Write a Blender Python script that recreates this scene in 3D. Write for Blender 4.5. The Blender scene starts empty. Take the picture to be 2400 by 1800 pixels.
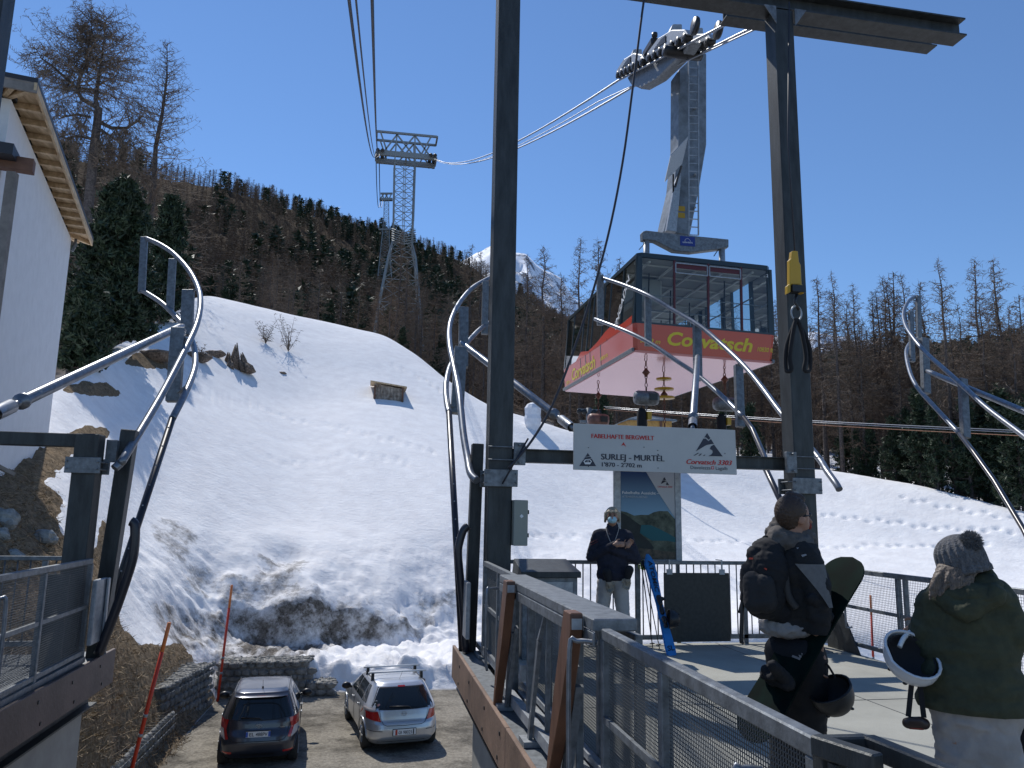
import bpy, bmesh, math, random
import numpy as np
from mathutils import Vector, Matrix, noise as mnoise

R = math.radians
SC = bpy.context.scene
COL = SC.collection
random.seed(7)
rng = np.random.default_rng(11)

# ------------------------------------------------------------------ camera
YAW, PITCH, ROLL, EYE, FPX = R(10.4), R(9.6), R(1.0), 1.7, 1800.0
_f = Vector((math.sin(YAW)*math.cos(PITCH), math.cos(YAW)*math.cos(PITCH), math.sin(PITCH)))
_r0 = Vector((math.cos(YAW), -math.sin(YAW), 0))
_u0 = _r0.cross(_f)
_r = _r0*math.cos(ROLL) + _u0*math.sin(ROLL)
_u = _u0*math.cos(ROLL) - _r0*math.sin(ROLL)
CAMO = Vector((0, 0, EYE))
cam = bpy.data.cameras.new('camera')
camo = bpy.data.objects.new('camera', cam)
COL.objects.link(camo)
camo.matrix_world = Matrix(((_r.x, _u.x, -_f.x, 0), (_r.y, _u.y, -_f.y, 0), (_r.z, _u.z, -_f.z, EYE), (0, 0, 0, 1)))
cam.sensor_width = 36
cam.lens = 27.0
cam.clip_start = 0.1
cam.clip_end = 12000
SC.camera = camo

# ------------------------------------------------------------------ sky, sun, exposure
SUN_AZ, SUN_EL = R(-20), R(52)          # azimuth from +Y towards +X
SUN_DIR = Vector((math.sin(SUN_AZ)*math.cos(SUN_EL), math.cos(SUN_AZ)*math.cos(SUN_EL), math.sin(SUN_EL)))
world = bpy.data.worlds.new('World')
SC.world = world
world.use_nodes = True
nt = world.node_tree
nt.nodes.clear()
sky = nt.nodes.new('ShaderNodeTexSky')
sky.sky_type = 'NISHITA'
sky.sun_disc = False
sky.sun_elevation = SUN_EL
sky.sun_rotation = SUN_AZ
sky.altitude = 1900
sky.air_density = 1.3
sky.dust_density = 0.0
sky.ozone_density = 9.0
bg = nt.nodes.new('ShaderNodeBackground')
bg.inputs['Strength'].default_value = 0.125
wo = nt.nodes.new('ShaderNodeOutputWorld')
nt.links.new(sky.outputs[0], bg.inputs[0])
nt.links.new(bg.outputs[0], wo.inputs[0])
sl = bpy.data.lights.new('sun', 'SUN')
sl.energy = 3.7
sl.angle = R(0.5)
sl.color = (1.0, 0.965, 0.91)
so = bpy.data.objects.new('sun', sl)
so.rotation_euler = (-SUN_DIR).to_track_quat('-Z', 'Y').to_euler()
COL.objects.link(so)
SC.view_settings.view_transform = 'Standard'
SC.view_settings.look = 'None'
SC.view_settings.exposure = 0.07
SC.view_settings.gamma = 1.0
SC.cycles.max_bounces = 6
SC.cycles.transparent_max_bounces = 10
SC.cycles.use_denoising = True

# ------------------------------------------------------------------ survey helpers: real positions measured off the photograph
def ray(px, py):
    d = _f*FPX + _r*(px-1200) + _u*(900-py)
    return d.normalized()
def P(px, py, x=None, y=None, z=None, r=None):
    d = ray(px, py)
    if z is not None: t = (z-EYE)/d.z
    elif y is not None: t = y/d.y
    elif x is not None: t = x/d.x
    else: t = r/math.hypot(d.x, d.y)
    return CAMO + d*t
DK = 2400/2212
def D(px, py, **k): return P(px*DK, py*DK, **k)
def crop(ox, oy, s): return lambda a, b, **k: P(ox+a*s, oy+b*s, **k)
R2 = crop(0, 500, .3617); R3 = crop(0, 1000, .4823); R4 = crop(400, 1100, .4219); R6 = crop(1000, 600, .3617)
S1 = crop(1400, 0, .3617); S2 = crop(1280, 500, .41); S3 = crop(1800, 500, .4823); S4 = crop(1050, 1000, .4822); S5 = crop(1700, 1100, .4219)
R1 = crop(0, 0, .3617)
V = Vector
ZUP = V((0, 0, 1))

# ------------------------------------------------------------------ node material helpers
def M_(name, col, rough=0.6, metal=0.0, noise=0.0, scale=8.0, col2=None, bump=0.0, bscale=None, spec=None, coat=0.0, detail=6, vec='Object', stretch=None, alpha=None):
    m = bpy.data.materials.new(name)
    m.use_nodes = True
    n = m.node_tree; b = n.nodes['Principled BSDF']
    b.inputs['Roughness'].default_value = rough
    b.inputs['Metallic'].default_value = metal
    if spec is not None: b.inputs['Specular IOR Level'].default_value = spec
    if coat: b.inputs['Coat Weight'].default_value = coat; b.inputs['Coat Roughness'].default_value = 0.05
    c = (*col, 1)
    b.inputs['Base Color'].default_value = c
    tc = n.nodes.new('ShaderNodeTexCoord'); src = tc.outputs[vec]
    if stretch:
        mp = n.nodes.new('ShaderNodeMapping'); mp.inputs['Scale'].default_value = stretch
        n.links.new(src, mp.inputs[0]); src = mp.outputs[0]
    if noise > 0 or col2:
        t = n.nodes.new('ShaderNodeTexNoise'); t.inputs['Scale'].default_value = scale; t.inputs['Detail'].default_value = detail; t.inputs['Roughness'].default_value = .65
        n.links.new(src, t.inputs['Vector'])
        rp = n.nodes.new('ShaderNodeValToRGB')
        a = tuple(max(0, v*(1-noise)) for v in col); bb = col2 if col2 else tuple(min(1, v*(1+noise)) for v in col)
        rp.color_ramp.elements[0].color = (*a, 1); rp.color_ramp.elements[1].color = (*bb, 1)
        rp.color_ramp.elements[0].position = .32; rp.color_ramp.elements[1].position = .68
        n.links.new(t.outputs['Fac'], rp.inputs[0]); n.links.new(rp.outputs[0], b.inputs['Base Color'])
    if bump:
        t2 = n.nodes.new('ShaderNodeTexNoise'); t2.inputs['Scale'].default_value = bscale or scale*3; t2.inputs['Detail'].default_value = 5
        n.links.new(src, t2.inputs['Vector'])
        bp = n.nodes.new('ShaderNodeBump'); bp.inputs['Strength'].default_value = bump; bp.inputs['Distance'].default_value = .02
        n.links.new(t2.outputs['Fac'], bp.inputs['Height']); n.links.new(bp.outputs[0], b.inputs['Normal'])
    return m

M = {}
M['galv'] = M_('galvanised_steel', (.17, .185, .20), .5, .45, .35, 14, bump=.12, bscale=60)
M['galv_light'] = M_('bright_galvanised_steel', (.33, .35, .37), .45, .45, .25, 14, bump=.08)
M['beam'] = M_('weathered_steel_beam', (.042, .047, .048), .5, .3, .4, 3, bump=.15, bscale=40, stretch=(3, 3, .6))
M['pipe'] = M_('galvanised_pipe', (.20, .215, .24), .36, .6, .3, 10)
M['mesh'] = M_('wire_mesh_steel', (.10, .105, .11), .5, .4)
M['rubber'] = M_('black_plastic_rail', (.022, .022, .03), .3)
M['wood_bumper'] = M_('brown_plywood_fender', (.13, .055, .028), .5, 0, .35, 5, bump=.2, stretch=(1, 1, .25))
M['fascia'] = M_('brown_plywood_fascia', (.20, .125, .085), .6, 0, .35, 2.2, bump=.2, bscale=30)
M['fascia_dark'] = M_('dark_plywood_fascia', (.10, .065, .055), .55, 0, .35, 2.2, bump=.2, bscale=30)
M['concrete'] = M_('concrete', (.33, .32, .29), .85, 0, .14, 2.5, bump=.2, bscale=30)
M['deck'] = M_('deck_concrete', (.345, .34, .295), .9, 0, .17, .9, bump=.25, bscale=60, detail=10)
M['black'] = M_('black_fabric', (.012, .012, .014), .9)
M['black_plastic'] = M_('black_plastic', (.015, .015, .017), .4)
M['red'] = M_('red_paint', (.55, .045, .02), .4)
M['orange'] = M_('orange_paint', (.78, .12, .03), .5, 0, .15, 6)
M['orange2'] = M_('faded_orange_paint', (.80, .25, .08), .5)
M['yellow'] = M_('yellow_paint', (.50, .30, .02), .4)
M['white'] = M_('white_paint', (.75, .75, .74), .5)
M['snow_obj'] = M_('packed_snow', (.82, .84, .88), .6)
M['glass'] = M_('dark_glass', (.012, .016, .018), .06, 0, spec=.6)
M['rope'] = M_('steel_rope', (.30, .31, .33), .35, .8)
M['rope_dark'] = M_('dark_steel_rope', (.035, .035, .045), .5, .3)

# ------------------------------------------------------------------ mesh builder
def frame(d, up=ZUP):
    d = d.normalized()
    s = d.cross(up)
    if s.length < 1e-4: s = d.cross(V((0, 1, 0)))
    s.normalize(); u = s.cross(d).normalized()
    return s, d, u
class MB:
    def __init__(s): s.v = []; s.f = []; s.mi = []; s.cur = 0; s.sm = []; s.smooth = False
    def add(s, vs, fs, smooth=None):
        o = len(s.v); s.v += [tuple(p) for p in vs]
        for f in fs:
            s.f.append(tuple(i+o for i in f)); s.mi.append(s.cur); s.sm.append(s.smooth if smooth is None else smooth)
        return s
    def box(s, c, size, rot=None):
        c = V(c); h = V(size)/2; vs = []
        for z in (-1, 1):
            for x, y in ((-1, -1), (1, -1), (1, 1), (-1, 1)):
                p = V((x*h.x, y*h.y, z*h.z))
                if rot: p = rot @ p
                vs.append(c+p)
        return s.add(vs, [(3, 2, 1, 0), (4, 5, 6, 7), (0, 1, 5, 4), (1, 2, 6, 5), (2, 3, 7, 6), (3, 0, 4, 7)])
    def span(s, a, b):
        a, b = V(a), V(b); return s.box((a+b)/2, [abs(b[i]-a[i]) for i in range(3)])
    def beam(s, p0, p1, w, h, up=ZUP, off=(0, 0)):
        p0, p1 = V(p0), V(p1); sd, d, u = frame(p1-p0, up); o = sd*off[0]+u*off[1]; vs = []
        for p in (p0, p1):
            for a, b in ((-1, -1), (1, -1), (1, 1), (-1, 1)): vs.append(p+o+sd*a*w/2+u*b*h/2)
        return s.add(vs, [(0, 1, 2, 3), (7, 6, 5, 4), (0, 4, 5, 1), (1, 5, 6, 2), (2, 6, 7, 3), (3, 7, 4, 0)])
    def hbeam(s, p0, p1, w, h, tf=.02, tw=.014, up=ZUP):
        s.beam(p0, p1, w, tf, up, (0, h/2-tf/2)); s.beam(p0, p1, w, tf, up, (0, -h/2+tf/2)); s.beam(p0, p1, tw, h-2*tf, up); return s
    def tube(s, pts, r, n=8, cap=True, smooth=True):
        pts = [V(p) for p in pts]; k = len(pts); rr = r if isinstance(r, (list, tuple)) else [r]*k
        t0 = (pts[1]-pts[0]).normalized(); sd, _, u = frame(t0); vs = []
        for i, p in enumerate(pts):
            t = (pts[min(i+1, k-1)]-pts[max(i-1, 0)])
            if t.length > 1e-9: t.normalize()
            else: t = t0
            sd = (sd - t*sd.dot(t)).normalized(); u = sd.cross(t)
            for j in range(n):
                a = 2*math.pi*j/n; vs.append(p+(sd*math.cos(a)+u*math.sin(a))*rr[i])
        fs = [(i*n+j, i*n+(j+1) % n, (i+1)*n+(j+1) % n, (i+1)*n+j) for i in range(k-1) for j in range(n)]
        s.add(vs, fs, smooth)
        if cap: s.add([], []); o = len(s.v)-len(vs); s.f += [tuple(o+j for j in range(n-1, -1, -1)), tuple(o+(k-1)*n+j for j in range(n))]; s.mi += [s.cur]*2; s.sm += [False]*2
        return s
    def prism(s, poly, ext):
        poly = [V(p) for p in poly]; e = V(ext); n = len(poly)
        return s.add(poly+[p+e for p in poly], [tuple(range(n-1, -1, -1)), tuple(range(n, 2*n))]+[(i, (i+1) % n, n+(i+1) % n, n+i) for i in range(n)])
    def lathe(s, c, axis, prof, n=20, smooth=True):
        c = V(c); sd, d, u = frame(V(axis)); vs = []
        for (r, t) in prof:
            for j in range(n):
                a = 2*math.pi*j/n; vs.append(c+d*t+(sd*math.cos(a)+u*math.sin(a))*max(r, 1e-4))
        return s.add(vs, [(i*n+j, i*n+(j+1) % n, (i+1)*n+(j+1) % n, (i+1)*n+j) for i in range(len(prof)-1) for j in range(n)], smooth)
    def quad(s, *p): return s.add(p, [tuple(range(len(p)))])
    def grid(s, rows, smooth=True, closed=False):
        h = len(rows); w = len(rows[0]); vs = [p for r_ in rows for p in r_]
        ww = w if closed else w-1
        return s.add(vs, [(i*w+j, i*w+(j+1) % w, (i+1)*w+(j+1) % w, (i+1)*w+j) for i in range(h-1) for j in range(ww)], smooth)
    def ball(s, c, r, n=12, m=8, rot=None):
        c = V(c); r = V(r) if hasattr(r, '__len__') else V((r, r, r)); rows = []
        for i in range(m+1):
            th = math.pi*i/m; row = []
            for j in range(n):
                a = 2*math.pi*j/n; p = V((r.x*math.sin(th)*math.cos(a), r.y*math.sin(th)*math.sin(a), r.z*math.cos(th)))
                if rot: p = rot @ p
                row.append(c+p)
            rows.append(row)
        return s.grid(rows, True, True)
    def build(s, name, mat, parent=None, bevel=0, shift=None, fixn=True):
        o3 = V(shift) if shift else V((0, 0, 0))
        me = bpy.data.meshes.new(name)
        me.from_pydata([(p[0]-o3.x, p[1]-o3.y, p[2]-o3.z) for p in s.v], [], s.f)
        mats = mat if isinstance(mat, (list, tuple)) else [mat]
        for m in mats: me.materials.append(M[m] if isinstance(m, str) else m)
        me.polygons.foreach_set('material_index', s.mi); me.polygons.foreach_set('use_smooth', s.sm)
        if fixn:
            bm = bmesh.new(); bm.from_mesh(me); bmesh.ops.recalc_face_normals(bm, faces=bm.faces); bm.to_mesh(me); bm.free()
        me.update()
        o = bpy.data.objects.new(name, me); COL.objects.link(o)
        if shift: o.location = o3
        if parent:
            o.parent = parent
            o.location = o.location-parent_world(parent)
        if bevel:
            b = o.modifiers.new('bevel', 'BEVEL'); b.width = bevel; b.segments = 1; b.limit_method = 'ANGLE'
        return o
_pw = {}
def parent_world(o):
    l = V(o.location)
    while o.parent is not None: o = o.parent; l = l+V(o.location)
    return l
def tag(o, label=None, cat=None, group=None, kind=None):
    if label: o['label'] = label
    if cat: o['category'] = cat
    if group: o['group'] = group
    if kind: o['kind'] = kind
    return o
def empty(name, loc, label=None, cat=None, group=None):
    o = bpy.data.objects.new(name, None); o.location = loc; o.empty_display_size = .3; COL.objects.link(o)
    return tag(o, label, cat, group)
def spline(pts, k=6):
    pts = [V(p) for p in pts]; out = []
    for i in range(len(pts)-1):
        p0 = pts[max(i-1, 0)]; p1 = pts[i]; p2 = pts[i+1]; p3 = pts[min(i+2, len(pts)-1)]
        for j in range(k):
            t = j/k; out.append(.5*((2*p1)+(p2-p0)*t+(2*p0-5*p1+4*p2-p3)*t*t+(3*p1-p0-3*p2+p3)*t**3))
    out.append(pts[-1]); return out
def text_geo(s, size, bold=0.0, shear=0.0, align='LEFT', spacing=1.0):
    c = bpy.data.curves.new('t', 'FONT'); c.body = s; c.size = size; c.offset = bold*size; c.shear = shear; c.align_x = align; c.space_character = spacing
    c.resolution_u = 3; c.fill_mode = 'FRONT'
    o = bpy.data.objects.new('t', c); COL.objects.link(o)
    dg = bpy.context.evaluated_depsgraph_get()
    me = bpy.data.meshes.new_from_object(o.evaluated_get(dg))
    vs = [V(v.co) for v in me.vertices]; fs = [tuple(p.vertices) for p in me.polygons]
    bpy.data.objects.remove(o); bpy.data.curves.remove(c); bpy.data.meshes.remove(me)
    return vs, fs
def put_text(mb, s, size, o, ex, ez, bold=0.0, shear=0.0, align='LEFT', spacing=1.0, width=None, fn=None, dbl=0):
    """lettering in the plane o + ex*x + ez*y (unit vectors); width scales the line to that length"""
    vs, fs = text_geo(s, size, bold, shear, align, spacing)
    k = 1
    if width:
        w = max(v.x for v in vs)-min(v.x for v in vs); k = width/w
    o, ex, ez = V(o), V(ex), V(ez)
    if dbl:
        nn_ = V(ex).cross(V(ez)); 
        for j, dx in enumerate((-.5, 0, .5)): mb.add([o+ex*(v.x*k+dx*dbl*size)+ez*v.y+nn_*.0006*j for v in vs], fs, False)
    elif fn: mb.add([fn(v.x*k, v.y) for v in vs], fs, False)
    else: mb.add([o+ex*v.x*k+ez*v.y for v in vs], fs, False)
# voxel-joined organic shapes (clothes, bodies, bags)
def cap(p0, p1, r0, r1, sq=None): return ('c', V(p0), V(p1), r0, r1, sq)
def ell(c, r, rot=None): return ('e', V(c), r, rot)
def organic(name, prims, mat, parent=None, voxel=.012, smooth=4, wr=0.0, wscale=9.0, loc=None, cut=None):
    mb = MB()
    for p in prims:
        if p[0] == 'e': mb.ball(p[1], p[2], 20, 14, p[3])
        else:
            _, a, b, r0, r1, sq = p; d = b-a; L = d.length; sd, dd, uu = frame(d)
            rows = []; n = 18; prof = []
            for i in range(5): t = math.pi/2*(1-i/4); prof.append((-r0*math.sin(t), r0*math.cos(t)))
            for i in range(1, 4): prof.append((L*i/4, r0+(r1-r0)*i/4))
            for i in range(5): t = math.pi/2*i/4; prof.append((L+r1*math.sin(t), r1*math.cos(t)))
            for (t, r_) in prof:
                row = []
                for j in range(n):
                    an = 2*math.pi*j/n; q = (sd*math.cos(an)*(sq[0] if sq else 1)+uu*math.sin(an)*(sq[1] if sq else 1))*max(r_, 1e-4)
                    row.append(a+dd*t+q)
                rows.append(row)
            mb.grid(rows, True, True)
    me = bpy.data.meshes.new(name); me.from_pydata(mb.v, [], mb.f)
    bm = bmesh.new(); bm.from_mesh(me); bmesh.ops.remove_doubles(bm, verts=bm.verts, dist=1e-5); bmesh.ops.recalc_face_normals(bm, faces=bm.faces); bm.to_mesh(me); bm.free()
    o = bpy.data.objects.new(name, me); COL.objects.link(o)
    rm = o.modifiers.new('r', 'REMESH'); rm.mode = 'VOXEL'; rm.voxel_size = voxel
    sm = o.modifiers.new('s', 'SMOOTH'); sm.iterations = smooth; sm.factor = .5
    dg = bpy.context.evaluated_depsgraph_get(); me2 = bpy.data.meshes.new_from_object(o.evaluated_get(dg))
    bpy.data.objects.remove(o); bpy.data.meshes.remove(me)
    me2.name = name
    if wr or cut:
        bm = bmesh.new(); bm.from_mesh(me2); bm.normal_update()
        if wr:
            ns = [v.normal.copy() for v in bm.verts]
            for v, nn in zip(bm.verts, ns):
                c = v.co; q = V((c.x*wscale, c.y*wscale, c.z*wscale*1.5)); h = mnoise.noise(q)+.5*mnoise.noise(q*2.3)
                h = 1-abs(h)*2.0; v.co += nn*wr*h
        if cut:
            for (co, no) in cut:
                g = bm.verts[:]+bm.edges[:]+bm.faces[:]
                bmesh.ops.bisect_plane(bm, geom=g, plane_co=V(co), plane_no=V(no), clear_outer=True)
        bm.to_mesh(me2); bm.free()
    me2.materials.clear(); me2.materials.append(M[mat] if isinstance(mat, str) else mat)
    me2.polygons.foreach_set('use_smooth', [True]*len(me2.polygons)); me2.update()
    o = bpy.data.objects.new(name, me2); COL.objects.link(o)
    if parent:
        o.parent = parent; o.location = (V(loc) if loc else V((0, 0, 0)))-parent_world(parent)
    elif loc: o.location = loc
    return o
# ------------------------------------------------------------------ terrain: one sheet, surveyed by bearing and distance
def vnoise(x, y, seed=0):
    xi = np.floor(x).astype(np.int64); yi = np.floor(y).astype(np.int64); xf = x-xi; yf = y-yi
    def hsh(a, b):
        n = (a*374761393 + b*668265263 + seed*982451653) & 0x7fffffff
        n = ((n ^ (n >> 13))*1274126177) & 0x7fffffff
        return ((n ^ (n >> 16)) & 0xffff)/65535.0
    u = xf*xf*(3-2*xf); v = yf*yf*(3-2*yf)
    return (hsh(xi, yi)*(1-u)+hsh(xi+1, yi)*u)*(1-v)+(hsh(xi, yi+1)*(1-u)+hsh(xi+1, yi+1)*u)*v
def fbm(x, y, o=4, seed=0):
    s = 0; a = .5; t = 0
    for i in range(o): s = s+a*vnoise(x*2**i+17*i, y*2**i-9*i, seed+i); t += a; a *= .5
    return s/t-.5
LOT = -3.7
def keyc(pts, k=1.0):
    out = []
    for (px, py, r_) in pts:
        r_ *= k
        p = D(px, py, r=r_); out.append((math.degrees(math.atan2(p.x, p.y)), r_, p.z))
    return out
toe = []
for a in range(-80, 86, 1):
    ar = R(a)
    if a < -9.4: toe.append((a, min(25.2, 4.0/math.sin(-ar)), LOT))
    else: toe.append((a, min(24.7/math.cos(ar), 36), LOT))
K1 = toe
K2 = keyc([(-500, 1500, 9), (0, 1420, 11), (130, 1500, 12.5), (230, 1480, 15.5), (300, 1405, 18.5), (400, 1400, 21.4), (455, 1428, 22.2), (640, 1424, 22.4), (715, 1424, 22.3), (760, 1440, 22.0), (1000, 1430, 22.3), (1250, 1400, 23), (1700, 1350, 26), (2212, 1390, 33), (2700, 1300, 36)], 1.155)
K3 = keyc([(-500, 1300, 11), (0, 1210, 13), (130, 1250, 15), (230, 1330, 17.5), (300, 1320, 20.5), (400, 1345, 22.9), (520, 1385, 24.2), (640, 1390, 24.5), (760, 1392, 24.9), (850, 1400, 24.9), (1000, 1385, 25), (1250, 1330, 26), (1700, 1290, 32), (2212, 1320, 37), (2700, 1280, 40)], 1.155)
K4 = keyc([(-500, 1200, 13), (0, 1120, 15), (130, 1150, 17), (300, 1240, 22.5), (450, 1275, 24.8), (600, 1300, 24.9), (700, 1308, 25.2), (850, 1340, 25.5), (950, 1335, 26.2), (1250, 1260, 29), (1700, 1240, 37), (2212, 1260, 42), (2700, 1250, 44)], 1.15)
K5 = keyc([(-500, 1100, 16), (0, 1045, 18), (130, 1060, 20), (300, 1110, 28), (640, 1110, 33), (1000, 1120, 33), (1250, 1130, 40), (1700, 1160, 47), (2212, 1190, 48), (2700, 1200, 50)], 1.1)
K6 = keyc([(-500, 1000, 22), (0, 1000, 22), (130, 960, 26), (300, 900, 37), (640, 880, 52), (830, 862, 54), (900, 880, 54), (1000, 940, 50), (1250, 1010, 52), (1700, 1080, 56), (2212, 1140, 53), (2700, 1150, 55)], 1.03)
K7 = keyc([(-500, 800, 36), (0, 855, 34), (130, 825, 36), (200, 790, 42), (300, 735, 60), (435, 655, 85), (620, 690, 84), (830, 730, 80), (900, 772, 74), (960, 820, 68), (1060, 882, 63), (1230, 930, 60), (1500, 990, 62), (1800, 1018, 64), (2000, 1052, 60), (2212, 1108, 57), (2700, 1150, 57)])
K10 = keyc([(-500, 200, 400), (0, 300, 420), (130, 355, 430), (300, 400, 450), (430, 425, 480), (560, 458, 520), (700, 508, 560), (830, 550, 600), (920, 572, 620), (1000, 608, 650), (1100, 655, 680), (1200, 720, 700), (1400, 790, 700), (1600, 800, 650), (1800, 800, 560), (2000, 790, 500), (2212, 775, 450), (2700, 720, 420)])
AZ = np.concatenate([np.arange(-80, -40, 1.0), np.arange(-40, 50, .115), np.arange(50, 81, 1.0)])
def kint(K, sm=6):
    K = sorted(K); a = [k[0] for k in K]; r_ = np.interp(AZ, a, [k[1] for k in K]); z_ = np.interp(AZ, a, [k[2] for k in K])
    if sm:
        w = np.hanning(2*sm+3)[1:-1]; w /= w.sum()
        r_ = np.convolve(np.pad(r_, sm, 'edge'), w, 'valid'); z_ = np.convolve(np.pad(z_, sm, 'edge'), w, 'valid')
    return r_, z_
ks = [(np.full_like(AZ, 3.0), np.full_like(AZ, LOT)), kint(K1, 2), kint(K2, 5), kint(K3, 5), kint(K4, 5), kint(K5, 25), kint(K6, 30), kint(K7, 14)]
r7, z7 = ks[-1]
ks.append((r7+10, z7-.6)); ks.append((r7+34, z7+3.0))
r10, z10 = kint(K10, 20)
ks.append((r7+34+(r10-r7-34)*.5, (z7+3)+(z10-z7-3)*.47)); ks.append((r10, z10)); ks.append((r10+150, z10-18)); ks.append((r10+1500, z10-260))
KR = np.array([k[0] for k in ks]); KZ = np.array([k[1] for k in ks])
# the cut edge of the snow bank wanders in and out
_w = np.clip((AZ+22)/6, 0, 1)*np.clip((14-AZ)/8, 0, 1)
_n1 = fbm(AZ*.22, AZ*0+3.3, 2, 91)
KR[4] += _w*_n1*1.6; KR[3] += _w*_n1*1.0
for i in range(1, len(KR)): KR[i] = np.maximum(KR[i], KR[i-1]+.45)
# monotone cubic along each bearing
def pchip(x, y, xq):
    h = np.diff(x, axis=0); dl = np.diff(y, axis=0)/h; m = np.zeros_like(y)
    m[1:-1] = np.where(dl[:-1]*dl[1:] > 0, 2*dl[:-1]*dl[1:]/(dl[:-1]+dl[1:]+1e-12*np.sign(dl[:-1]+dl[1:]+1e-30)), 0); m[0] = dl[0]; m[-1] = dl[-1]
    out = np.zeros_like(xq)
    for c in range(x.shape[1]):
        i = np.clip(np.searchsorted(x[:, c], xq[:, c])-1, 0, x.shape[0]-2); hh = h[i, c]; t = np.clip((xq[:, c]-x[i, c])/hh, 0, 1)
        out[:, c] = y[i, c]*(1+2*t)*(1-t)**2+hh*m[i, c]*t*(1-t)**2+y[i+1, c]*t*t*(3-2*t)+hh*m[i+1, c]*t*t*(t-1)
    return out
steps = [10, 10, 14, 16, 34, 40, 46, 10, 14, 26, 26, 8, 6]
rows = []
for i, n in enumerate(steps):
    for j in range(n): rows.append(KR[i]+(KR[i+1]-KR[i])*j/n)
rows.append(KR[-1])
RR = np.array(rows)
ZZ0 = pchip(KR, KZ, RR)
AA = np.radians(np.broadcast_to(AZ, RR.shape))
XX = RR*np.sin(AA); YY = RR*np.cos(AA)
def project(X, Y, Z):
    vx, vy, vz = X, Y, Z-EYE
    c = vx*_f.x+vy*_f.y+vz*_f.z; c = np.where(c < .1, .1, c)
    return 1200+FPX*(vx*_r.x+vy*_r.y+vz*_r.z)/c, 900-FPX*(vx*_u.x+vy*_u.y+vz*_u.z)/c
UX, UY = project(XX, YY, ZZ0)
def inpoly(px, py, poly, soft=0):
    ins = np.zeros(px.shape, bool); n = len(poly)
    for i in range(n):
        x0, y0 = poly[i]; x1, y1 = poly[(i+1) % n]
        if y0 == y1: continue
        c = ((y0 > py) != (y1 > py)) & (px < (x1-x0)*(py-y0)/(y1-y0)+x0)
        ins ^= c
    return ins
jx = fbm(XX*1.5, YY*1.5, 4, 31)*34; jy = fbm(XX*1.5+50, YY*1.5, 4, 33)*26
nearm = (RR < 90)
soil_polys = [
    [(-900, 1080), (0, 1100), (60, 1062), (110, 1020), (215, 1002), (262, 1020), (195, 1050), (97, 1137), (150, 1160), (137, 1205), (165, 1278), (225, 1290), (240, 1215), (275, 1250), (255, 1330), (285, 1465), (330, 1530), (440, 1590), (440, 1700), (380, 2300), (-900, 2300)],
    [(140, 912), (200, 893), (255, 903), (297, 930), (215, 930)], [(288, 850), (315, 825), (347, 836), (405, 843), (402, 866), (345, 864)]]
def blur2(a):
    a = a.astype(float)
    for _ in range(3):
        a = a.copy(); a[1:-1] = (a[:-2]+2*a[1:-1]+a[2:])/4; a[:, 1:-1] = (a[:, :-2]+2*a[:, 1:-1]+a[:, 2:])/4
    return a
soil = np.zeros(XX.shape)
for k, p in enumerate(soil_polys):
    js = 1.0 if k == 0 else .35
    soil = np.maximum(soil, (inpoly(UX+jx*js, UY+jy*js, p) & nearm).astype(float))
front = (XX < -3.3) & (YY < 24) & (RR < 26) & (XX > -14)
dirt_polys = [[(340, 1410), (480, 1440), (560, 1385), (700, 1385), (760, 1420), (900, 1440), (1010, 1430), (1010, 1465), (900, 1495), (800, 1515), (740, 1540), (640, 1575), (480, 1565), (390, 1500)],
              [(600, 1290), (680, 1270), (730, 1310), (690, 1400), (610, 1410)], [(380, 1300), (500, 1330), (640, 1350), (570, 1400), (440, 1390)], [(560, 1480), (660, 1455), (730, 1515), (700, 1565), (550, 1565)], [(380, 1215), (470, 1250), (440, 1310), (350, 1290)], [(950, 1400), (1060, 1375), (1075, 1410), (970, 1440)]]
dirt = np.zeros(XX.shape)
dj = fbm(XX*.9, YY*.9, 5, 61)
for k, p in enumerate(dirt_polys):
    dirt = np.maximum(dirt, inpoly(UX+jx*1.6, UY+jy*1.3, p).astype(float)*(nearm)*(1 if k == 0 else 1.3 if k == 3 else .75))
lotm = (RR < np.broadcast_to(KR[1]+.15, RR.shape)).astype(float)
def blur(a, it=2):
    for _ in range(it):
        a = a.copy(); a[1:-1] = (a[:-2]+2*a[1:-1]+a[2:])/4; a[:, 1:-1] = (a[:, :-2]+2*a[:, 1:-1]+a[:, 2:])/4
    return a
cl = (RR > np.broadcast_to(KR[3]-.15, RR.shape)) & (RR < np.broadcast_to(KR[4]+.1, RR.shape)) & (UX > 590) & (UX < 985); cf = np.clip((UX-560)/140, 0, 1)*np.clip((1000-UX)/170, 0, 1); dirt = np.maximum(dirt, blur2(cl*cf)*(1.12+2.6*fbm(XX*1.1, YY*1.1+ZZ0*1.5, 4, 66)))
soil = np.maximum(soil, ((XX < -3.75) & (YY < 24.2) & (RR < np.broadcast_to(KR[2]+.3, RR.shape)) & (RR > np.broadcast_to(KR[1]+.1, RR.shape))).astype(float)); soil = blur(soil, 1); dirt = blur(dirt, 5)
# relief
snowy = (1-lotm)
near_w = np.clip(1-(RR-40)/60, 0, 1)
lowband = np.clip((UY-1230)/200, 0, 1)*snowy*(RR < 50)*np.clip((1500-UX)/300, 0, 1)
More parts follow.
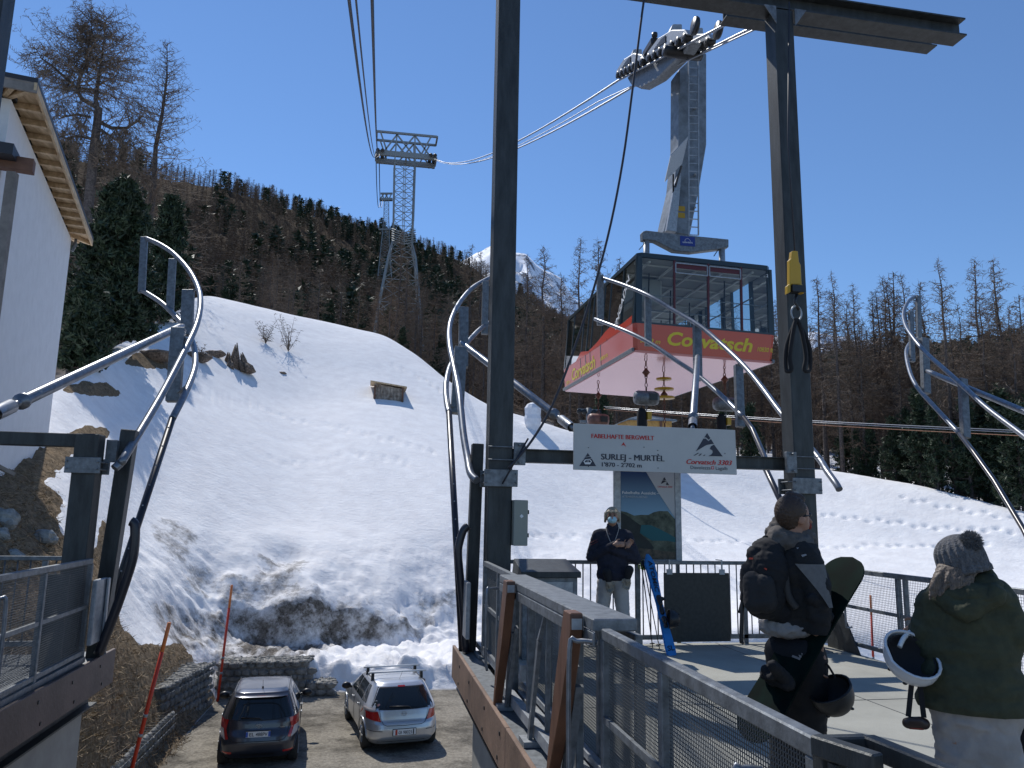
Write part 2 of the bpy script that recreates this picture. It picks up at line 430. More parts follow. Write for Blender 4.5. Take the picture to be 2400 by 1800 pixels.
# cliff of the cut snow bank is dirtier than its surroundings
rel = fbm(XX*.12, YY*.12, 3, 3)*.4*np.clip((RR-26)/30, 0, 1)*(RR < 200)
rel += fbm(XX*1.5, YY*1.8, 5, 5)*.085*near_w*snowy*(.35+lowband)
rel += fbm(XX*3.1, YY*3.6, 3, 8)*.05*snowy*(RR < 70)*(.5+lowband)
hum = fbm(XX*1.3, YY*1.3, 4, 12)
rel += lowband*(np.abs(hum)*(.62+.6*np.clip((UY-1500)/60, 0, 1))-.06+fbm(XX*4, YY*5, 4, 19)*.16)*(RR > 25)
rel += fbm(XX*2.2, YY*2.2, 4, 14)*.30*soil*(RR < 40)
rel += np.minimum(dirt, 1)*np.abs(fbm(XX*2.6, YY*2.6, 4, 15))*.16
rel += fbm(XX*.02, YY*.02, 4, 21)*26*np.clip((RR-130)/120, 0, 1)*(RR < 1200)
rel += fbm(XX*.8, YY*.8, 3, 23)*.02*lotm
wl = np.interp(AZ, [-22, -15, 8, 14], [0, 1, 1, 0])*np.exp(-((RR-KR[4])/1.5)**2)
rel += wl*(fbm(XX*.55, YY*.7, 4, 81)*1.1+np.abs(fbm(XX*1.6, YY*1.6, 4, 82))*.5-.15)
edge = np.clip((RR-KR[1]-.1)/.5, 0, 1)
rel *= np.where(RR < KR[1]+.7, edge, 1)
ZZ = ZZ0+rel
# hollow in the lower snow and a few tracks of footprints
def path(pts):
    out = []
    for (px, py, r_) in pts: out.append(D(px, py, r=r_))
    return out
def march(px, py):
    """where the view ray meets the surveyed surface (unroughened)"""
    d = ray(px*DK, py*DK); a = math.degrees(math.atan2(d.x, d.y)); c = int(np.argmin(abs(AZ-a))); sl_ = d.z/math.hypot(d.x, d.y)
    zz = EYE+RR[:, c]*sl_; below = np.where((ZZ0[:, c] > zz) & (RR[:, c] > 4))[0]
    i = below[0] if len(below) else len(RR)-1
    return V((XX[i, c], YY[i, c], ZZ0[i, c]))
tracks = [[(430, 850), (560, 880), (700, 920), (860, 960), (960, 985)], [(440, 712), (520, 690), (600, 688)], [(590, 1000), (760, 985), (905, 1010)], [(1130, 1152), (1320, 1160), (1600, 1172), (1900, 1178), (2150, 1168)], [(1760, 1110), (1950, 1130), (2212, 1150)], [(850, 790), (930, 830), (1000, 890)], [(1950, 1080), (2080, 1100), (2212, 1125)]]
pits = []
for tr in tracks:
    w = [march(*q) for q in tr]
    for a, b in zip(w[:-1], w[1:]):
        n = max(2, int((b-a).length/.62))
        for i in range(n):
            p = a.lerp(b, i/n); s_ = (b-a).normalized(); sd = V((s_.y, -s_.x, 0))
            pits.append((p.x+sd.x*(.13 if i % 2 else -.13)+random.uniform(-.06, .06), p.y+sd.y*(.13 if i % 2 else -.13)+random.uniform(-.1, .1), .18, .17))
for (px, py, rad, dep) in [(620, 1190, .8, .55), (585, 1215, .5, .4), (700, 1260, .5, .3), (560, 1290, .8, .3)]:
    p = march(px, py); pits.append((p.x, p.y, rad, dep))
for (x, y, rad, dep) in pits:
    a = math.degrees(math.atan2(x, y)); r_ = math.hypot(x, y); c0 = int(np.searchsorted(AZ, a)); w = int(math.degrees(rad*2.5/r_)/.115)+2
    cs = slice(max(0, c0-w), min(len(AZ), c0+w)); sub = (XX[:, cs]-x)**2+(YY[:, cs]-y)**2
    ZZ[:, cs] -= dep*np.exp(-sub/(rad*rad))
def ground(x, y):
    a = math.degrees(math.atan2(x, y)); r_ = math.hypot(x, y); c = int(np.clip(np.searchsorted(AZ, a), 0, len(AZ)-1))
    return float(np.interp(r_, RR[:, c], ZZ[:, c]))
def np_mesh(name, verts, quads, mats, smooth=True, attrs=None, tri=False):
    me = bpy.data.meshes.new(name); k = 3 if tri else 4
    me.vertices.add(len(verts)); me.vertices.foreach_set('co', verts.astype(np.float32).ravel())
    me.loops.add(quads.size); me.loops.foreach_set('vertex_index', quads.astype(np.int32).ravel())
    me.polygons.add(len(quads)); me.polygons.foreach_set('loop_start', np.arange(0, quads.size, k, dtype=np.int32)); me.polygons.foreach_set('loop_total', np.full(len(quads), k, dtype=np.int32))
    me.polygons.foreach_set('use_smooth', np.full(len(quads), smooth))
    for m in mats: me.materials.append(M[m] if isinstance(m, str) else m)
    for an, av in (attrs or {}).items():
        at = me.attributes.new(an, 'FLOAT', 'POINT'); at.data.foreach_set('value', av.astype(np.float32).ravel())
    me.update(calc_edges=True); me.validate()
    o = bpy.data.objects.new(name, me); COL.objects.link(o); return o
# ground material
gm = bpy.data.materials.new('snow_soil_gravel'); gm.use_nodes = True; n = gm.node_tree; b = n.nodes['Principled BSDF']
def nd(t, **k):
    x = n.nodes.new(t)
    for a, v in k.items(): x.inputs[a].default_value = v
    return x
def ramp(src, c0, c1, p0=.35, p1=.65):
    r_ = n.nodes.new('ShaderNodeValToRGB'); r_.color_ramp.elements[0].position = p0; r_.color_ramp.elements[1].position = p1
    r_.color_ramp.elements[0].color = (*c0, 1); r_.color_ramp.elements[1].color = (*c1, 1); n.links.new(src, r_.inputs[0]); return r_.outputs[0]
def mix(f, a, b_):
    m = n.nodes.new('ShaderNodeMix'); m.data_type = 'RGBA'; n.links.new(f, m.inputs[0]); n.links.new(a, m.inputs[6]); n.links.new(b_, m.inputs[7]); return m.outputs[2]
def mth(op, a, b_=None, v=None):
    m = n.nodes.new('ShaderNodeMath'); m.operation = op; m.use_clamp = True; n.links.new(a, m.inputs[0])
    if b_ is not None: n.links.new(b_, m.inputs[1])
    elif v is not None: m.inputs[1].default_value = v
    return m.outputs[0]
tc = n.nodes.new('ShaderNodeTexCoord')
def nz(scale, detail=6, rough=.6):
    t = nd('ShaderNodeTexNoise', Scale=scale, Detail=detail, Roughness=rough); n.links.new(tc.outputs['Object'], t.inputs['Vector']); return t.outputs['Fac']
def att(name):
    a = n.nodes.new('ShaderNodeAttribute'); a.attribute_name = name; return a.outputs['Fac']
fine = nz(9, 8, .7)
snowc = ramp(nz(1.2, 5), (.80, .79, .79), (.89, .885, .88))
dirtc = ramp(fine, (.055, .048, .041), (.27, .25, .225), .34, .70)
inv = n.nodes.new('ShaderNodeMath'); inv.operation = 'MULTIPLY_ADD'; n.links.new(ramp(nz(1.7, 9, .72), (0, 0, 0), (1, 1, 1), .38, .62), inv.inputs[0]); inv.inputs[1].default_value = 1.0; inv.inputs[2].default_value = -1.0
dm = n.nodes.new('ShaderNodeMath'); dm.operation = 'MULTIPLY_ADD'; dm.use_clamp = True; n.links.new(att('dirt'), dm.inputs[0]); dm.inputs[1].default_value = 1.05; n.links.new(inv.outputs[0], dm.inputs[2]); dfac = dm.outputs[0]
soilc = ramp(fine, (.06, .044, .029), (.31, .235, .155), .3, .68)
gravc = ramp(nz(14, 9, .8), (.13, .115, .095), (.40, .37, .31), .3, .7)
gpat = ramp(nz(.9, 6, .7), (.42, .42, .43), (1, 1, 1), .38, .58)
gm1 = n.nodes.new('ShaderNodeMix'); gm1.data_type = 'RGBA'; gm1.blend_type = 'MULTIPLY'; gm1.inputs[0].default_value = 1; n.links.new(gravc, gm1.inputs[6]); n.links.new(gpat, gm1.inputs[7])
forc = ramp(nz(.35, 8, .7), (.035, .026, .018), (.085, .062, .042), .3, .6)
forc2 = mix(ramp(nz(.05, 5, .6), (0, 0, 0), (1, 1, 1), .80, .84), forc, snowc)
c = mix(dfac, snowc, dirtc); c = mix(mth('GREATER_THAN', mth('ADD', att('soil'), mth('MULTIPLY', mth('SUBTRACT', fine, v=.5), v=.6)), v=.5), c, soilc)
c = mix(att('lot'), c, gm1.outputs[2]); c = mix(att('forest'), c, forc2)
n.links.new(c, b.inputs['Base Color']); b.inputs['Roughness'].default_value = 1.0; b.inputs['Specular IOR Level'].default_value = .02
bp = n.nodes.new('ShaderNodeBump'); bp.inputs['Strength'].default_value = .5; bp.inputs['Distance'].default_value = .09
mpb = n.nodes.new('ShaderNodeMapping'); mpb.inputs['Scale'].default_value = (1, 1.25, 1.25); n.links.new(tc.outputs['Object'], mpb.inputs[0])
tb_n = nd('ShaderNodeTexNoise', Scale=4.2, Detail=9, Roughness=.62); n.links.new(mpb.outputs[0], tb_n.inputs['Vector'])
hb = n.nodes.new('ShaderNodeMath'); hb.operation = 'MULTIPLY_ADD'; n.links.new(nz(24, 4), hb.inputs[0]); hb.inputs[1].default_value = .12; n.links.new(tb_n.outputs['Fac'], hb.inputs[2])
n.links.new(hb.outputs[0], bp.inputs['Height']); n.links.new(bp.outputs[0], b.inputs['Normal'])
h_, w_ = XX.shape
idx = np.arange(h_*w_).reshape(h_, w_)
quads = np.stack([idx[:-1, :-1], idx[1:, :-1], idx[1:, 1:], idx[:-1, 1:]], -1).reshape(-1, 4)[:, ::-1]
forest = np.clip((RR-np.broadcast_to(KR[7]+34, RR.shape))/25, 0, 1)
terr = np_mesh('ground', np.stack([XX, YY, ZZ], -1).reshape(-1, 3), quads, [gm], True, {'soil': soil, 'dirt': dirt*(1-lotm), 'lot': lotm, 'forest': forest})
tag(terr, kind='structure')
# plain ground sheet that carries the place on behind and beside the surveyed part
mb = MB(); mb.quad((-4000, -4000, LOT-.25), (4000, -4000, LOT-.25), (4000, 4000, LOT-.25), (-4000, 4000, LOT-.25))
tag(mb.build('valley_ground', 'concrete'), kind='structure')
# snowy peak far behind the forest
def mountain():
    prof = [(900, 640), (1000, 560), (1030, 545), (1045, 538), (1062, 530), (1085, 548), (1110, 545), (1135, 548), (1160, 572), (1185, 588), (1210, 600), (1240, 640), (1300, 680), (1400, 705), (1550, 715), (1700, 722), (1760, 712), (1830, 730), (2000, 740), (2212, 745)]
    n_ = 260; rows = []
    pts = [D(a, b_, r=2600+300*math.sin(a*.01)) for a, b_ in prof]; px = [p.x for p in pts]
    for k in range(40):
        t = k/39; row = []
        for i in range(n_):
            x = px[0]+(px[-1]-px[0])*i/(n_-1); z = float(np.interp(x, px, [p.z for p in pts])); y = float(np.interp(x, px, [p.y for p in pts]))
            row.append((x*(1-.25*(1-t)), y*(1-.25*(1-t)), z, t))
        rows.append(row)
    A = np.array(rows); t = A[..., 3]; X, Y, Z = A[..., 0], A[..., 1], A[..., 2]
    rid = 1-np.abs(fbm(X*.006, Y*.006+Z*.0, 5, 44))*4
    Zn = Z*(.55+.45*t)-(1-rid)*70*np.minimum(1, (1-t)*4+.08)+fbm(X*.02, Y*.02, 4, 45)*30*(.4+np.minimum(1, (1-t)*5))
    back = np.stack([X[-1], Y[-1]+900, Zn[-1]*.6], -1)[None]
    Vv = np.concatenate([np.stack([X, Y, Zn], -1), back]); hh, ww = Vv.shape[:2]; ix = np.arange(hh*ww).reshape(hh, ww)
    q = np.stack([ix[:-1, :-1], ix[:-1, 1:], ix[1:, 1:], ix[1:, :-1]], -1).reshape(-1, 4)
    mm = M_('alpine_snow_rock', (.80, .83, .88), .7, 0, 0, .01)
    nn = mm.node_tree; bb = nn.nodes['Principled BSDF']
    te = nn.nodes.new('ShaderNodeTexNoise'); te.inputs['Scale'].default_value = .012; te.inputs['Detail'].default_value = 9; te.inputs['Roughness'].default_value = .7
    tcc = nn.nodes.new('ShaderNodeTexCoord'); nn.links.new(tcc.outputs['Object'], te.inputs['Vector'])
    rp = nn.nodes.new('ShaderNodeValToRGB'); rp.color_ramp.elements[0].position = .53; rp.color_ramp.elements[1].position = .60
    rp.color_ramp.elements[0].color = (.80, .84, .92, 1); rp.color_ramp.elements[1].color = (.13, .14, .18, 1)
    nn.links.new(te.outputs['Fac'], rp.inputs[0]); nn.links.new(rp.outputs[0], bb.inputs['Base Color'])
    tag(np_mesh('mountain', Vv.reshape(-1, 3), q, [mm], True), kind='structure')
mountain()
# ------------------------------------------------------------------ trees
def bark_mat(name, c, c2): return M_(name, c, .9, 0, .3, 6, col2=c2)
M['larch'] = bark_mat('bare_larch_twigs', (.12, .092, .072), (.25, .19, .14))
M['larch_red'] = bark_mat('reddish_larch_twigs', (.115, .078, .055), (.23, .16, .11))
M['trunk'] = bark_mat('larch_bark', (.05, .04, .034), (.16, .13, .115))
def leafmat(name, a, b_):
    m = M_(name, a, .65, 0, .4, 2.2, col2=b_); return m
M['pine'] = leafmat('pine_needles', (.012, .026, .012), (.045, .075, .032))
M['pine_light'] = leafmat('sunlit_pine_needles', (.02, .035, .014), (.06, .085, .035))
class TB:
    """triangle soup for trunks, twigs and needles"""
    def __init__(s): s.v = []; s.t = []; s.n = 0
    def rib(s, p, q, w, nrm=None):
        d = q-p; side = np.cross(d, nrm if nrm is not None else rng.normal(size=3)); side /= (np.linalg.norm(side)+1e-9)
        s.v += [p-side*w/2, p+side*w/2, q]; s.t.append((s.n, s.n+1, s.n+2)); s.n += 3
    def limb(s, pts, rad, k=4):
        b0 = s.n
        for i, p in enumerate(pts):
            d = pts[min(i+1, len(pts)-1)]-pts[max(i-1, 0)]; d = d/(np.linalg.norm(d)+1e-9)
            a = np.cross(d, (0, 0, 1.) if abs(d[2]) < .9 else (1., 0, 0)); a /= np.linalg.norm(a); c_ = np.cross(d, a)
            for j in range(k):
                an = 2*math.pi*j/k; s.v.append(p+(a*math.cos(an)+c_*math.sin(an))*rad[i])
        for i in range(len(pts)-1):
            for j in range(k):
                a0 = b0+i*k+j; a1 = b0+i*k+(j+1) % k; s.t += [(a0, a1, a1+k), (a0, a1+k, a0+k)]
        s.n += len(pts)*k
    def arrays(s): return np.array(s.v), np.array(s.t)
def branch(tb, base, dir_, L, rad, twigs, tw, droop=.25, curl=.35, seg=5, th=1.0):
    pts = [base]; p = base; d = dir_.copy()
    for i in range(seg):
        t = (i+1)/seg; d = d+np.array([0, 0, -droop*(1-t)*.5+curl*max(0, t-.45)])+rng.normal(size=3)*.10; d /= np.linalg.norm(d); p = p+d*L/seg; pts.append(p)
    tb.limb(pts, [rad*(1-.85*i/seg) for i in range(seg+1)], 3)
    for k in range(twigs):
        t = .12+.88*(k+rng.random())/twigs; f = t*seg; i = min(int(f), seg-1); q = pts[i]+(pts[i+1]-pts[i])*(f-i)
        dd = pts[i+1]-pts[i]; dd /= np.linalg.norm(dd); o = rng.normal(size=3); o -= dd*o.dot(dd); o /= np.linalg.norm(o)+1e-9
        v = dd*.45+o*.8+np.array([0, 0, -.25]); l = tw*(.45+.8*rng.random())*(1-.35*t); e = q+v*l
        tb.rib(q, e, .045*th)
        for m in range(3):
            s_ = q+(e-q)*(.25+.25*m); g = rng.normal(size=3)*.5+v*.5; tb.rib(s_, s_+g*l*.55, .036*th)
    return pts
TH = [1.0]
def larch(h=18, spread=2.6, nb=80, tw=.55, twigs=9, clear=.18, lean=0, seed=1, gaps=0.15, thick=1.0):
    global rng
    rng = np.random.default_rng(seed)
    tk = TB(); tb = TB(); n_ = 9; tp = []
    wob = rng.normal(size=(n_+1, 2))*.10
    for i in range(n_+1): t = i/n_; tp.append(np.array([wob[i, 0]*t+lean*t*t*h, wob[i, 1]*t, t*h-.4*(i == 0)]))
    tk.limb(tp, [h*.011*thick*(1-t/n_)**.8+.015 for t in range(n_+1)], 7)
    for k in range(nb):
        t = clear+(1-clear)*((k+rng.random())/nb)**.85*.995
        if rng.random() < gaps*.5: continue
        i = min(int(t*n_), n_-1); f = t*n_-i; base = tp[i]+(tp[i+1]-tp[i])*f
        u = (t-clear)/(1-clear); prof = (.6+.4*min(1, u*4))*(1-u)**.8+.05
        L = spread*1.25*prof*(.45+.75*rng.random()); an = rng.random()*2*math.pi; up = -.18+.75*u
        branch(tb, base, np.array([math.cos(an), math.sin(an), up]), L, .042*thick*(1-.6*u)+.012, max(3, int(twigs*L/spread*1.3)), tw, droop=.45*(1-u), curl=.5, th=TH[0])
    return tk, tb
def larch_low(h, spread, nb, seed):
    global rng
    rng = np.random.default_rng(seed); tb = TB()
    tb.limb([np.array([0, 0, -.5]), np.array([0, 0, h*.6]), np.array([0, 0, h])], [h*.011, h*.007, .02], 4)
    for k in range(nb):
        t = .12+.88*(k/nb); u = (t-.12)/.88; L = spread*((1-u)**.8*(.6+.4*min(1, u*5))+.06)*(.6+.6*rng.random()); an = rng.random()*6.283
        p = np.array([0, 0, t*h]); d = np.array([math.cos(an), math.sin(an), -.15+.6*u]); q = p+d*L
        tb.rib(p, q, .14)
        for m in range(5):
            s_ = p+d*L*(.25+.17*m); g = rng.normal(size=3)*np.array([.7, .7, .45])+d*.3; tb.rib(s_, s_+g*.9, .13)
    return tb
def tuft(tb, c, r_, n_, up=.4):
    for k in range(n_):
        g = rng.normal(size=3); g /= np.linalg.norm(g); g[2] = g[2]*.7+up; tb.rib(c+rng.normal(size=3)*r_*.25, c+g*r_, r_*.34)
def pine(h=10, spread=2.2, nb=120, tr=.30, seed=3, per=9, shape='col', npt=10):
    global rng
    rng = np.random.default_rng(seed); tk = TB(); tb = TB()
    tk.limb([np.array([0, 0, -.5]), np.array([.05, 0, h*.5]), np.array([0, .05, h*.97])], [h*.022, h*.013, .02], 8)
    lob = rng.random(8)*.5+.75
    for k in range(nb):
        t = .05+.95*((k+rng.random())/nb)
        u = t
        prof = ((1-u)**.55*(.75+.25*min(1, u*5)) if shape == 'col' else (1-u)**.85)+.04
        an = rng.random()*6.283; L = spread*prof*(.75+.4*rng.random())*lob[int(an/6.284*8)]
        base = np.array([0, 0, t*h*.93]); d = np.array([math.cos(an), math.sin(an), .05+.45*u])
        tk.limb([base, base+d*L*.6, base+d*L+np.array([0, 0, .12*L])], [.035, .02, .008], 3)
        for m in range(per):
            s_ = .25+.75*(m+rng.random())/per; c = base+d*L*s_+np.array([0, 0, .12*L*s_])+rng.normal(size=3)*.16*(.5+s_)*spread/2.2; tuft(tb, c, tr*(.7+.6*rng.random()), npt)
    return tk, tb
def tb_obj(name, tb, mat, parent=None, link=True):
    v, t = tb.arrays(); o = np_mesh(name, v, t, [mat], False, tri=True)
    if parent: o.parent = parent
    return o
def make_tree(name, tk, tb, mat, loc, label, cat, group=None, rz=0, sc=1, one=False):
    root = empty(name, loc, label, cat, group); root.rotation_euler = (0, 0, rz); root.scale = (sc, sc, sc)
    tb_obj('trunk', tk, 'trunk', root); tb_obj('crown', tb, mat, root)
    return root
def copy_tree(o, loc, rz, sc, label, name=None):
    c_ = o.copy(); COL.objects.link(c_); c_.location = loc; c_.rotation_euler = (0, 0, rz); c_.scale = sc; c_['label'] = label
    for ch in o.children:
        d = ch.copy(); COL.objects.link(d); d.parent = c_
    return c_
def on_ground(p, dz=-.15): return V((p.x, p.y, ground(p.x, p.y)+dz))

# the forked old larch and its slim neighbour on the left
def stem_tree():
    global rng
    rng = np.random.default_rng(5); tk = TB(); tb = TB(); r_ = 70
    def pl(pts): return [np.array(R1(a, b_, r=r_)) for a, b_ in pts]
    g = on_ground(R1(610, 1150, r=r_)); base = np.array(g)
    main = [base]+pl([(598, 1100), (610, 950), (630, 800), (640, 700)]); tk.limb(main, [.44, .40, .37, .34, .31], 8)
    left = pl([(640, 700), (600, 680), (530, 640), (500, 590), (515, 510), (550, 440), (570, 320), (590, 200), (600, 105)]); tk.limb(left, [.21, .2, .18, .16, .14, .11, .08, .05, .02], 7)
    right = pl([(635, 700), (620, 640), (635, 530), (655, 400), (675, 250), (690, 110)]); tk.limb(right, [.19, .17, .14, .10, .06, .02], 7)
    mid = pl([(560, 470), (575, 380), (600, 300), (540, 200), (490, 130)]); tk.limb(mid, [.1, .09, .07, .05, .02], 5)
    far = pl([(520, 590), (420, 500), (330, 420), (270, 380), (230, 310)]); tk.limb(far, [.14, .12, .09, .06, .02], 5)
    low1 = pl([(625, 780), (720, 830), (820, 830), (900, 780), (960, 690)]); tk.limb(low1, [.2, .16, .12, .08, .02], 5)
    low2 = pl([(630, 960), (720, 980), (800, 1050), (880, 1110)]); tk.limb(low2, [.16, .13, .09, .03], 5)
    low3 = pl([(600, 900), (500, 880), (420, 900), (370, 870)]); tk.limb(low3, [.14, .1, .07, .03], 5)
    low4 = pl([(650, 840), (740, 900), (850, 940), (920, 1000)]); tk.limb(low4, [.14, .1, .07, .03], 5)
    low5 = pl([(590, 760), (500, 740), (400, 760), (330, 700)]); tk.limb(low5, [.12, .1, .07, .03], 5)
    def clothe(pts, nb, L, lo=0.0):
        pts = np.array(pts); seg = np.linalg.norm(np.diff(pts, axis=0), axis=1); cum = np.concatenate([[0], np.cumsum(seg)])
        for k in range(nb):
            t = lo+(1-lo)*(k+rng.random())/nb; s_ = t*cum[-1]; i = min(np.searchsorted(cum, s_, 'right')-1, len(seg)-1); p = pts[i]+(pts[i+1]-pts[i])*(s_-cum[i])/seg[i]
            an = rng.random()*6.283; l = L*(1-.72*t)*(.6+.7*rng.random()); ax = pts[i+1]-pts[i]; ax /= np.linalg.norm(ax); o = rng.normal(size=3); o -= ax*o.dot(ax); o /= np.linalg.norm(o)
            branch(tb, p, o+ax*.25+np.array([0, 0, .1]), l, .045, int(6+l*5), .85, .3, .4, 5, 1.05)
    clothe(left, 95, 6.2, .2); clothe(right, 110, 6.6, .05); clothe(mid, 34, 2.8, .2); clothe(far, 38, 3.4, .1); clothe(low1, 40, 3.6, .1); clothe(low2, 30, 3.2, .1); clothe(low3, 34, 3.2, .1); clothe(low4, 36, 3.6); clothe(low5, 34, 3.2); clothe(main, 44, 8, .3)
    root = empty('larch_tree', g, 'tall old bare larch with a forked crooked trunk behind the white house', 'tree')
    for nme, t_, m_ in (('trunk', tk, 'trunk'), ('crown', tb, 'larch')):
        v, t = t_.arrays(); o = np_mesh(nme, v-np.array(g), t, [m_], False, tri=True); o.parent = root
stem_tree()
TH[0] = 1.0
g = on_ground(R1(1000, 1150, r=76)); top = R1(1092, 270, r=76)
tk, tb = larch(top.z-g.z, 7.2, 340, .95, 14, .06, (top.x-g.x)/(top.z-g.z)**1*1.0/ (top.z-g.z)*1.0, 21, .1, 1.25)
make_tree('larch_tree', tk, tb, 'larch', g, 'slim bare larch standing right of the forked larch against the sky', 'tree')
# dark stone pines on the left
def pine_at(px, pt, pb, r_, sp, seed, label, nb=260, per=11, base_px=None, tr=.34, group=None, shape='col', mat='pine', npt=12):
    g = on_ground(D(base_px or px, pb, r=r_)); top = D(px, pt, r=r_); h = top.z-g.z
    tk, tb = pine(h, sp, nb, tr, seed, per, shape, npt); return make_tree('stone_pine', tk, tb, mat, g, label, 'tree', group)
TH[0] = 1.0
pine_at(228, 372, 800, 45, 2.05, 41, 'broad dark green stone pine beside the white house wall', 380, 14)
pine_at(343, 408, 745, 57, 1.5, 42, 'narrow dark green stone pine right of the broad pine', 260, 12)
pine_at(165, 600, 800, 38, 1.1, 43, 'short dark pine half hidden behind the house corner', 120, 10, base_px=170)
# individual larches of the right-hand wood: tops read off the photograph
LB = [larch(19, 3.0, 135, .72, 12, .22, 0, 101), larch(18, 2.6, 125, .66, 12, .30, .0012, 102, .3), larch(20, 3.4, 145, .78, 12, .15, -.001, 103), larch(17, 2.3, 115, .62, 11, .35, .001, 104, .35), larch(16, 2.8, 120, .7, 12, .12, 0, 105), larch(21, 3.0, 140, .72, 12, .28, -.0015, 106, .25)]
LH = [19, 18, 20, 17, 16, 21]
protos = [None]*6
larch_group = 'bare larches in the wood behind the snow field'
def place_larch(k, p, h, rz, label, name='larch_tree'):
    s_ = h/LH[k]; sc = (s_*random.uniform(.85, 1.15),)*2+(s_,)
    if protos[k] is None:
        protos[k] = make_tree(name, LB[k][0], LB[k][1], 'larch' if k % 2 else 'larch_red', p, label, 'tree', larch_group, rz); protos[k].scale = sc; return protos[k]
    return copy_tree(protos[k], p, rz, sc, label)
LBL = 'one of the tall bare brown larches standing close together in the wood'
named = [(1175, 532, 78, 'tall bare larch just right of the left steel column in front of the snowy peak'), (1140, 555, 82, None), (1253, 515, 76, 'high bare larch seen through the guy rope left of the cable cabin'), (1290, 520, 78, None), (1018, 530, 110, None), (1040, 545, 115, None),
         (1765, 602, 70, None), (1798, 592, 66, 'larch right of the right steel column with its top above its neighbours'), (1855, 690, 72, None), (1893, 628, 75, None), (1922, 590, 70, None), (1950, 596, 74, None), (1985, 610, 78, None), (2028, 565, 62, 'spreading bare larch behind the curved guide pipes at the right'),
         (2103, 560, 64, 'dense bare larch, left one of the high pair at the right edge of the wood'), (2148, 562, 62, 'leaning bare larch, right one of the high pair at the right edge of the wood'), (2195, 640, 66, None), (2230, 600, 68, None), (1828, 650, 80, None), (2070, 660, 80, None), (1480, 640, 80, None), (1340, 560, 85, None), (1215, 590, 80, None), (1720, 640, 75, None)]
named += [(868, 500, 97, None), (882, 560, 93, None), (846, 600, 92, None), (902, 590, 92, None), (820, 620, 93, None), (914, 625, 92, None), (858, 640, 90, None)]
for k in range(30):
    px = random.uniform(1250, 1700) if k % 2 else random.uniform(1790, 2260); c_ = int(np.argmin(abs(AZ-math.degrees(math.atan2(*D(px, 1000, r=1).xy))))); named.append((px, random.uniform(600, 700), float(KR[7][c_])+random.uniform(3, 16)+(8 if px < 1700 else 0), None))
cnt = 0
for i, (px, py, r_, lab) in enumerate(named):
    top = D(px, py, r=r_); g = on_ground(top); place_larch(i % 6, g, top.z-g.z, random.random()*6.28, lab or LBL); cnt += 1
# near rows of the wood
placed = []
tries = 0
while cnt < 262 and tries < 6000:
    tries += 1
    px = random.choice([random.uniform(440, 1240), random.uniform(1240, 2300), random.uniform(1240, 2300)]); p0 = D(px, 1000, r=1); a = math.atan2(p0.x, p0.y); c_ = int(np.argmin(abs(AZ-math.degrees(a))))
    r_ = KR[7][c_]+(3 if px > 1700 else 11)+abs(random.gauss(0, 26))+(6 if px < 1100 else 0); x, y = r_*math.sin(a), r_*math.cos(a)
    if any((x-q[0])**2+(y-q[1])**2 < 4.0 for q in placed): continue
    placed.append((x, y)); h = random.uniform(10, 16) if px > 1100 else random.uniform(9, 15)
    place_larch(random.randrange(6), V((x, y, ground(x, y)-.2)), h, random.random()*6.28, LBL); cnt += 1
# pines inside the wood
PB = [pine(9, 1.9, 110, .34, 201, 8, 'cone', 9), pine(8, 1.6, 100, .32, 202, 8, 'cone', 9), pine(12, 2.2, 120, .4, 203, 8, 'col', 9)]
PH = [9, 8, 12]; pp = [None]*3
PL = 'one of the dark green pines growing among the bare larches of the wood'
def place_pine(k, p, h, label=PL):
    s_ = h/PH[k]
    if pp[k] is None:
        pp[k] = make_tree('pine_tree', PB[k][0], PB[k][1], 'pine', p, label, 'tree', 'dark pines in the wood', random.random()*6, s_); return
    copy_tree(pp[k], p, random.random()*6.28, (s_*random.uniform(.8, 1.1),)*2+(s_,), label)
pts = [(720, 770, 98, 4), (650, 655, 100, 6), (870, 705, 90, 6), (500, 520, 140, 14), (450, 610, 120, 7), (865, 700, 95, 5), (1985, 960, 61, 7), (2020, 985, 60, 6), (1960, 940, 64, 6), (2090, 960, 60, 7), (2130, 940, 62, 8), (2160, 930, 60, 8), (2200, 960, 58, 7), (1880, 930, 66, 5), (1850, 960, 66, 4), (1930, 970, 63, 5), (1820, 900, 68, 5), (2060, 900, 66, 7), (2240, 930, 60, 8), (1300, 860, 66, 6), (1560, 900, 66, 5), (1620, 880, 68, 6)]
for i, (px, py, r_, h) in enumerate(pts):
    q = D(px, py, r=r_); place_pine(i % 3, on_ground(q), h*1.05)
for i in range(58):
    px = random.uniform(440, 1250) if i % 2 else random.uniform(1250, 2250); p0 = D(px, 1000, r=1); a = math.atan2(p0.x, p0.y); c_ = int(np.argmin(abs(AZ-math.degrees(a)))); r_ = KR[7][c_]+22+random.random()*90
    x, y = r_*math.sin(a), r_*math.cos(a); place_pine(i % 3, V((x, y, ground(x, y)-.2)), random.uniform(6, 12))
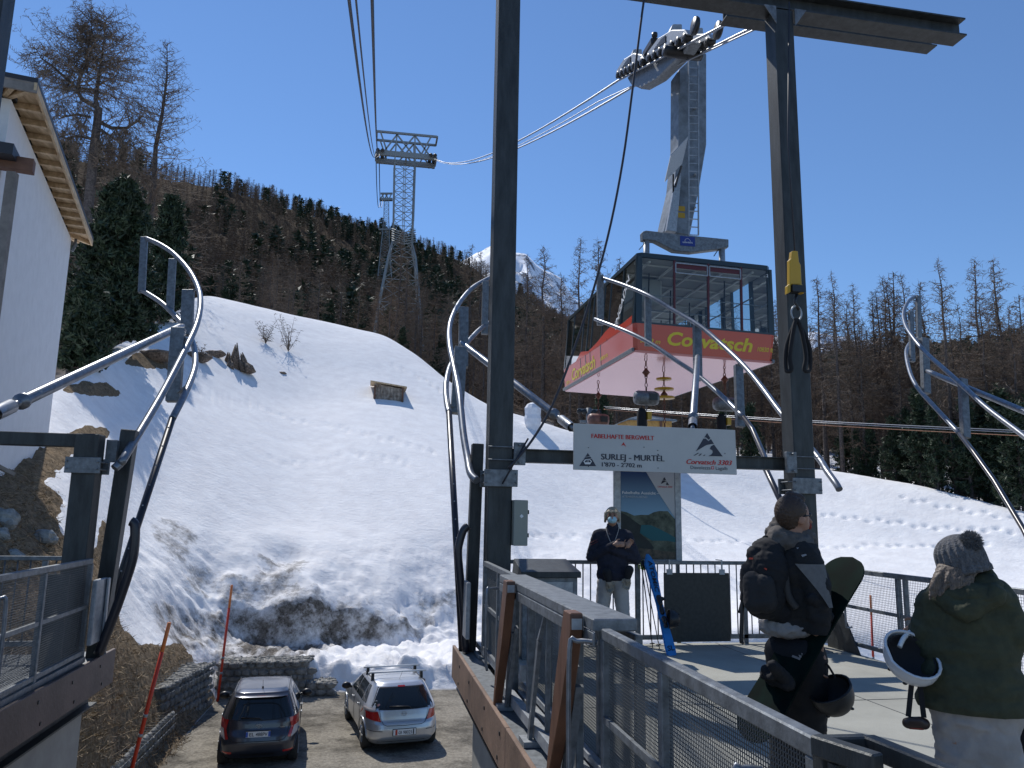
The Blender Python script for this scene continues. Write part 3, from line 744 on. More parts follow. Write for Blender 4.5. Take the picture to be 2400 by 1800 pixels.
# the wood going on up the mountainside reads as one mass
def mass(name, variants, n_, mat, label, cat, rmin, rmax, azr, hr, seed, dens=None):
    rg = np.random.default_rng(seed); Vs = []; Ts = []; o = 0; done = 0; t_ = 0
    while done < n_ and t_ < n_*8:
        t_ += 1
        a = rg.uniform(*azr); r_ = math.sqrt(rg.uniform(rmin**2, rmax**2)); c_ = int(np.argmin(abs(AZ-a)))
        if r_ < KR[7][c_]+45 or r_ > KR[11][c_]+30: continue
        if dens is not None and not dens(a, r_, rg): continue
        x, y = r_*math.sin(R(a)), r_*math.cos(R(a)); v, t = variants[rg.integers(len(variants))]; h = rg.uniform(*hr); rz = rg.random()*6.28
        c0, s0 = math.cos(rz), math.sin(rz); w = v*np.array([h*rg.uniform(.85, 1.2), h*rg.uniform(.85, 1.2), h]); w = np.stack([w[:, 0]*c0-w[:, 1]*s0+x, w[:, 0]*s0+w[:, 1]*c0+y, w[:, 2]+ground(x, y)], -1)
        Vs.append(w); Ts.append(t+o); o += len(w); done += 1
    ob = np_mesh(name, np.concatenate(Vs), np.concatenate(Ts), [mat], False, tri=True); tag(ob, label, cat, kind='stuff'); return ob
lv = []
for k in range(4):
    v, t = larch_low(1*14, 2.5, 52, 300+k).arrays(); lv.append((v/14, t))
pv = []
for k in range(3):
    rng = np.random.default_rng(400+k); tb = TB()
    for j in range(46):
        t = .08+.92*j/46; rr_ = 1.9*(1-t)**.7+.15
        for m in range(5):
            an = rng.random()*6.28; c = np.array([math.cos(an)*rr_*.7, math.sin(an)*rr_*.7, t*9]); g_ = rng.normal(size=3); g_[2] = .6*g_[2]+.2; tb.rib(c, c+g_*.8, .55)
    v, t = tb.arrays(); pv.append((v/9, t))
patch = lambda a, r_, rg: fbm(np.array([a*.12]), np.array([r_*.014]), 3, 77)[0] > .02 or rg.random() < .12
mass('larch_wood', lv, 5200, 'larch_red', 'brown leafless larch wood covering the mountainside', 'wood', 85, 720, (-33, 45), (9, 13), 5)
mass('larch_wood', lv, 1500, 'larch_red', 'brown leafless larches thick at the foot of the mountainside', 'wood', 85, 260, (-33, 20), (9, 14), 15)
mass('pine_wood', pv, 1500, 'pine', 'dark green pines scattered through the brown mountainside wood', 'wood', 100, 720, (-33, 45), (8, 14), 6, patch)
# ------------------------------------------------------------------ station: decks
XL, XR, XE = -2.88, 1.16, 6.3          # slot edge of the left deck, both edges of the middle deck
YF = 10.2                              # front edge of the decks
def fascia(name_parent, x0, x1, segs, mat):
    for (a, b) in segs:
        mb = MB(); mb.span((x0, a, -.36), (x1, b, .03)); o = mb.build('fascia_board', mat, name_parent, bevel=.006)
        m2 = MB(); xx = x0 if x0 > 0 else x1; sgn = -1 if x0 > 0 else 1
        k = a+.25
        while k < b: m2.box((xx+sgn*.004, k, -.08), (.008, .03, .03)); m2.box((xx+sgn*.004, k+.1, -.29), (.008, .03, .03)); k += .85
        m2.build('bolt', 'black_plastic', name_parent)
dk = empty('middle_deck', (3.7, 5, 0), 'grey concrete boarding deck between the two cabin slots where the people wait', 'deck')
mb = MB(); mb.span((1.62, -1.5, -.22), (XE, YF+.12, 0)); mb.build('floor_slab', 'deck', dk, bevel=.01)
for (a_, b_) in (((3.19, -1.5), (3.2, 10.3)), ((4.79, -1.5), (4.8, 10.3)), ((1.63, 7.0), (6.29, 7.01)), ((1.63, 3.6), (6.29, 3.61))): mb = MB(); mb.span((a_[0], a_[1], 0), (b_[0], b_[1], .002 if a_[0] > 2 else .003)); mb.build('slab_joint', 'beam', dk)
mb = MB(); mb.span((XR+.045, -1.5, -.05), (1.42, YF, -.004)); mb.build('checker_plate', 'galv', dk, bevel=.004)
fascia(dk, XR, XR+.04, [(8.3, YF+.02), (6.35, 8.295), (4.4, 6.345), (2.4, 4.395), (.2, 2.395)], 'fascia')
mb = MB(); mb.beam((1.52, -1.5, -.16), (1.52, YF, -.16), .16, .03); mb.hbeam((1.32, -1.5, -.35), (1.32, YF, -.35), .2, .3); mb.hbeam((5.9, -1.5, -.42), (5.9, YF, -.42), .2, .35)
for y in np.arange(-1, 10.2, 1.1): mb.beam((1.2, y, -.3), (6.2, y, -.3), .1, .14)
for y in np.arange(.5, 10.1, .62): mb.beam((1.43, y, -.045), (1.62, y, -.045), .05, .05)
mb.build('support_beams', 'beam', dk)
mb = MB(); mb.beam((1.46, .3, .075), (1.46, YF-.2, .075), .06, .07); mb.beam((1.585, .3, .02), (1.585, YF-.2, .02), .05, .05); mb.build('gate_track', 'galv_light', dk, bevel=.004)
def pier(x0, x1, y0, y1, label):
    t = empty('concrete_pier', ((x0+x1)/2, (y0+y1)/2, LOT), label, 'pier')
    mb = MB(); mb.span((x0, y0, LOT-.3), (x1, y1, -.56)); mb.build('shaft', 'concrete', t, bevel=.02)
    mb = MB(); mb.span((x0-.004, y0-.004, -1.33), (x1+.004, y1+.004, -1.315)); mb.build('formwork_joint', 'beam', t)
    mb = MB(); mb.span((x0+.15, y0+.15, -.56), (x1-.15, y1-.15, -.5)); mb.build('bearing_plate', 'beam', t)
pier(1.33, 2.5, 6.9, 9.4, 'tall concrete pier under the middle deck beside the silver car')
pier(-6.5, -3.08, 7.4, 10.0, 'wide concrete pier under the left deck')
ld = empty('left_deck', (-5, 5, 0), 'boarding deck at the left with a grating floor and brown edge boards', 'deck')
mb = MB(); mb.span((-3.3, -1.5, -.05), (XL-.045, YF+.1, -.002)); mb.build('edge_plate', 'galv', ld, bevel=.004)
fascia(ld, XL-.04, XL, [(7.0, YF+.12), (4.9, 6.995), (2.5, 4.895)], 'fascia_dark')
mb = MB()
for x in np.arange(-9, -3.3, .034): mb.span((x, 2.0, -.035), (x+.006, YF, -.005))
for y in np.arange(2.0, YF, .11): mb.span((-9, y, -.03), (-3.3, y+.007, -.012))
mb.build('grating', 'galv_light', ld)
mb = MB(); mb.hbeam((-3.1, -1.5, -.42), (-3.1, YF, -.42), .2, .3); mb.hbeam((-6.5, -1.5, -.42), (-6.5, YF, -.42), .2, .3)
for y in (2, 4.5, 7.3, 9.9): mb.hbeam((-9, y, -.2), (-3.0, y, -.2), .12, .16)
mb.build('support_beams', 'beam', ld)
# ------------------------------------------------------------------ portal frames
def collar(mb, cx, cy, w, z0, z1):
    mb.span((cx-w/2-.06, cy-w/2-.05, z0), (cx+w/2+.06, cy-w/2-.02, z1)); mb.span((cx-w/2-.06, cy+w/2+.02, z0), (cx+w/2+.06, cy+w/2+.05, z1))
    for sx in (-1, 1):
        for z in (z0+.05, z1-.05): mb.tube([(cx+sx*(w/2+.035), cy-w/2-.08, z), (cx+sx*(w/2+.035), cy+w/2+.08, z)], .012, 6)
pf = empty('portal_frame', (3.7, 9.6, 0), 'tall dark steel frame of two box columns with cross beams spanning the middle deck', 'portal frame')
for cx in (1.61, 5.75):
    mb = MB(); mb.span((cx-.15, 9.45, -.02), (cx+.15, 9.75, 9.18)); mb.build('column', 'beam', pf, bevel=.012)
    mb = MB(); mb.span((cx-.23, 9.37, 0), (cx+.23, 9.83, .025)); mb.build('base_plate', 'galv', pf)
    mb = MB(); collar(mb, cx, 9.6, .3, 2.03, 2.24); mb.build('clamp', 'galv', pf, bevel=.004)
    mb = MB()
    for z in (2.36, 2.52): mb.tube([(cx-.17, 9.39, z), (cx+.17, 9.39, z), (cx+.22, 9.39, z)], .008, 6)
    mb.span((cx+.155, 9.38, 2.30), (cx+.30, 9.44, 2.58)) if cx < 3 else mb.span((cx-.30, 9.38, 2.30), (cx-.155, 9.44, 2.58))
    for z in (2.33, 2.55):
        xx = cx+.22 if cx < 3 else cx-.22; mb.tube([(xx, 9.33, z), (xx, 9.5, z)], .016, 6)
    mb.build('beam_bracket', 'galv', pf, bevel=.003)
mb = MB(); mb.hbeam((1.76, 9.6, 2.43), (5.6, 9.6, 2.43), .16, .17, .012, .05); mb.build('cross_beam', 'beam', pf)
mb = MB(); mb.hbeam((-6, 9.6, 9.34), (8.86, 9.6, 9.34), .3, .30, .025, .02); mb.build('top_beam', 'beam', pf)
mb = MB(); mb.hbeam((5.2, 10.3, 9.62), (8.95, 10.3, 9.62), .25, .26, .02, .016); mb.build('rear_top_beam', 'beam', pf)
mb = MB()
for cx in (5.75, 1.61): mb = MB(); mb.prism([(cx-.34, 9.42, 9.18), (cx-.15, 9.42, 9.18), (cx-.15, 9.42, 8.9)], (0, -.015, 0)); mb.build('gusset', 'galv', pf); mb = MB(); mb.prism([(cx+.34, 9.42, 9.18), (cx+.15, 9.42, 9.18), (cx+.15, 9.42, 8.9)], (0, -.015, 0)); mb.build('gusset', 'galv', pf)

lf = empty('portal_frame', (-5, 9.6, 0), 'low dark steel frame with one horizontal beam on the left deck', 'portal frame')
mb = MB(); mb.span((-3.30, 9.47, 0), (-3.05, 9.72, 2.52)); mb.build('column', 'beam', lf, bevel=.01)
mb = MB(); mb.beam((-9.5, 9.6, 2.445), (-3.30, 9.6, 2.445), .16, .15); mb.build('cross_beam', 'beam', lf, bevel=.006)
mb = MB(); collar(mb, -3.175, 9.6, .25, 2.07, 2.25); mb.span((-3.05, 9.75, 2.22), (-2.93, 9.85, 2.48)); mb.build('clamp', 'galv', lf, bevel=.004)
hp = empty('steel_post', (-4.8, 9.6, 3), 'grey steel post cut off by the top left corner of the picture', 'post')
mb = MB(); mb.span((-4.95, 9.45, -.02), (-4.65, 9.75, 9.18)); mb.build('post', 'beam', hp, bevel=.01); hp.location.z = 0
for ch in hp.children: ch.location.z += 0
hp.children[0].location = (4.8, -9.6, 0)
# the sign on the cross beam
sign = empty('direction_sign', (3.63, 9.4, 2.55), 'long grey white sign reading SURLEJ - MURTEL fixed to the cross beam', 'sign')
mb = MB(); mb.prism([(2.53, 9.39, 2.262), (4.735, 9.39, 2.255), (4.73, 9.39, 2.842), (2.53, 9.39, 2.848)], (0, .03, 0)); mb.build('panel', M_('matt_sign_white', (.47, .475, .46), .6, 0, .04, 3), sign, bevel=.003)
def SG(sx, sy):
    top = 60+70*(sx-20)/1745; bot = 555+57*(sx-20)/1758
    return V((2.53+2.2*(sx-20)/1750, 9.386, 2.26+(bot-sy)/(bot-top)*.585))
EX, EZ = V((1, 0, 0)), V((0, 0, 1))
M['ink'] = M_('navy_print', (.022, .026, .045), .5); M['ink_red'] = M_('red_print', (.50, .02, .02), .5); M['grey_ink'] = M_('grey_print', (.06, .065, .08), .5)
kx = 2.2/1750
mb = MB(); put_text(mb, 'FABELHAFTE BERGWELT', .079, SG(200, 216), EX, EZ, 0, width=664*kx, dbl=.07); mb.build('lettering', 'ink_red', sign)
mb = MB(); put_text(mb, 'SURLEJ - MURT\u00c8L', .106, SG(302, 446), EX, EZ, 0, width=672*kx, dbl=.07); mb.build('lettering', 'ink', sign); mb = MB(); put_text(mb, "1'870 - 2'702 m", .075, SG(300, 520), EX, EZ, 0, width=418*kx, dbl=.06); mb.build('lettering', 'ink', sign)
mb = MB(); put_text(mb, 'Corvatsch 3303', .088, SG(1208, 496), EX, EZ, 0, .28, width=500*kx, dbl=.08); mb.build('lettering', 'ink_red', sign)
mb = MB(); put_text(mb, 'Diavolezza', .062, SG(1257, 551), EX, EZ, .003, width=220*kx); mb.build('lettering', 'grey_ink', sign); mb = MB(); put_text(mb, 'Lagalb', .062, SG(1535, 561), EX, EZ, .003, width=130*kx); mb.build('lettering', 'grey_ink', sign)
def polys(mb, lst, off=0):
    for p in lst:
        q = [SG(*a)+V((0, off, 0)) for a in p]; mb.prism(q, (0, .003, 0))
mb = MB(); polys(mb, [[(517, 300), (543, 262), (570, 312), (543, 291)], [(1489, 524), (1518, 524), (1518, 556), (1489, 556)]]); mb.build('red_mark', 'ink_red', sign)
mb = MB(); polys(mb, [[(1500, 530), (1507, 530), (1507, 550), (1500, 550)], [(1494, 537), (1513, 537), (1513, 543), (1494, 543)]], -.002); mb.build('white_cross', 'white', sign)
mb = MB(); polys(mb, [[(1453, 165), (1487, 220), (1468, 238), (1440, 212), (1420, 214)],
    [(1410, 226), (1436, 224), (1466, 252), (1494, 230), (1526, 282), (1490, 285), (1440, 296), (1380, 330), (1325, 362)],
    [(1526, 290), (1620, 418), (1462, 414), (1500, 392), (1512, 370), (1505, 350), (1480, 338), (1490, 310)],
    [(1297, 410), (1340, 380), (1360, 378), (1315, 406)], [(1350, 408), (1376, 388), (1392, 386), (1365, 410)], [(1400, 412), (1420, 398), (1428, 398), (1415, 412)]]); mb.build('mountain_emblem', 'ink', sign)
mb = MB(); polys(mb, [[(165, 378), (188, 410), (140, 418)], [(136, 424), (192, 416), (204, 434), (124, 446)], [(120, 450), (207, 440), (228, 474), (252, 517), (78, 515), (100, 478)]]); mb.build('cabin_emblem', 'ink', sign)
mb = MB(); polys(mb, [[(120, 466), (140, 446), (188, 446), (208, 466), (190, 497), (138, 497)]], -.002); mb.build('emblem_outline', 'white', sign)
mb = MB(); polys(mb, [[(133, 468), (145, 452), (156, 452), (156, 476), (133, 476)], [(160, 452), (170, 452), (170, 476), (160, 476)], [(174, 452), (184, 452), (196, 468), (196, 476), (174, 476)]], -.004); mb.build('emblem_windows', 'ink', sign)
mb = MB()
for q in ((172, 320), (908, 352), (908, 540), (760, 316), (1645, 386), (172, 520)): mb.tube([SG(*q)+V((0, .002, 0)), SG(*q)+V((0, -.004, 0))], .006, 8)
mb.build('screw', 'black_plastic', sign)
# ------------------------------------------------------------------ curved cabin guides
pr = .049
def guide(top, low, dark, bars, brace, posts, label, extra=None):
    base = V(dark[-1]) if dark else V(low[0]); t = empty('cabin_guide', (base.x, base.y, 0), label, 'guide rail', 'curved steel guides that lead the cabins into the slots')
    tp = spline(top, 5); mb = MB(); mb.tube(tp, pr, 12); mb.build('upper_pipe', 'pipe', t)
    mb = MB(); mb.tube(spline(low, 5), pr, 12); mb.build('lower_pipe', 'pipe', t)
    if dark:
        mb = MB(); mb.tube([dark[0]]+list(dark[1:]), pr*.95, 12)
        for i in range(len(dark)-1):
            a, b = V(dark[i]), V(dark[i+1]); n_ = max(1, int((b-a).length/.28)); to = (CAMO-a).normalized()*0
            for k in range(n_): p = a.lerp(b, (k+.5)/n_); mb.cur = 1; mb.ball(p+V((0, -pr, 0)), .012, 6, 4); mb.cur = 0
        mb.build('plastic_rail', ['rubber', 'galv_light'], t)
    for (a, b, w) in bars:
        mb = MB(); mb.beam(a, b, w, w*.7, V((0, 1, 0))); 
        for q in (a, b):
            q = V(q); best = min(tp+spline(low, 5), key=lambda u: (u-q).length); 
            d_ = (V(b)-V(a)).normalized()*.08; q2 = q+(d_ if q == V(a) else -d_)
            if .05 < (best-q2).length < 1.0: mb.beam(q2, best, .07, .03)
        mb.build('upright', 'galv', t, bevel=.006)
    for (a, b, r_) in brace:
        a, b = V(a), V(b); mb = MB(); d = b-a; L = d.length
        mb.tube([a, a+d*.03, a+d*.86, a+d*.87], [r_*.6, r_, r_, r_*.6], 12); mb.lathe(a+d*.865, d, [(r_*1.35, -.05), (r_*1.35, .0), (r_*.55, .01), (r_*.55, .18), (r_*1.15, .19), (r_*1.15, .5)], 14)
        mb.tube([a+d*.87, b], r_*.55, 8); mb.build('brace_pipe', 'pipe', t)
    for (a, b, w) in posts:
        mb = MB(); mb.beam(a, b, w, w, V((0, 1, 0))); mb.build('post', 'beam', t, bevel=.008)
    if extra:
        for (nm, pts, r_, m_) in extra:
            mb = MB(); mb.tube(spline(pts, 4), r_, 12); mb.build(nm, m_, t)
    return t
# left slot, left side
T = [D(a, b, y=c) for a, b, c in [(247, 1012, 9.6), (262, 998, 9.65), (272, 982, 9.7), (345, 860, 10.9), (395, 765, 12), (425, 700, 13), (433, 650, 13.8), (425, 615, 14.6), (405, 580, 15.4), (375, 548, 16.2), (345, 528, 16.8), (315, 515, 17.3)]]
L = [D(a, b, y=c) for a, b, c in [(372, 905, 11.3), (400, 850, 11.9), (418, 805, 12.6), (422, 775, 13.2), (418, 745, 13.9), (405, 715, 14.6), (385, 690, 15.3), (350, 655, 16.1), (308, 628, 17)]]
Dk = [D(372, 905, y=11.3), P(256, 1525, z=-.0)]
Dk[1] = V((XL-.12, 9.95, 0.0))
guide(T, L, Dk, [(D(312, 513, y=17.3), D(306, 632, y=17.1), .14), (D(373, 560, y=16), D(367, 672, y=15.9), .14), (D(407, 628, y=14.4), D(403, 725, y=14.3), .2), (D(386, 709, y=12.4), D(374, 868, y=12.3), .2)],
      [(D(395, 704, y=13.6), D(-60, 917, y=7.6), .062)], [(V((-2.86, 9.95, 2.62)), V((-2.99, 9.95, -.02)), .17)],
      'curved double pipe guide at the left, in front of the stone pines',
      [('entry_rail', [R3(a, b, y=9.75) for a, b in [(637, 460), (655, 478), (655, 560), (645, 640), (615, 740), (570, 870), (520, 1000), (478, 1105)]], .055, 'rubber')])
# left slot, right side
T = [R6(a, b, y=c) for a, b, c in [(470, 105, 17.6), (420, 135, 17), (300, 205, 16.2), (215, 300, 15.3), (165, 400, 14.4), (147, 480, 13.8), (150, 580, 13), (172, 690, 12.3), (195, 800, 11.7), (212, 900, 11.1), (238, 1150, 10.4), (265, 1310, 10), (285, 1410, 9.7), (325, 1455, 9.55)]]
L = [R6(a, b, y=c) for a, b, c in [(470, 400, 17.3), (412, 430, 16.6), (340, 480, 16), (265, 560, 15.2), (200, 640, 14.4), (155, 710, 13.7), (130, 800, 13), (125, 880, 12.5), (133, 960, 12), (145, 1015, 11.7)]]
Dk = [R6(145, 1012, y=11.7), V((XR+.10, 9.98, 0))]
guide(T, L, Dk, [(R6(382, 165, y=16.4), R6(375, 508, y=16.3), .14), (R6(240, 335, y=14.7), R6(236, 722, y=14.5), .18), (R6(220, 595, y=12.3), R6(196, 1022, y=12.1), .2)],
      [(R6(222, 560, y=14.2), R6(960, 1125, y=10.5), .06)], [(R6(330, 1218, y=9.95), V((1.34, 9.95, -.02)), .15)],
      'curved double pipe guide beside the left box column, braced behind it',
      [('entry_rail', [S4(a, b, y=9.8) for a, b in [(98, 482), (75, 505), (57, 560), (50, 620), (62, 760), (78, 930), (88, 1095)]], .05, 'rubber')])
# right slot, left side
T = [S2(a, b, y=c) for a, b, c in [(318, 368, 19), (450, 412, 18), (580, 467, 16.9), (720, 550, 16.2), (880, 645, 15.4), (1010, 755, 14.6), (1130, 870, 13.6), (1230, 990, 12.8), (1350, 1150, 11.8)]]+[S3(a, b, y=c) for a, b, c in [(235, 1175, 10.7), (285, 1250, 10.2), (328, 1310, 9.9), (347, 1342, 9.8)]]
L = [S2(a, b, y=c) for a, b, c in [(280, 605, 19), (450, 670, 17.5), (600, 745, 16.6), (740, 840, 15.9), (860, 920, 15.4), (1000, 1040, 14.5), (1130, 1165, 13.5)]]
Dk = [S2(1130, 1165, y=13.5), S2(1180, 1235, y=13), S2(1250, 1395, y=12), S5(225, 0, y=11), S5(322, 205, y=10.2)]
Dk.append(V((Dk[-1].x+.25, 10.0, 0)))
guide(T, L, Dk, [(S2(308, 352, y=19), S2(310, 640, y=19), .17), (S2(580, 465, y=17), S2(583, 758, y=16.9), .15), (S2(862, 636, y=15.6), S2(868, 955, y=15.4), .17), (S2(1098, 868, y=13.9), S2(1110, 1222, y=13.7), .16)],
      [(S2(866, 815, y=15.3), S2(835, 1245, y=11), .062)], [],
      'curved double pipe guide crossing in front of the red cabin')
# right slot, right side
T = [S3(a, b, y=c) for a, b, c in [(722, 402, 19.5), (685, 425, 19), (660, 480, 18.3), (667, 540, 17.6), (702, 600, 16.8), (770, 680, 15.9), (860, 760, 14.8), (960, 850, 13.8), (1070, 950, 12.8), (1244, 1082, 11.5), (1420, 1230, 10.2)]]
L = [S3(a, b, y=c) for a, b, c in [(696, 622, 19), (672, 670, 18.3), (686, 760, 17.3), (722, 840, 16.4), (800, 930, 15.4), (930, 1070, 14)]]
Dk = [S3(930, 1070, y=14), S3(1000, 1160, y=13.2), S3(1100, 1300, y=12.4), S3(1244, 1540, y=11.2), S3(1330, 1720, y=10.4)]
guide(T, L, Dk, [(S3(730, 402, y=19.3), S3(735, 612, y=19.2), .13), (S3(694, 478, y=18.2), S3(702, 722, y=18), .13), (S3(758, 608, y=16.6), S3(768, 876, y=16.4), .19), (S3(945, 805, y=14.2), S3(960, 1092, y=14), .17)],
      [(S3(770, 765, y=16.4), S3(1420, 1035, y=11), .06)], [(S3(1425, 1235, y=10.2), S3(1425, 1900, y=10.2), .2)],
      'curved double pipe guide at the right edge, in front of the larches')
# ------------------------------------------------------------------ mesh barriers and railings
def wires(mb, p0, p1, z0, z1, pitch=.03, w=.0028):
    p0, p1 = V(p0), V(p1); d = p1-p0; L = d.length; d.normalize(); n_ = int(L/pitch)
    for i in range(1, n_): q = p0+d*i*pitch; mb.beam((q.x, q.y, z0), (q.x, q.y, z1), w, w, d)
    z = z0+pitch
    while z < z1: mb.beam((p0.x, p0.y, z), (p1.x, p1.y, z), w, w); z += pitch
def panel(parent, p0, p1, z0, z1, posts=(), mid=True, pitch=.02, top=.05, w=.0028):
    p0, p1 = V(p0), V(p1); a = lambda t, z: V((p0.x+(p1.x-p0.x)*t, p0.y+(p1.y-p0.y)*t, z))
    mb = MB(); mb.beam(a(0, z1), a(1, z1), top, .06); mb.build('top_rail', 'galv', parent, bevel=.006)
    mb = MB(); mb.beam(a(0, z0), a(1, z0), .04, .05); mb.build('bottom_rail', 'galv', parent, bevel=.004)
    if mid: mb = MB(); mb.beam(a(0, (z0+z1)/2), a(1, (z0+z1)/2), .03, .04); mb.build('middle_rail', 'galv', parent)
    for t in posts: mb = MB(); mb.beam(a(t, z0-.1), a(t, z1-.03), .05, .05, V((0, 1, 0))); mb.build('post', 'galv', parent, bevel=.004)
    mb = MB(); wires(mb, a(0, 0)+V((.012, 0, 0)), a(1, 0)+V((.012, 0, 0)), z0+.02, z1-.03, pitch, w); mb.build('wire_mesh', 'mesh', parent, fixn=False)
def uhandle(parent, x, y, dy, z0, z1, dx=-.0, r_=.014):
    pts = [(x, y, z1), (x+dx*.8, y+dy*.8, z1), (x+dx, y+dy, z1-.06), (x+dx, y+dy, z0+.06), (x+dx*.8, y+dy*.8, z0), (x, y, z0)]
    mb = MB(); mb.tube(spline(pts, 4), r_, 8); mb.build('handle', 'pipe', parent)
g1 = empty('sliding_gate', (1.45, 8.4, 0), 'wire mesh gate at the front end of the middle deck, behind the first brown fender', 'gate')
panel(g1, (1.45, 9.45, 0), (1.42, 7.3, 0), .12, 1.1, (0, .5, 1))
uhandle(g1, 1.38, 7.95, .0, .15, .98, -.0); 
mb = MB(); mb.tube(spline([(1.42, 8.15, .93), (1.30, 8.13, .93), (1.26, 8.1, .88), (1.26, 8.1, .3), (1.28, 8.1, .12)], 4), .014, 8); mb.build('handle', 'pipe', g1)
mb = MB(); mb.span((1.22, 9.40, .22), (1.27, 9.72, .88)); mb.build('lock_box', 'galv_light', g1, bevel=.01)
g2 = empty('sliding_gate', (1.45, 5.8, 0), 'middle gate under the wide flat steel cover, between the two brown fenders', 'gate')
mb = MB(); mb.span((1.27, 4.28, 1.06), (1.53, 7.4, 1.13)); mb.span((1.27, 4.28, .98), (1.285, 7.4, 1.058)); mb.build('cover', 'galv', g2, bevel=.008)
panel(g2, (1.56, 7.3, 0), (1.56, 4.35, 0), .1, 1.0, (0, .25, .5, .75, 1), mid=False)
for (y, z0, z1, w) in ((7.25, 0, 1.05, .07), (6.35, .02, 1.05, .06), (5.75, .02, 1.05, .035), (5.3, .02, 1.05, .06), (4.9, .02, 1.05, .05)): mb = MB(); mb.beam((1.36, y, z0), (1.36, y, z1), w, w, V((0, 1, 0))); mb.build('post', 'galv', g2, bevel=.004)
for (a, b, w) in (((1.28, 6.95, .05), (1.30, 6.68, .75), .05), ((1.28, 6.0, .0), (1.30, 5.78, .78), .055), ((1.28, 4.98, .02), (1.30, 4.75, .8), .05), ((1.3, 5.78, .78), (1.36, 5.75, 1.05), .03)): mb = MB(); mb.beam(a, b, w, .03, V((1, 0, 0))); mb.build('strut', 'galv', g2)
mb = MB(); mb.beam((1.34, 4.3, .1), (1.34, 7.6, .1), .07, .09); mb.beam((1.50, 4.3, .16), (1.50, 7.6, .16), .05, .05); mb.build('bottom_rail', 'galv_light', g2, bevel=.004)
mb = MB(); mb.span((1.30, 6.45, .35), (1.36, 6.52, .48)); mb.build('latch_plate', 'galv_light', g2); mb = MB(); mb.span((1.2, 6.98, .0), (1.34, 7.16, .05)); mb.build('latch_plate', 'galv_light', g2); mb = MB(); mb.span((1.22, 5.9, 0), (1.36, 6.1, .04)); mb.build('latch_plate', 'galv_light', g2)
for (y0, y1, lab) in ((7.1, 6.6, 'farther brown plywood fender leaning at the deck edge beside the gate'), (5.04, 4.52, 'nearer brown plywood fender at the deck edge, with a steel plate at its top')):
    f_ = empty('wooden_fender', (1.22, y0, 0), lab, 'fender', 'brown fenders along the edge of the middle deck')
    mb = MB(); q = [(1.185, y0-.005, -.02), (1.185, y0+.035, .01), (1.185, y1+.5-.16, .62), (1.185, y1+.12, 1.10), (1.185, y1+.1, 1.14), (1.185, y1-.06, 1.14), (1.185, y1-.07, 1.05), (1.185, y1+.14, .6), (1.185, y0-.06, .1)]
    mb.prism(q, (.075, 0, 0)); mb.build('board', 'wood_bumper', f_, bevel=.006)
    mb = MB(); mb.span((1.262, y1-.05, 1.04), (1.268, y1+.06, 1.12)); mb.span((1.19, y1-.082, 1.05), (1.25, y1-.072, 1.11)); mb.build('plate', 'galv_light', f_)
    mb = MB(); mb.beam((1.29, y0-.1, .02), (1.29, y1+.12, .7), .03, .05, V((1, 0, 0))); mb.build('strut', 'galv', f_)
g3 = empty('sliding_gate', (1.3, 3.2, 0), 'long nearest wire mesh gate running toward the lower right corner', 'gate')
panel(g3, (1.33, 4.24, 0), (1.31, 2.14, 0), .1, 1.055, (0, .42, .99), mid=False, pitch=.0165, top=.055, w=.003)
mb = MB(); mb.beam((1.31, 4.2, .62), (1.29, 2.2, .62), .02, .035); mb.build('middle_rail', 'galv', g3)
mb = MB(); mb.tube(spline([(1.30, 4.3, 1.0), (1.2, 4.36, 1.0), (1.16, 4.38, .95), (1.16, 4.38, .3), (1.18, 4.37, .22), (1.30, 4.3, .22)], 4), .014, 8); mb.build('handle', 'pipe', g3)
mb = MB(); mb.tube(spline([(1.29, 2.45, .90), (1.23, 2.47, .90), (1.21, 2.48, .85), (1.21, 2.48, .3)], 4), .013, 8); mb.build('handle', 'pipe', g3)
g4 = empty('steel_railing', (1.4, 1.9, 0), 'blue grey steel rail with a U-shaped top in the lower right corner', 'railing')
mb = MB(); a = S5(497, 1468, z=1.1); b = S5(850, 1580, z=1.1); c = S5(575, 1474, z=1.1); d = S5(790, 1470, z=1.1); e = S5(1260, 1655, z=1.1); e2 = e+(e-d)*.8
mb.beam(a, b, .045, .055, off=(0, -.028)); mb.build('front_bar', 'beam', g4, bevel=.005)
mb = MB(); mb.beam(c+V((-.01, 0, -.028)), d+V((0, 0, -.028)), .04, .05); mb.beam(d+V((0, 0, -.029)), e2+V((0, 0, -.029)), .045, .055); mb.build('rear_bar', 'beam', g4, bevel=.005)
mb = MB(); mb.beam(b+V((0, .02, -.06)), b+V((0, .02, -1.1)), .05, .05, V((0, 1, 0))); mb.beam(a+V((.03, 0, -.06)), a+V((.03, 0, -1.1)), .05, .05, V((0, 1, 0)))
for t in (.25, .6, .95): q = d.lerp(e2, t); mb.beam(q+V((0, 0, -.06)), (q.x, q.y, 0), .04, .04, V((0, 1, 0)))
for t in (.35, .7): q = a.lerp(b, t); mb.beam(q+V((0, 0, -.06)), (q.x, q.y, 0), .035, .035, V((0, 1, 0)))
mb.build('posts', 'beam', g4)
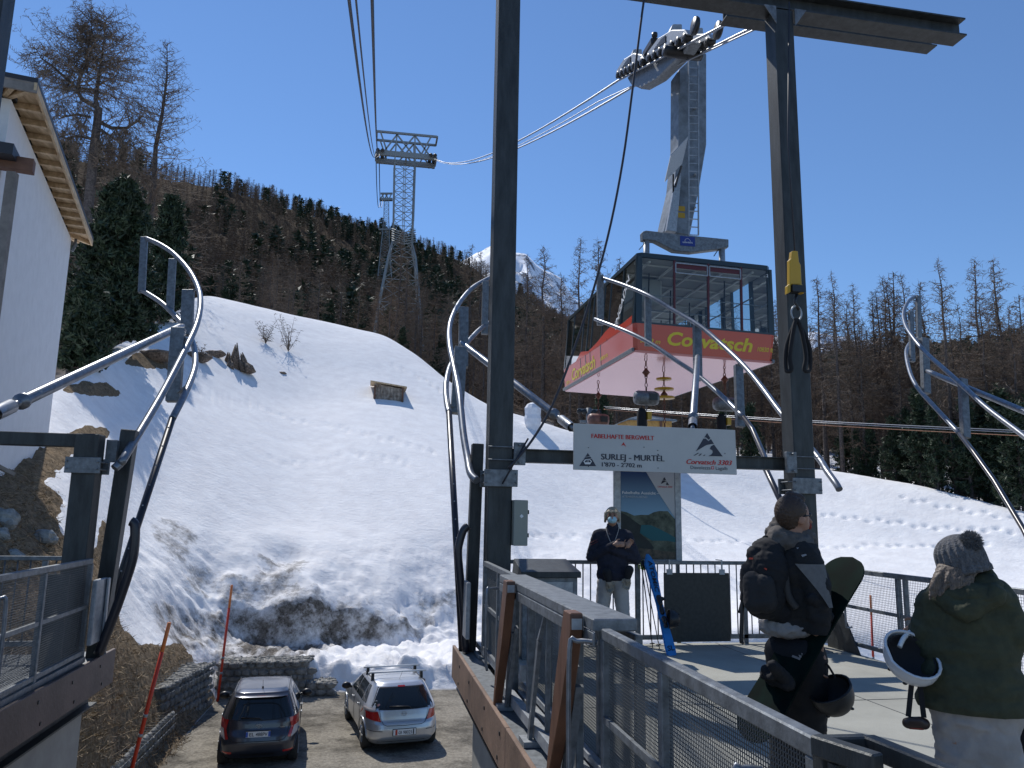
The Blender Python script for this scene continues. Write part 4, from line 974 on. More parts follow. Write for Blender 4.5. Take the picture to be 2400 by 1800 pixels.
def bar_railing(x0, x1, y, label, sp=.13, z0=.1, posts=()):
    t = empty('steel_railing', ((x0+x1)/2, y, 0), label, 'railing')
    mb = MB(); mb.beam((x0, y, 1.08), (x1, y, 1.08), .05, .05); mb.build('top_rail', 'galv', t, bevel=.005)
    mb = MB(); mb.beam((x0, y, z0), (x1, y, z0), .04, .06); mb.build('bottom_rail', 'galv', t, bevel=.005)
    for k in range(int((x1-x0)/sp)):
        x = x0+sp*(k+.5); mb = MB(); mb.tube([(x, y, z0), (x, y, 1.06)], .0095, 6); mb.build('bar', 'galv', t, fixn=False)
    for x in posts: mb = MB(); mb.beam((x, y, -.05), (x, y, 1.05), .06, .04, V((0, 1, 0))); mb.build('post', 'galv', t)
    return t
bar_railing(1.78, 6.1, 10.2, 'long steel bar railing across the front end of the middle deck', .105, posts=(3.65, 5.2))
bar_railing(-8.6, -3.34, 10.28, 'steel bar railing at the far end of the left deck', .14, posts=(-6.2, -3.75))
g5 = empty('mesh_fence', (6.3, 7, 0), 'wire mesh fence along the right edge of the middle deck behind the woman', 'fence')
panel(g5, (6.3, 10.05, 0), (6.3, 2.5, 0), .12, 1.04, (0, .21, .227, .47, .487, .75), mid=True, pitch=.028, w=.003)
mb = MB(); mb.prism([(6.24, 9.9, 0), (6.24, 9.2, 0), (6.24, 9.62, .62), (6.24, 9.9, .62)], (.02, 0, 0)); mb.build('brace_plate', 'beam', g5)
mb = MB(); mb.tube(spline([(6.25, 9.35, .95), (6.15, 9.3, .95), (6.12, 9.28, .9), (6.12, 9.28, .4), (6.15, 9.3, .33), (6.25, 9.35, .33)], 4), .013, 8); mb.build('handle', 'pipe', g5)
g6 = empty('sliding_gate', (-3.1, 8, 0), 'wire mesh gate with a galvanised lock box on the left deck', 'gate')
p0, p1 = V((-3.0, 9.5, 0)), V((-2.94, 5.6, 0))
panel(g6, p0, p1, .12, 1.1, (0, .34, .70, .72), mid=True, pitch=.022)
mb = MB(); mb.tube(spline([(-2.95, 6.9, .96), (-2.86, 7.0, .96), (-2.82, 7.03, .9), (-2.82, 7.03, .25), (-2.86, 7.0, .18), (-2.95, 6.9, .18)], 4), .016, 8); mb.build('handle', 'pipe', g6)
mb = MB(); mb.span((-2.94, 9.42, .2), (-2.89, 9.8, .9)); mb.span((-2.885, 9.72, .22), (-2.86, 9.8, .9)); mb.build('lock_box', 'galv_light', g6, bevel=.01)
mb = MB(); mb.beam((-2.98, 9.5, .05), (-2.93, 2.5, .05), .05, .06); mb.build('gate_track', 'galv', g6)
mb = MB(); mb.span((-3.3, 8.95, .02), (-3.02, 8.98, 1.0)); mb.build('dark_sheet', 'beam', g6)
# ------------------------------------------------------------------ things on the deck
t = empty('switch_box', (1.86, 9.4, 1.5), 'pale grey electric box on the side of the left box column', 'switch box')
mb = MB(); mb.span((1.765, 9.33, 1.32), (1.94, 9.55, 1.87)); mb.build('case', M_('beige_grey_enamel', (.27, .28, .24), .5), t, bevel=.008)
mb = MB(); mb.span((1.945, 9.36, 1.42), (1.96, 9.4, 1.47)); mb.span((1.945, 9.36, 1.7), (1.96, 9.4, 1.75)); mb.build('hinge', 'black_plastic', t)
mb = MB(); mb.prism([(1.86, 9.328, 1.70), (1.885, 9.328, 1.675), (1.86, 9.328, 1.65), (1.835, 9.328, 1.675)], (0, -.002, 0)); mb.build('sticker', 'white', t)
t = empty('metal_cabinet', (2.2, 9.5, 0), 'galvanised cabinet with a sloping lid behind the gate', 'cabinet')
mb = MB(); mb.span((1.88, 9.3, 0), (2.56, 9.8, .95)); mb.build('body', 'galv', t, bevel=.006)
mb = MB(); mb.add([(1.85, 9.24, .95), (2.59, 9.24, .95), (2.59, 9.24, 1.02), (1.85, 9.24, 1.02), (1.85, 9.85, .95), (2.59, 9.85, .95), (2.56, 9.85, 1.14), (1.87, 9.85, 1.14)], [(0, 1, 2, 3), (3, 2, 6, 7), (7, 6, 5, 4), (0, 3, 7, 4), (1, 5, 6, 2), (4, 5, 1, 0)]); mb.build('lid', 'beam', t, bevel=.005)
mb = MB(); mb.span((1.94, 9.292, .05), (2.50, 9.3, .9)); mb.build('door', 'galv_light', t, bevel=.003)
t = empty('steel_plate', (4.47, 10.1, .05), 'large dark rubber-grey plate hooked over the bar railing', 'plate')
mb = MB(); mb.span((3.99, 10.10, .05), (4.93, 10.13, .95)); mb.build('sheet', M_('dark_rubber_sheet', (.05, .05, .043), .7, 0, .25, 20), t, bevel=.004)
for x in (4.06, 4.82): mb = MB(); mb.span((x-.04, 10.08, .93), (x+.04, 10.098, 1.0)); mb.beam((x, 10.09, .97), (x, 10.09, 1.12), .02, .012, V((0, 1, 0))); mb.beam((x, 10.09, 1.12), (x, 10.26, 1.12), .02, .012); mb.build('hook', 'galv_light', t)
# poster stand behind the railing
ps = empty('poster_frame', (3.87, 10.36, 0), 'tall poster frame showing a mountain lake, standing behind the railing', 'poster')
mb = MB()
for (a, b) in (((3.37, 10.35, 1.05), (3.47, 10.40, 2.75)), ((4.27, 10.35, 1.05), (4.36, 10.40, 2.75)), ((3.471, 10.352, 1.05), (4.269, 10.398, 1.11)), ((3.471, 10.352, 2.68), (4.269, 10.398, 2.75))): mb.span(a, b)
mb.build('frame', 'galv_light', ps, bevel=.005)
mb = MB(); mb.beam((3.45, 10.38, -.3), (3.45, 10.38, 1.05), .05, .03, V((0, 1, 0))); mb.beam((4.3, 10.38, -.3), (4.3, 10.38, 1.05), .05, .03, V((0, 1, 0))); mb.build('legs', 'galv', ps)
x0, x1, zb, zt = 3.46, 4.28, 1.10, 2.7
def PO(sx, sy): return V((x0+(x1-x0)*(sx-522)/626, 10.372, 1.10+(1530-sy)/950*1.20))
def flat(name, pts, mat, dy): mb = MB(); mb.quad(*[PO(*p)+V((0, dy, 0)) for p in pts]); return mb.build(name, mat, ps)
pm = M_('printed_sky', (.03, .10, .22), .6); nn = pm.node_tree; bb = nn.nodes['Principled BSDF']
tcx = nn.nodes.new('ShaderNodeTexCoord'); sp = nn.nodes.new('ShaderNodeSeparateXYZ'); nn.links.new(tcx.outputs['Object'], sp.inputs[0]); mr = nn.nodes.new('ShaderNodeMapRange'); mr.inputs[1].default_value = -.02+1.7; mr.inputs[2].default_value = 2.3
nn.links.new(sp.outputs['Z'], mr.inputs[0]); rp = nn.nodes.new('ShaderNodeValToRGB'); rp.color_ramp.elements[0].color = (.22, .38, .50, 1); rp.color_ramp.elements[1].color = (.012, .045, .13, 1); nn.links.new(mr.outputs[0], rp.inputs[0]); nn.links.new(rp.outputs[0], bb.inputs['Base Color'])
flat('printed_picture', [(522, 1530), (1148, 1530), (1148, 250), (522, 250)], pm, 0)
flat('printed_picture', [(522, 1000), (600, 1015), (680, 1050), (760, 1040), (840, 1040), (900, 1010), (960, 995), (1060, 995), (1148, 1090), (1148, 1530), (522, 1530)], M_('printed_far_slopes', (.035, .06, .035), .6, 0, .6, 9, col2=(.14, .16, .11)), -.002)
flat('printed_picture', [(522, 1010), (600, 1050), (700, 1120), (780, 1170), (740, 1240), (850, 1330), (900, 1400), (700, 1530), (522, 1530)], M_('printed_dark_forest', (.012, .018, .016), .6, 0, .5, 8), -.004)
flat('printed_picture', [(760, 1150), (860, 1150), (960, 1190), (1060, 1240), (1148, 1290), (1148, 1335), (1050, 1320), (880, 1320), (790, 1270), (740, 1235)], M_('printed_lake', (.005, .10, .115), .6), -.006)
flat('printed_picture', [(560, 1530), (640, 1430), (740, 1400), (850, 1410), (1000, 1430), (1148, 1440), (1148, 1530)], M_('printed_foreground', (.05, .05, .03), .6, 0, .6, 12, col2=(.16, .12, .08)), -.005)
flat('printed_picture', [(815, 560), (1148, 560), (1148, 1085), (1100, 1010), (960, 800)], M_('printed_grey_white', (.45, .46, .47), .6), -.006)
mb = MB(); put_text(mb, 'Fabelhafte Aussicht \u2013', .055, PO(545, 815)+V((0, -.012, 0)), EX, EZ, .008, width=.54); mb.build('lettering', 'white', ps)
mb = MB(); put_text(mb, 'ATEMBERAUBEND', .042, PO(545, 855)+V((0, -.012, 0)), EX, EZ, .004, width=.37); mb.build('lettering', M_('pale_print', (.4, .45, .5), .6), ps)
mb = MB(); put_text(mb, 'Corvatsch 3303', .034, PO(942, 735)+V((0, -.014, 0)), EX, EZ, .01, .28, width=.22); mb.build('lettering', 'ink_red', ps)
mb = MB()
for q in ([(1023, 620), (1045, 655), (1025, 650), (1005, 650)], [(1000, 658), (1022, 655), (1040, 665), (1052, 668), (1030, 672), (985, 695)], [(1052, 672), (1078, 706), (1040, 704), (1046, 690)]): mb.prism([PO(*a)+V((0, -.014, 0)) for a in q], (0, .003, 0))
mb.build('mountain_emblem', 'ink', ps)
# ------------------------------------------------------------------ red cable cabin
CW, CL, CH = 4.1, 8.1, 2.76
CO = V((6.65, 18.84, 5.97))
def rotm(yw, pt, rl): return Matrix.Rotation(yw, 3, 'Z') @ Matrix.Rotation(pt, 3, 'X') @ Matrix.Rotation(rl, 3, 'Y')
CR = rotm(R(-.97), R(1.15), R(1.7))
def CP(x, y, z): return CO+CR @ V((x, y, z))
cab = empty('cable_car_cabin', CP(CW/2, CL/2, 0), 'red and dark green aerial cable car cabin with large windows hanging from its long hanger', 'cable car cabin')
M['cab_dark'] = M_('dark_green_enamel', (.018, .028, .030), .3, coat=.3)
M['cab_red'] = M_('red_cabin_enamel', (.60, .055, .022), .3, coat=.4)
M['cab_floor'] = M_('polished_pink_underside', (.66, .30, .31), .16, .45)
M['maroon'] = M_('maroon_frame', (.10, .012, .015), .4)
M['cab_yellow'] = M_('yellow_lettering', (.78, .62, .03), .4)
M['cab_in'] = M_('cabin_interior_grey', (.42, .43, .42), .6)
gl = bpy.data.materials.new('clear_tinted_glass'); gl.use_nodes = True; gn = gl.node_tree; gn.nodes.clear()
go = gn.nodes.new('ShaderNodeOutputMaterial'); g_t = gn.nodes.new('ShaderNodeBsdfTransparent'); g_t.inputs[0].default_value = (.74, .80, .80, 1); g_g = gn.nodes.new('ShaderNodeBsdfGlossy'); g_g.inputs['Roughness'].default_value = .03
g_f = gn.nodes.new('ShaderNodeFresnel'); g_f.inputs[0].default_value = 1.5; g_m = gn.nodes.new('ShaderNodeMixShader'); gn.links.new(g_f.outputs[0], g_m.inputs[0]); gn.links.new(g_t.outputs[0], g_m.inputs[1]); gn.links.new(g_g.outputs[0], g_m.inputs[2]); gn.links.new(g_m.outputs[0], go.inputs[0])
M['cab_glass'] = gl
# section heights: 0 floor, .78 window sill, 2.62 window head, 2.76 roof edge; sides bulge to full width at the sill
BAND = .80
def cbox(mb, a, b):
    vs = [CP(x, y, z) for z in (a[2], b[2]) for x, y in ((a[0], a[1]), (b[0], a[1]), (b[0], b[1]), (a[0], b[1]))]
    mb.add(vs, [(3, 2, 1, 0), (4, 5, 6, 7), (0, 1, 5, 4), (1, 2, 6, 5), (2, 3, 7, 6), (3, 0, 4, 7)])
def tap(z):   # inset of the faces at height z
    return .03+.06*(1-z/BAND) if z < BAND else .03+.10*(z-BAND)/(CH-BAND)
def ring(z, d=0.0):
    i = tap(z)+d; c = .10; a, b, e, f = i, CW-i, i, CL-i
    return [CP(*p, z) for p in ((a+c, e), (b-c, e), (b, e+c), (b, f-c), (b-c, f), (a+c, f), (a, f-c), (a, e+c))]
mb = MB(); mb.grid([ring(z) for z in (.06, .3, BAND)], False, True); mb.build('red_skirt', 'cab_red', cab)
mb = MB(); mb.quad(*[CP(a, b, .0) for a, b in ((.12, .12), (CW-.12, .12), (CW-.12, CL-.12), (.12, CL-.12))]); mb.grid([[CP(a, b, 0) for a, b in ((.12, .12), (CW-.12, .12), (CW-.12, CL-.12), (.12, CL-.12))], [CP(a, b, .06) for a, b in ((.10, .10), (CW-.10, .10), (CW-.10, CL-.10), (.10, CL-.10))]], False, True); mb.build('underside', 'cab_floor', cab)
mb = MB(); mb.quad(*[CP(a, b, .12) for a, b in ((.1, .1), (CW-.1, .1), (CW-.1, CL-.1), (.1, CL-.1))]); mb.build('floor', 'cab_in', cab)
for (a, b, n_) in (((.02, .1, .02), (.09, CL-.1, .12), 'side_sill'), ((CW-.09, .1, .02), (CW-.02, CL-.1, .12), 'side_sill')): mb = MB(); cbox(mb, a, b); mb.build(n_, 'galv', cab, bevel=.01)
mb = MB()
mb.grid([ring(CH-.13, -.004), ring(CH, -.004), [p*1 for p in ring(CH+.05, .12)]], False, True); mb.quad(*ring(CH+.05, .12)); mb.build('roof', 'cab_dark', cab)
mb = MB(); mb.quad(*ring(CH-.14, .03)); mb.build('ceiling', 'cab_in', cab)
def face_pt(side, s, z, d=0.0):
    i = tap(z)+d
    return {'front': CP(s, i, z), 'back': CP(s, CL-i, z), 'left': CP(i, s, z), 'right': CP(CW-i, s, z)}[side]
def mull(side, s, w, z0=BAND-.02, z1=CH-.12, mat='cab_dark', dep=.07, name='pillar'):
    mb = MB(); vs = []
    for z in (z0, z1):
        for d in (-.006, dep):
            for q in (s-w/2, s+w/2): vs.append(face_pt(side, q, z, d))
    mb.add(vs, [(0, 1, 3, 2), (4, 6, 7, 5), (0, 4, 5, 1), (2, 3, 7, 6), (0, 2, 6, 4), (1, 5, 7, 3)]); mb.build(name, mat, cab)
def pane(side, a, b, z0=BAND, z1=CH-.13):
    mb = MB(); mb.quad(*[face_pt(side, s, z, .012) for s, z in ((a, z0), (b, z0), (b, z1), (a, z1))]); mb.build('window_pane', 'cab_glass', cab)
for side, Lh in (('front', CW), ('back', CW)):
    xs = [.13, 1.17, 2.14, 3.10, CW-.13] 
    for k in range(4): pane(side, xs[k], xs[k+1])
    mull(side, .17, .17); mull(side, CW-.17, .13)
    for x in xs[1:4]: mull(side, x, .05, mat='maroon')
    mb = MB()
    for z0, z1 in ((BAND-.02, BAND+.03),): 
        vs = [face_pt(side, s, z, d) for z in (z0, z1) for d in (-.008, .05) for s in (.1, CW-.1)]; mb.add(vs, [(0, 1, 3, 2), (4, 6, 7, 5), (0, 4, 5, 1), (2, 3, 7, 6), (0, 2, 6, 4), (1, 5, 7, 3)])
    mb.build('window_sill', 'cab_dark', cab)
for k in (1, 2):
    mb = MB(); xs = [.13, 1.17, 2.14, 3.10]; a, b = xs[k]+.03, xs[k+1]-.03; z0, z1 = 2.28, 2.56
    fr = [face_pt('front', s, z, -.012) for s, z in ((a, z0), (b, z0), (b, z1), (a, z1))]
    for i in range(4): mb.beam(fr[i], fr[(i+1) % 4], .03, .03)
    mb.build('vent_window_frame', 'galv_light', cab)
    mb = MB(); mb.quad(*[face_pt('front', s, z, .006) for s, z in ((a, z0+.14), (b, z0+.14), (b, z1), (a, z1))]); mb.build('vent_flap', 'maroon', cab)
ys = [.15, 1.3, 2.5, 3.2, 4.4, 4.95, 5.6, 7.0, CL-.15]
for side in ('left', 'right'):
    for k in range(len(ys)-1): pane(side, ys[k], ys[k+1])
    mull(side, .16, .15); mull(side, CL-.16, .15)
    for y in ys[1:-1]: mull(side, y, .09 if y in (3.2, 4.4, 4.95, 5.6) else .05, mat='cab_dark')
    for (a, b) in ((3.2, 4.4), (4.95, 5.6)):   # door leaves run down through the skirt
        mull(side, a, .06, .1, BAND, 'cab_dark', .03, 'door_edge'); mull(side, b, .06, .1, BAND, 'cab_dark', .03, 'door_edge')
mb = MB()
for x in np.arange(.5, CW-.3, .75): cbox(mb, (x, .3, CH-.2), (x+.06, CL-.3, CH-.15))
for y in np.arange(.6, CL-.3, .95): cbox(mb, (.2, y, CH-.19), (CW-.2, y+.05, CH-.15))
mb.build('ceiling_ribs', 'white', cab)
for (x, y) in ((.9, 1.4), (3.2, 1.4), (.9, 4.0), (3.2, 4.0), (.9, 6.6), (3.2, 6.6), (2.05, 2.7), (2.05, 5.4)): mb = MB(); mb.tube([CP(x, y, .12), CP(x, y, CH-.15)], .02, 8); mb.build('grab_pole', 'black_plastic', cab)
mb = MB()
for x in (.5, CW-.5): mb.tube([CP(x, .5, 1.9), CP(x, CL-.5, 1.9)], .02, 8)
for z in (1.2, 1.62): mb.tube([CP(.3, .22, z), CP(CW-.3, .22, z)], .012, 6)
mb.build('handrail', 'galv_light', cab)
mb = MB(); cbox(mb, (1.15, CL-1.0, .12), (1.6, CL-.4, 1.5)); cbox(mb, (2.5, CL-.9, .12), (2.9, CL-.3, 1.3)); mb.build('seat_back', 'maroon', cab)
mb = MB(); cbox(mb, (.55, 1.5, 1.75), (1.35, 3.4, 2.5)); mb.build('ceiling_unit', 'cab_in', cab, bevel=.06)
# lettering on the skirt
def fl(s0, z0):   # front face
    return lambda x, y: CP(s0+x, tap(z0+y)-.006, z0+y)
mb = MB(); put_text(mb, 'Corvatsch', .50, (0, 0, 0), EX, EZ, .028, .22, width=2.42, fn=fl(.93, .27)); mb.build('lettering', 'cab_yellow', cab)
mb = MB(); put_text(mb, '3303 m', .17, (0, 0, 0), EX, EZ, .01, .22, width=.56, fn=fl(.22, .27)); mb.build('lettering', 'cab_yellow', cab); mb = MB(); put_text(mb, '10830 ft', .17, (0, 0, 0), EX, EZ, .01, .22, width=.46, fn=fl(3.52, .30)); mb.build('lettering', 'cab_yellow', cab)
mb = MB(); put_text(mb, '2', .12, (0, 0, 0), EX, EZ, .02, fn=lambda x, y: CP(3.83+x, tap(2.42)-.012, 2.42+y)); mb.build('lettering', 'white', cab)
def sd(y0, z0, ang=0):    # left side face, read from outside: far to near
    ca, sa = math.cos(ang), math.sin(ang)
    def f(x, y):
        s_ = x*ca-y*sa; z = z0+x*sa+y*ca; return CP(tap(z)-.008, y0-s_, z)
    return f
mb = MB(); put_text(mb, 'Corvatsch', .55, (0, 0, 0), EX, EZ, .02, .22, width=3.0, fn=sd(6.9, .22)); mb.build('lettering', 'cab_yellow', cab); mb = MB(); put_text(mb, '10830 ft', .16, (0, 0, 0), EX, EZ, .018, .22, width=.8, fn=sd(3.3, .3)); mb.build('lettering', 'cab_yellow', cab); mb = MB(); put_text(mb, '3303 m', .16, (0, 0, 0), EX, EZ, .018, .22, width=.6, fn=sd(7.7, .2)); mb.build('lettering', 'cab_yellow', cab)
mb = MB(); put_text(mb, 'ENGADIN', .34, (0, 0, 0), EX, EZ, .02, .2, width=1.62, fn=sd(1.66, .90, R(52))); mb.build('lettering', 'white', cab)
# side skirt swoosh
mb = MB()
sw = [(7.9, .06), (7.9, .62), (7.0, .70), (6.2, .80), (5.6, 1.02), (5.3, .98), (4.6, .86), (3.6, .95), (2.8, 1.10), (2.3, 1.15), (1.6, 1.0), (.9, .98), (.2, 1.02)]
for k in range(len(sw)-2):
    (y0, z0), (y1, z1) = sw[k+1], sw[k+2]; z0, z1 = max(z0, BAND+.0), max(z1, BAND+.0)
    mb.quad(CP(tap(BAND)-.004, y0, BAND-.01), CP(tap(z0)-.004, y0, z0), CP(tap(z1)-.004, y1, z1), CP(tap(BAND)-.004, y1, BAND-.01))
mb.build('red_wave', 'cab_red', cab)
# roof frame and hanger
hc = CP(CW/2, CL/2, CH)
def W(dx, dy, dz): return hc+V((dx, dy, dz))
CY = hc.y-.9
def X1(a, b, dy=0): return S1(a, b, y=CY+dy)
for px in (326, 817):
    for dy in (0,): q = X1(px, 1560+(px-326)*.1, dy*0)+V((0, dy, 0)); mb = MB(); mb.tube([q+V((0, .12, .1)), V((q.x, q.y+.12, hc.z-.1))], .10, 14); mb.build('damper', 'galv_light', cab)
for dy in (0,):
    mb = MB(); mb.prism([X1(*p)+V((0, dy, 0)) for p in ((293, 1500), (318, 1492), (600, 1525), (852, 1550), (852, 1602), (800, 1612), (610, 1635), (500, 1625), (375, 1560), (295, 1552))], (0, .26, 0)); mb.build('crosshead', 'galv', cab, bevel=.02)
mb = MB(); cbox(mb, (CW/2-.35, CL/2-1.1, CH+.05), (CW/2+.35, CL/2+1.1, CH+.35)); mb.build('roof_saddle', 'galv', cab)
cy_ = -1.24
mb = MB(); p0 = X1(538, 1590, -.012); p1 = X1(632, 1537, -.004); mb.span(p0, (p1.x, p0.y+.008, p1.z)); mb.build('blue_plate', M_('blue_plate', (.01, .03, .22), .4), cab)
mb = MB(); put_text(mb, 'GARAVENTA', .07, X1(552, 1573, -.016), EX, EZ, .012, width=(X1(618, 1573)-X1(552, 1573)).length)
for k in range(9): a = math.pi*k/8; mb.box(X1(585, 1562, -.016)+V((math.cos(a)*.09, 0, math.sin(a)*.08)), (.016, .004, .016))
mb.build('plate_lettering', 'white', cab)
for (a_, b_, c_, d_) in ((310, 1575, 270, 1618), (785, 1615, 755, 1660)): mb = MB(); mb.beam(X1(a_, b_), X1(c_, d_), .025, .025); mb.build('stay', 'black_plastic', cab)
# hanger arm: outline read at the cabin's own distance; two cranked box limbs
HY = hc.y-.4
def H(a, b, dy=0): return S1(a, b, y=HY+dy)
arm = [(432, 1500), (600, 1525), (655, 1250), (708, 935), (708, 345), (660, 330), (530, 450), (527, 930), (500, 1200)]
mb = MB(); mb.prism([H(*p) for p in arm], (0, .75, 0)); mb.build('hanger_arm', M_('hanger_zinc', (.19, .215, .24), .5, .3, .35, 3), cab, bevel=.03)
mb = MB(); mb.prism([H(435, 1505), H(500, 1515), H(530, 1160), H(525, 1120), H(490, 1200)], (0, -.18, 0)); mb.build('hanger_flange', 'galv_light', cab, bevel=.01)
mb = MB()
for x in (592, 655): mb.beam(H(x, 395, -.28), H(x, 1525, -.28), .035, .05, V((0, 1, 0)))
for k in range(22): yy = 440+k*51.5; mb.beam(H(592, yy, -.28), H(655, yy+3, -.28), .025, .03)
for yy in (700, 1130, 1345): mb.beam(H(635, yy, -.28), H(635, yy, .0), .06, .06)
mb.build('ladder', 'galv_light', cab)
mb = MB(); mb.prism([H(590, 885, -.35), H(550, 1060, -.4), H(437, 1180, -.8), H(475, 1010, -.8)], (0, .02, .03)); mb.build('platform_grate', M_('perforated_grate', (.42, .43, .44), .6, .3, .3, 60), cab)
mb = MB(); mb.beam(H(492, 1250, -.1), H(545, 1075, -.4), .05, .05); mb.beam(H(492, 1250, -.1), H(492, 1130, -.7), .05, .05); mb.build('platform_bracket', 'black_plastic', cab)
for yy in (1352, 1395):
    mb = MB(); mb.span(H(524, yy+14, -.012), H(567, yy-14, -.004)); mb.build('yellow_plate', M['yellow'], cab)
# carriage on the track ropes
rope_y = lambda y: None
NE, FA = S1(1100, 112, x=8.95), None
def rope_pts(a, b, n_=24, sag=0.0):
    a, b = V(a), V(b); return [a.lerp(b, i/n_)-V((0, 0, sag*4*(i/n_)*(1-i/n_))) for i in range(n_+1)]
TY = 112.0
tw_R = [D(934, 341, y=TY), D(941, 343, y=TY)]
cA = S1(135, 522, y=26.0); cB = S1(640, 258, y=18.2)      # far and near ends of the left side of the carriage
dA = S1(262, 545, y=26.0); dB = S1(790, 285, y=18.2)
def extend(a, b, y): t = (y-a.y)/(b.y-a.y); return a+(b-a)*t
car = empty('rope_carriage', (cA+cB)/2, 'long grey carriage with rows of wheels riding on the track ropes above the cabin', 'carriage')
def CG(t, s, h): # t along far->near, s across left->right, h up
    p = cA.lerp(dA, s).lerp(cB.lerp(dB, s), t); return p+V((0, 0, h))
for s_, nm in ((0.0, 'L'), (1.0, 'R')):
    for (t0, t1) in ((0.0, .44), (.47, .95)):
        mb = MB(); sx = -.14
        q = [CG(t0, s_, .22), CG(t0+.03, s_, .42), CG((t0+t1)/2-.08, s_, .68), CG((t0+t1)/2+.08, s_, .68), CG(t1-.03, s_, .45), CG(t1, s_, .25)]
        mb.prism([p+V((-.11, 0, 0)) for p in q], (.22, 0, 0)); mb.build('truck_frame', 'galv_light', car, bevel=.03)
        for k in range(7):
            mb = MB(); t = t0+(t1-t0)*(k+.5)/7; mb.lathe(CG(t, s_, .19)-V((.13, 0, 0)), (1, 0, 0), [(.04, 0), (.13, 0), (.15, .03), (.12, .13), (.15, .23), (.13, .26), (.04, .26)], 14); mb.build('wheel', 'black_plastic', car)
        mb = MB()
        for k in range(5): mb.beam(CG(t0+.12+.02*k, s_, .35+.045*k)+V((-.13, 0, 0)), CG(t0+.26, s_, .40+.045*k)+V((-.13, 0, 0)), .02, .03)
        mb.build('vent_ribs', 'black_plastic', car)
    mb = MB(); mb.lathe(CG(1.0, s_, .42)-V((.07, 0, 0)), (1, 0, 0), [(.02, 0), (.24, 0), (.26, .05), (.24, .10), (.02, .10)], 20); mb.build('rope_lifter_wheel', 'black_plastic', car)
mb = MB(); q = [CG(.12, .5, -.25), CG(.06, .5, .1), CG(.30, .5, .3), CG(.72, .5, .3), CG(.90, .5, .15), CG(.82, .5, -.1), CG(.50, .5, -.55), CG(.28, .5, -.62)]
mb.prism([p+V((-.2, 0, 0)) for p in q], (.40, 0, 0)); mb.build('main_beam', 'galv', car, bevel=.05)
mb = MB(); mb.lathe(CG(.80, .5, -.05)-V((.75, 0, 0)), (1, 0, 0), [(.02, 0), (.15, 0), (.17, .1), (.17, 1.1), (.15, 1.2), (.02, 1.2)], 22); mb.build('pivot', 'black_plastic', car)
mb = MB(); mb.span(CG(.44, .2, .5)+V((-.15, -.5, 0)), CG(.44, .2, .5)+V((.2, .4, .28))); mb.build('motor', 'black_plastic', car, bevel=.05)
mb = MB(); p = CG(.5, .2, .7); mb.tube([p, p+V((0, 0, .3)), p+V((0, 0, .31)), p+V((0, 0, .42))], [.06, .06, .1, .1], 10); mb.build('fitting', 'black_plastic', car)
for (a, b, w) in (((435, 278), (270, 152), 0), ((), (), 0)):
    if not a: continue
def pylon_cap(x0, x1, xt0, xt1, yb, yt, yy):
    mb = MB(); lo = [S1(x0, yb, y=yy), S1(x1, yb, y=yy)]; hi = [S1(xt0, yt, y=yy), S1(xt1, yt, y=yy)]
    dlo, dhi = V((0, .5, 0)), V((0, .32, 0)); vs = [lo[0], lo[1], lo[1]+dlo, lo[0]+dlo, hi[0], hi[1], hi[1]+dhi, hi[0]+dhi]
    mb.add(vs, [(0, 1, 2, 3), (7, 6, 5, 4), (0, 4, 5, 1), (1, 5, 6, 2), (2, 6, 7, 3), (3, 7, 4, 0)]); mb.build('upper_housing', 'galv_light', car, bevel=.03)
pylon_cap(446, 556, 490, 550, 275, 153, 21.9); pylon_cap(600, 692, 632, 686, 290, 176, 20.6); pylon_cap(206, 294, 236, 290, 440, 315, 25.2)
# ------------------------------------------------------------------ ropes
def rope(pts, r_, label, mat='rope', group='cableway ropes'):
    mb = MB(); mb.tube(pts, r_, 6, smooth=True); o = mb.build('track_rope' if r_ > .025 else 'haul_rope', mat); tag(o, label, 'rope', group); return o
def sagline(a, b, sag, n_=30): return rope_pts(a, b, n_, sag)
for s_, tp, lab in ((0.0, tw_R[0], 'left'), (1.0, tw_R[1], 'right')):
    near = CG(1.0, s_, .0); far = CG(0.0, s_, 0); out = extend(far, near, -3)
    pts = [tp]+[far.lerp(V(tp), 1-k/26)-V((0, 0, 1.9*4*(k/26)*(1-k/26))) for k in range(1, 26)]+[far, near, out]
    rope(pts, .04, 'thick track rope carrying the '+lab+' wheels of the carriage above the cabin')
p = S1(1100, 155, y=15.0); q = S1(0, 662, y=30)
rope([D(938, 345, y=TY)]+[V(q).lerp(D(938, 345, y=TY), 1-k/20)-V((0, 0, 1.7*4*(k/20)*(1-k/20))) for k in range(1, 20)]+[q, p, extend(q, p, -3)], .022, 'thin haul rope lowest of the three ropes above the cabin')
tl = [D(813, 331, y=TY), D(820, 331, y=TY), D(817, 333, y=TY)]
for k, (px, lab, r_) in enumerate(((754, 'leftmost of the three ropes rising overhead at the left', .04), (769, 'middle one of the three ropes rising overhead at the left', .025), (804, 'right hand rope of the three rising overhead at the left', .04))):
    a = D(px, 0, y=16.0 if k < 2 else 15.6); a = D(px, 0, z=13.0); b = tl[(0, 2, 1)[k]]; far = extend(b, a, -3)
    rope([b]+[a.lerp(b, 1-j/26)-V((0, 0, 1.9*4*(j/26)*(1-j/26))) for j in range(1, 26)]+[a, far+V((0, 0, .6))], r_, lab, 'rope_dark' if k < 3 else 'rope')
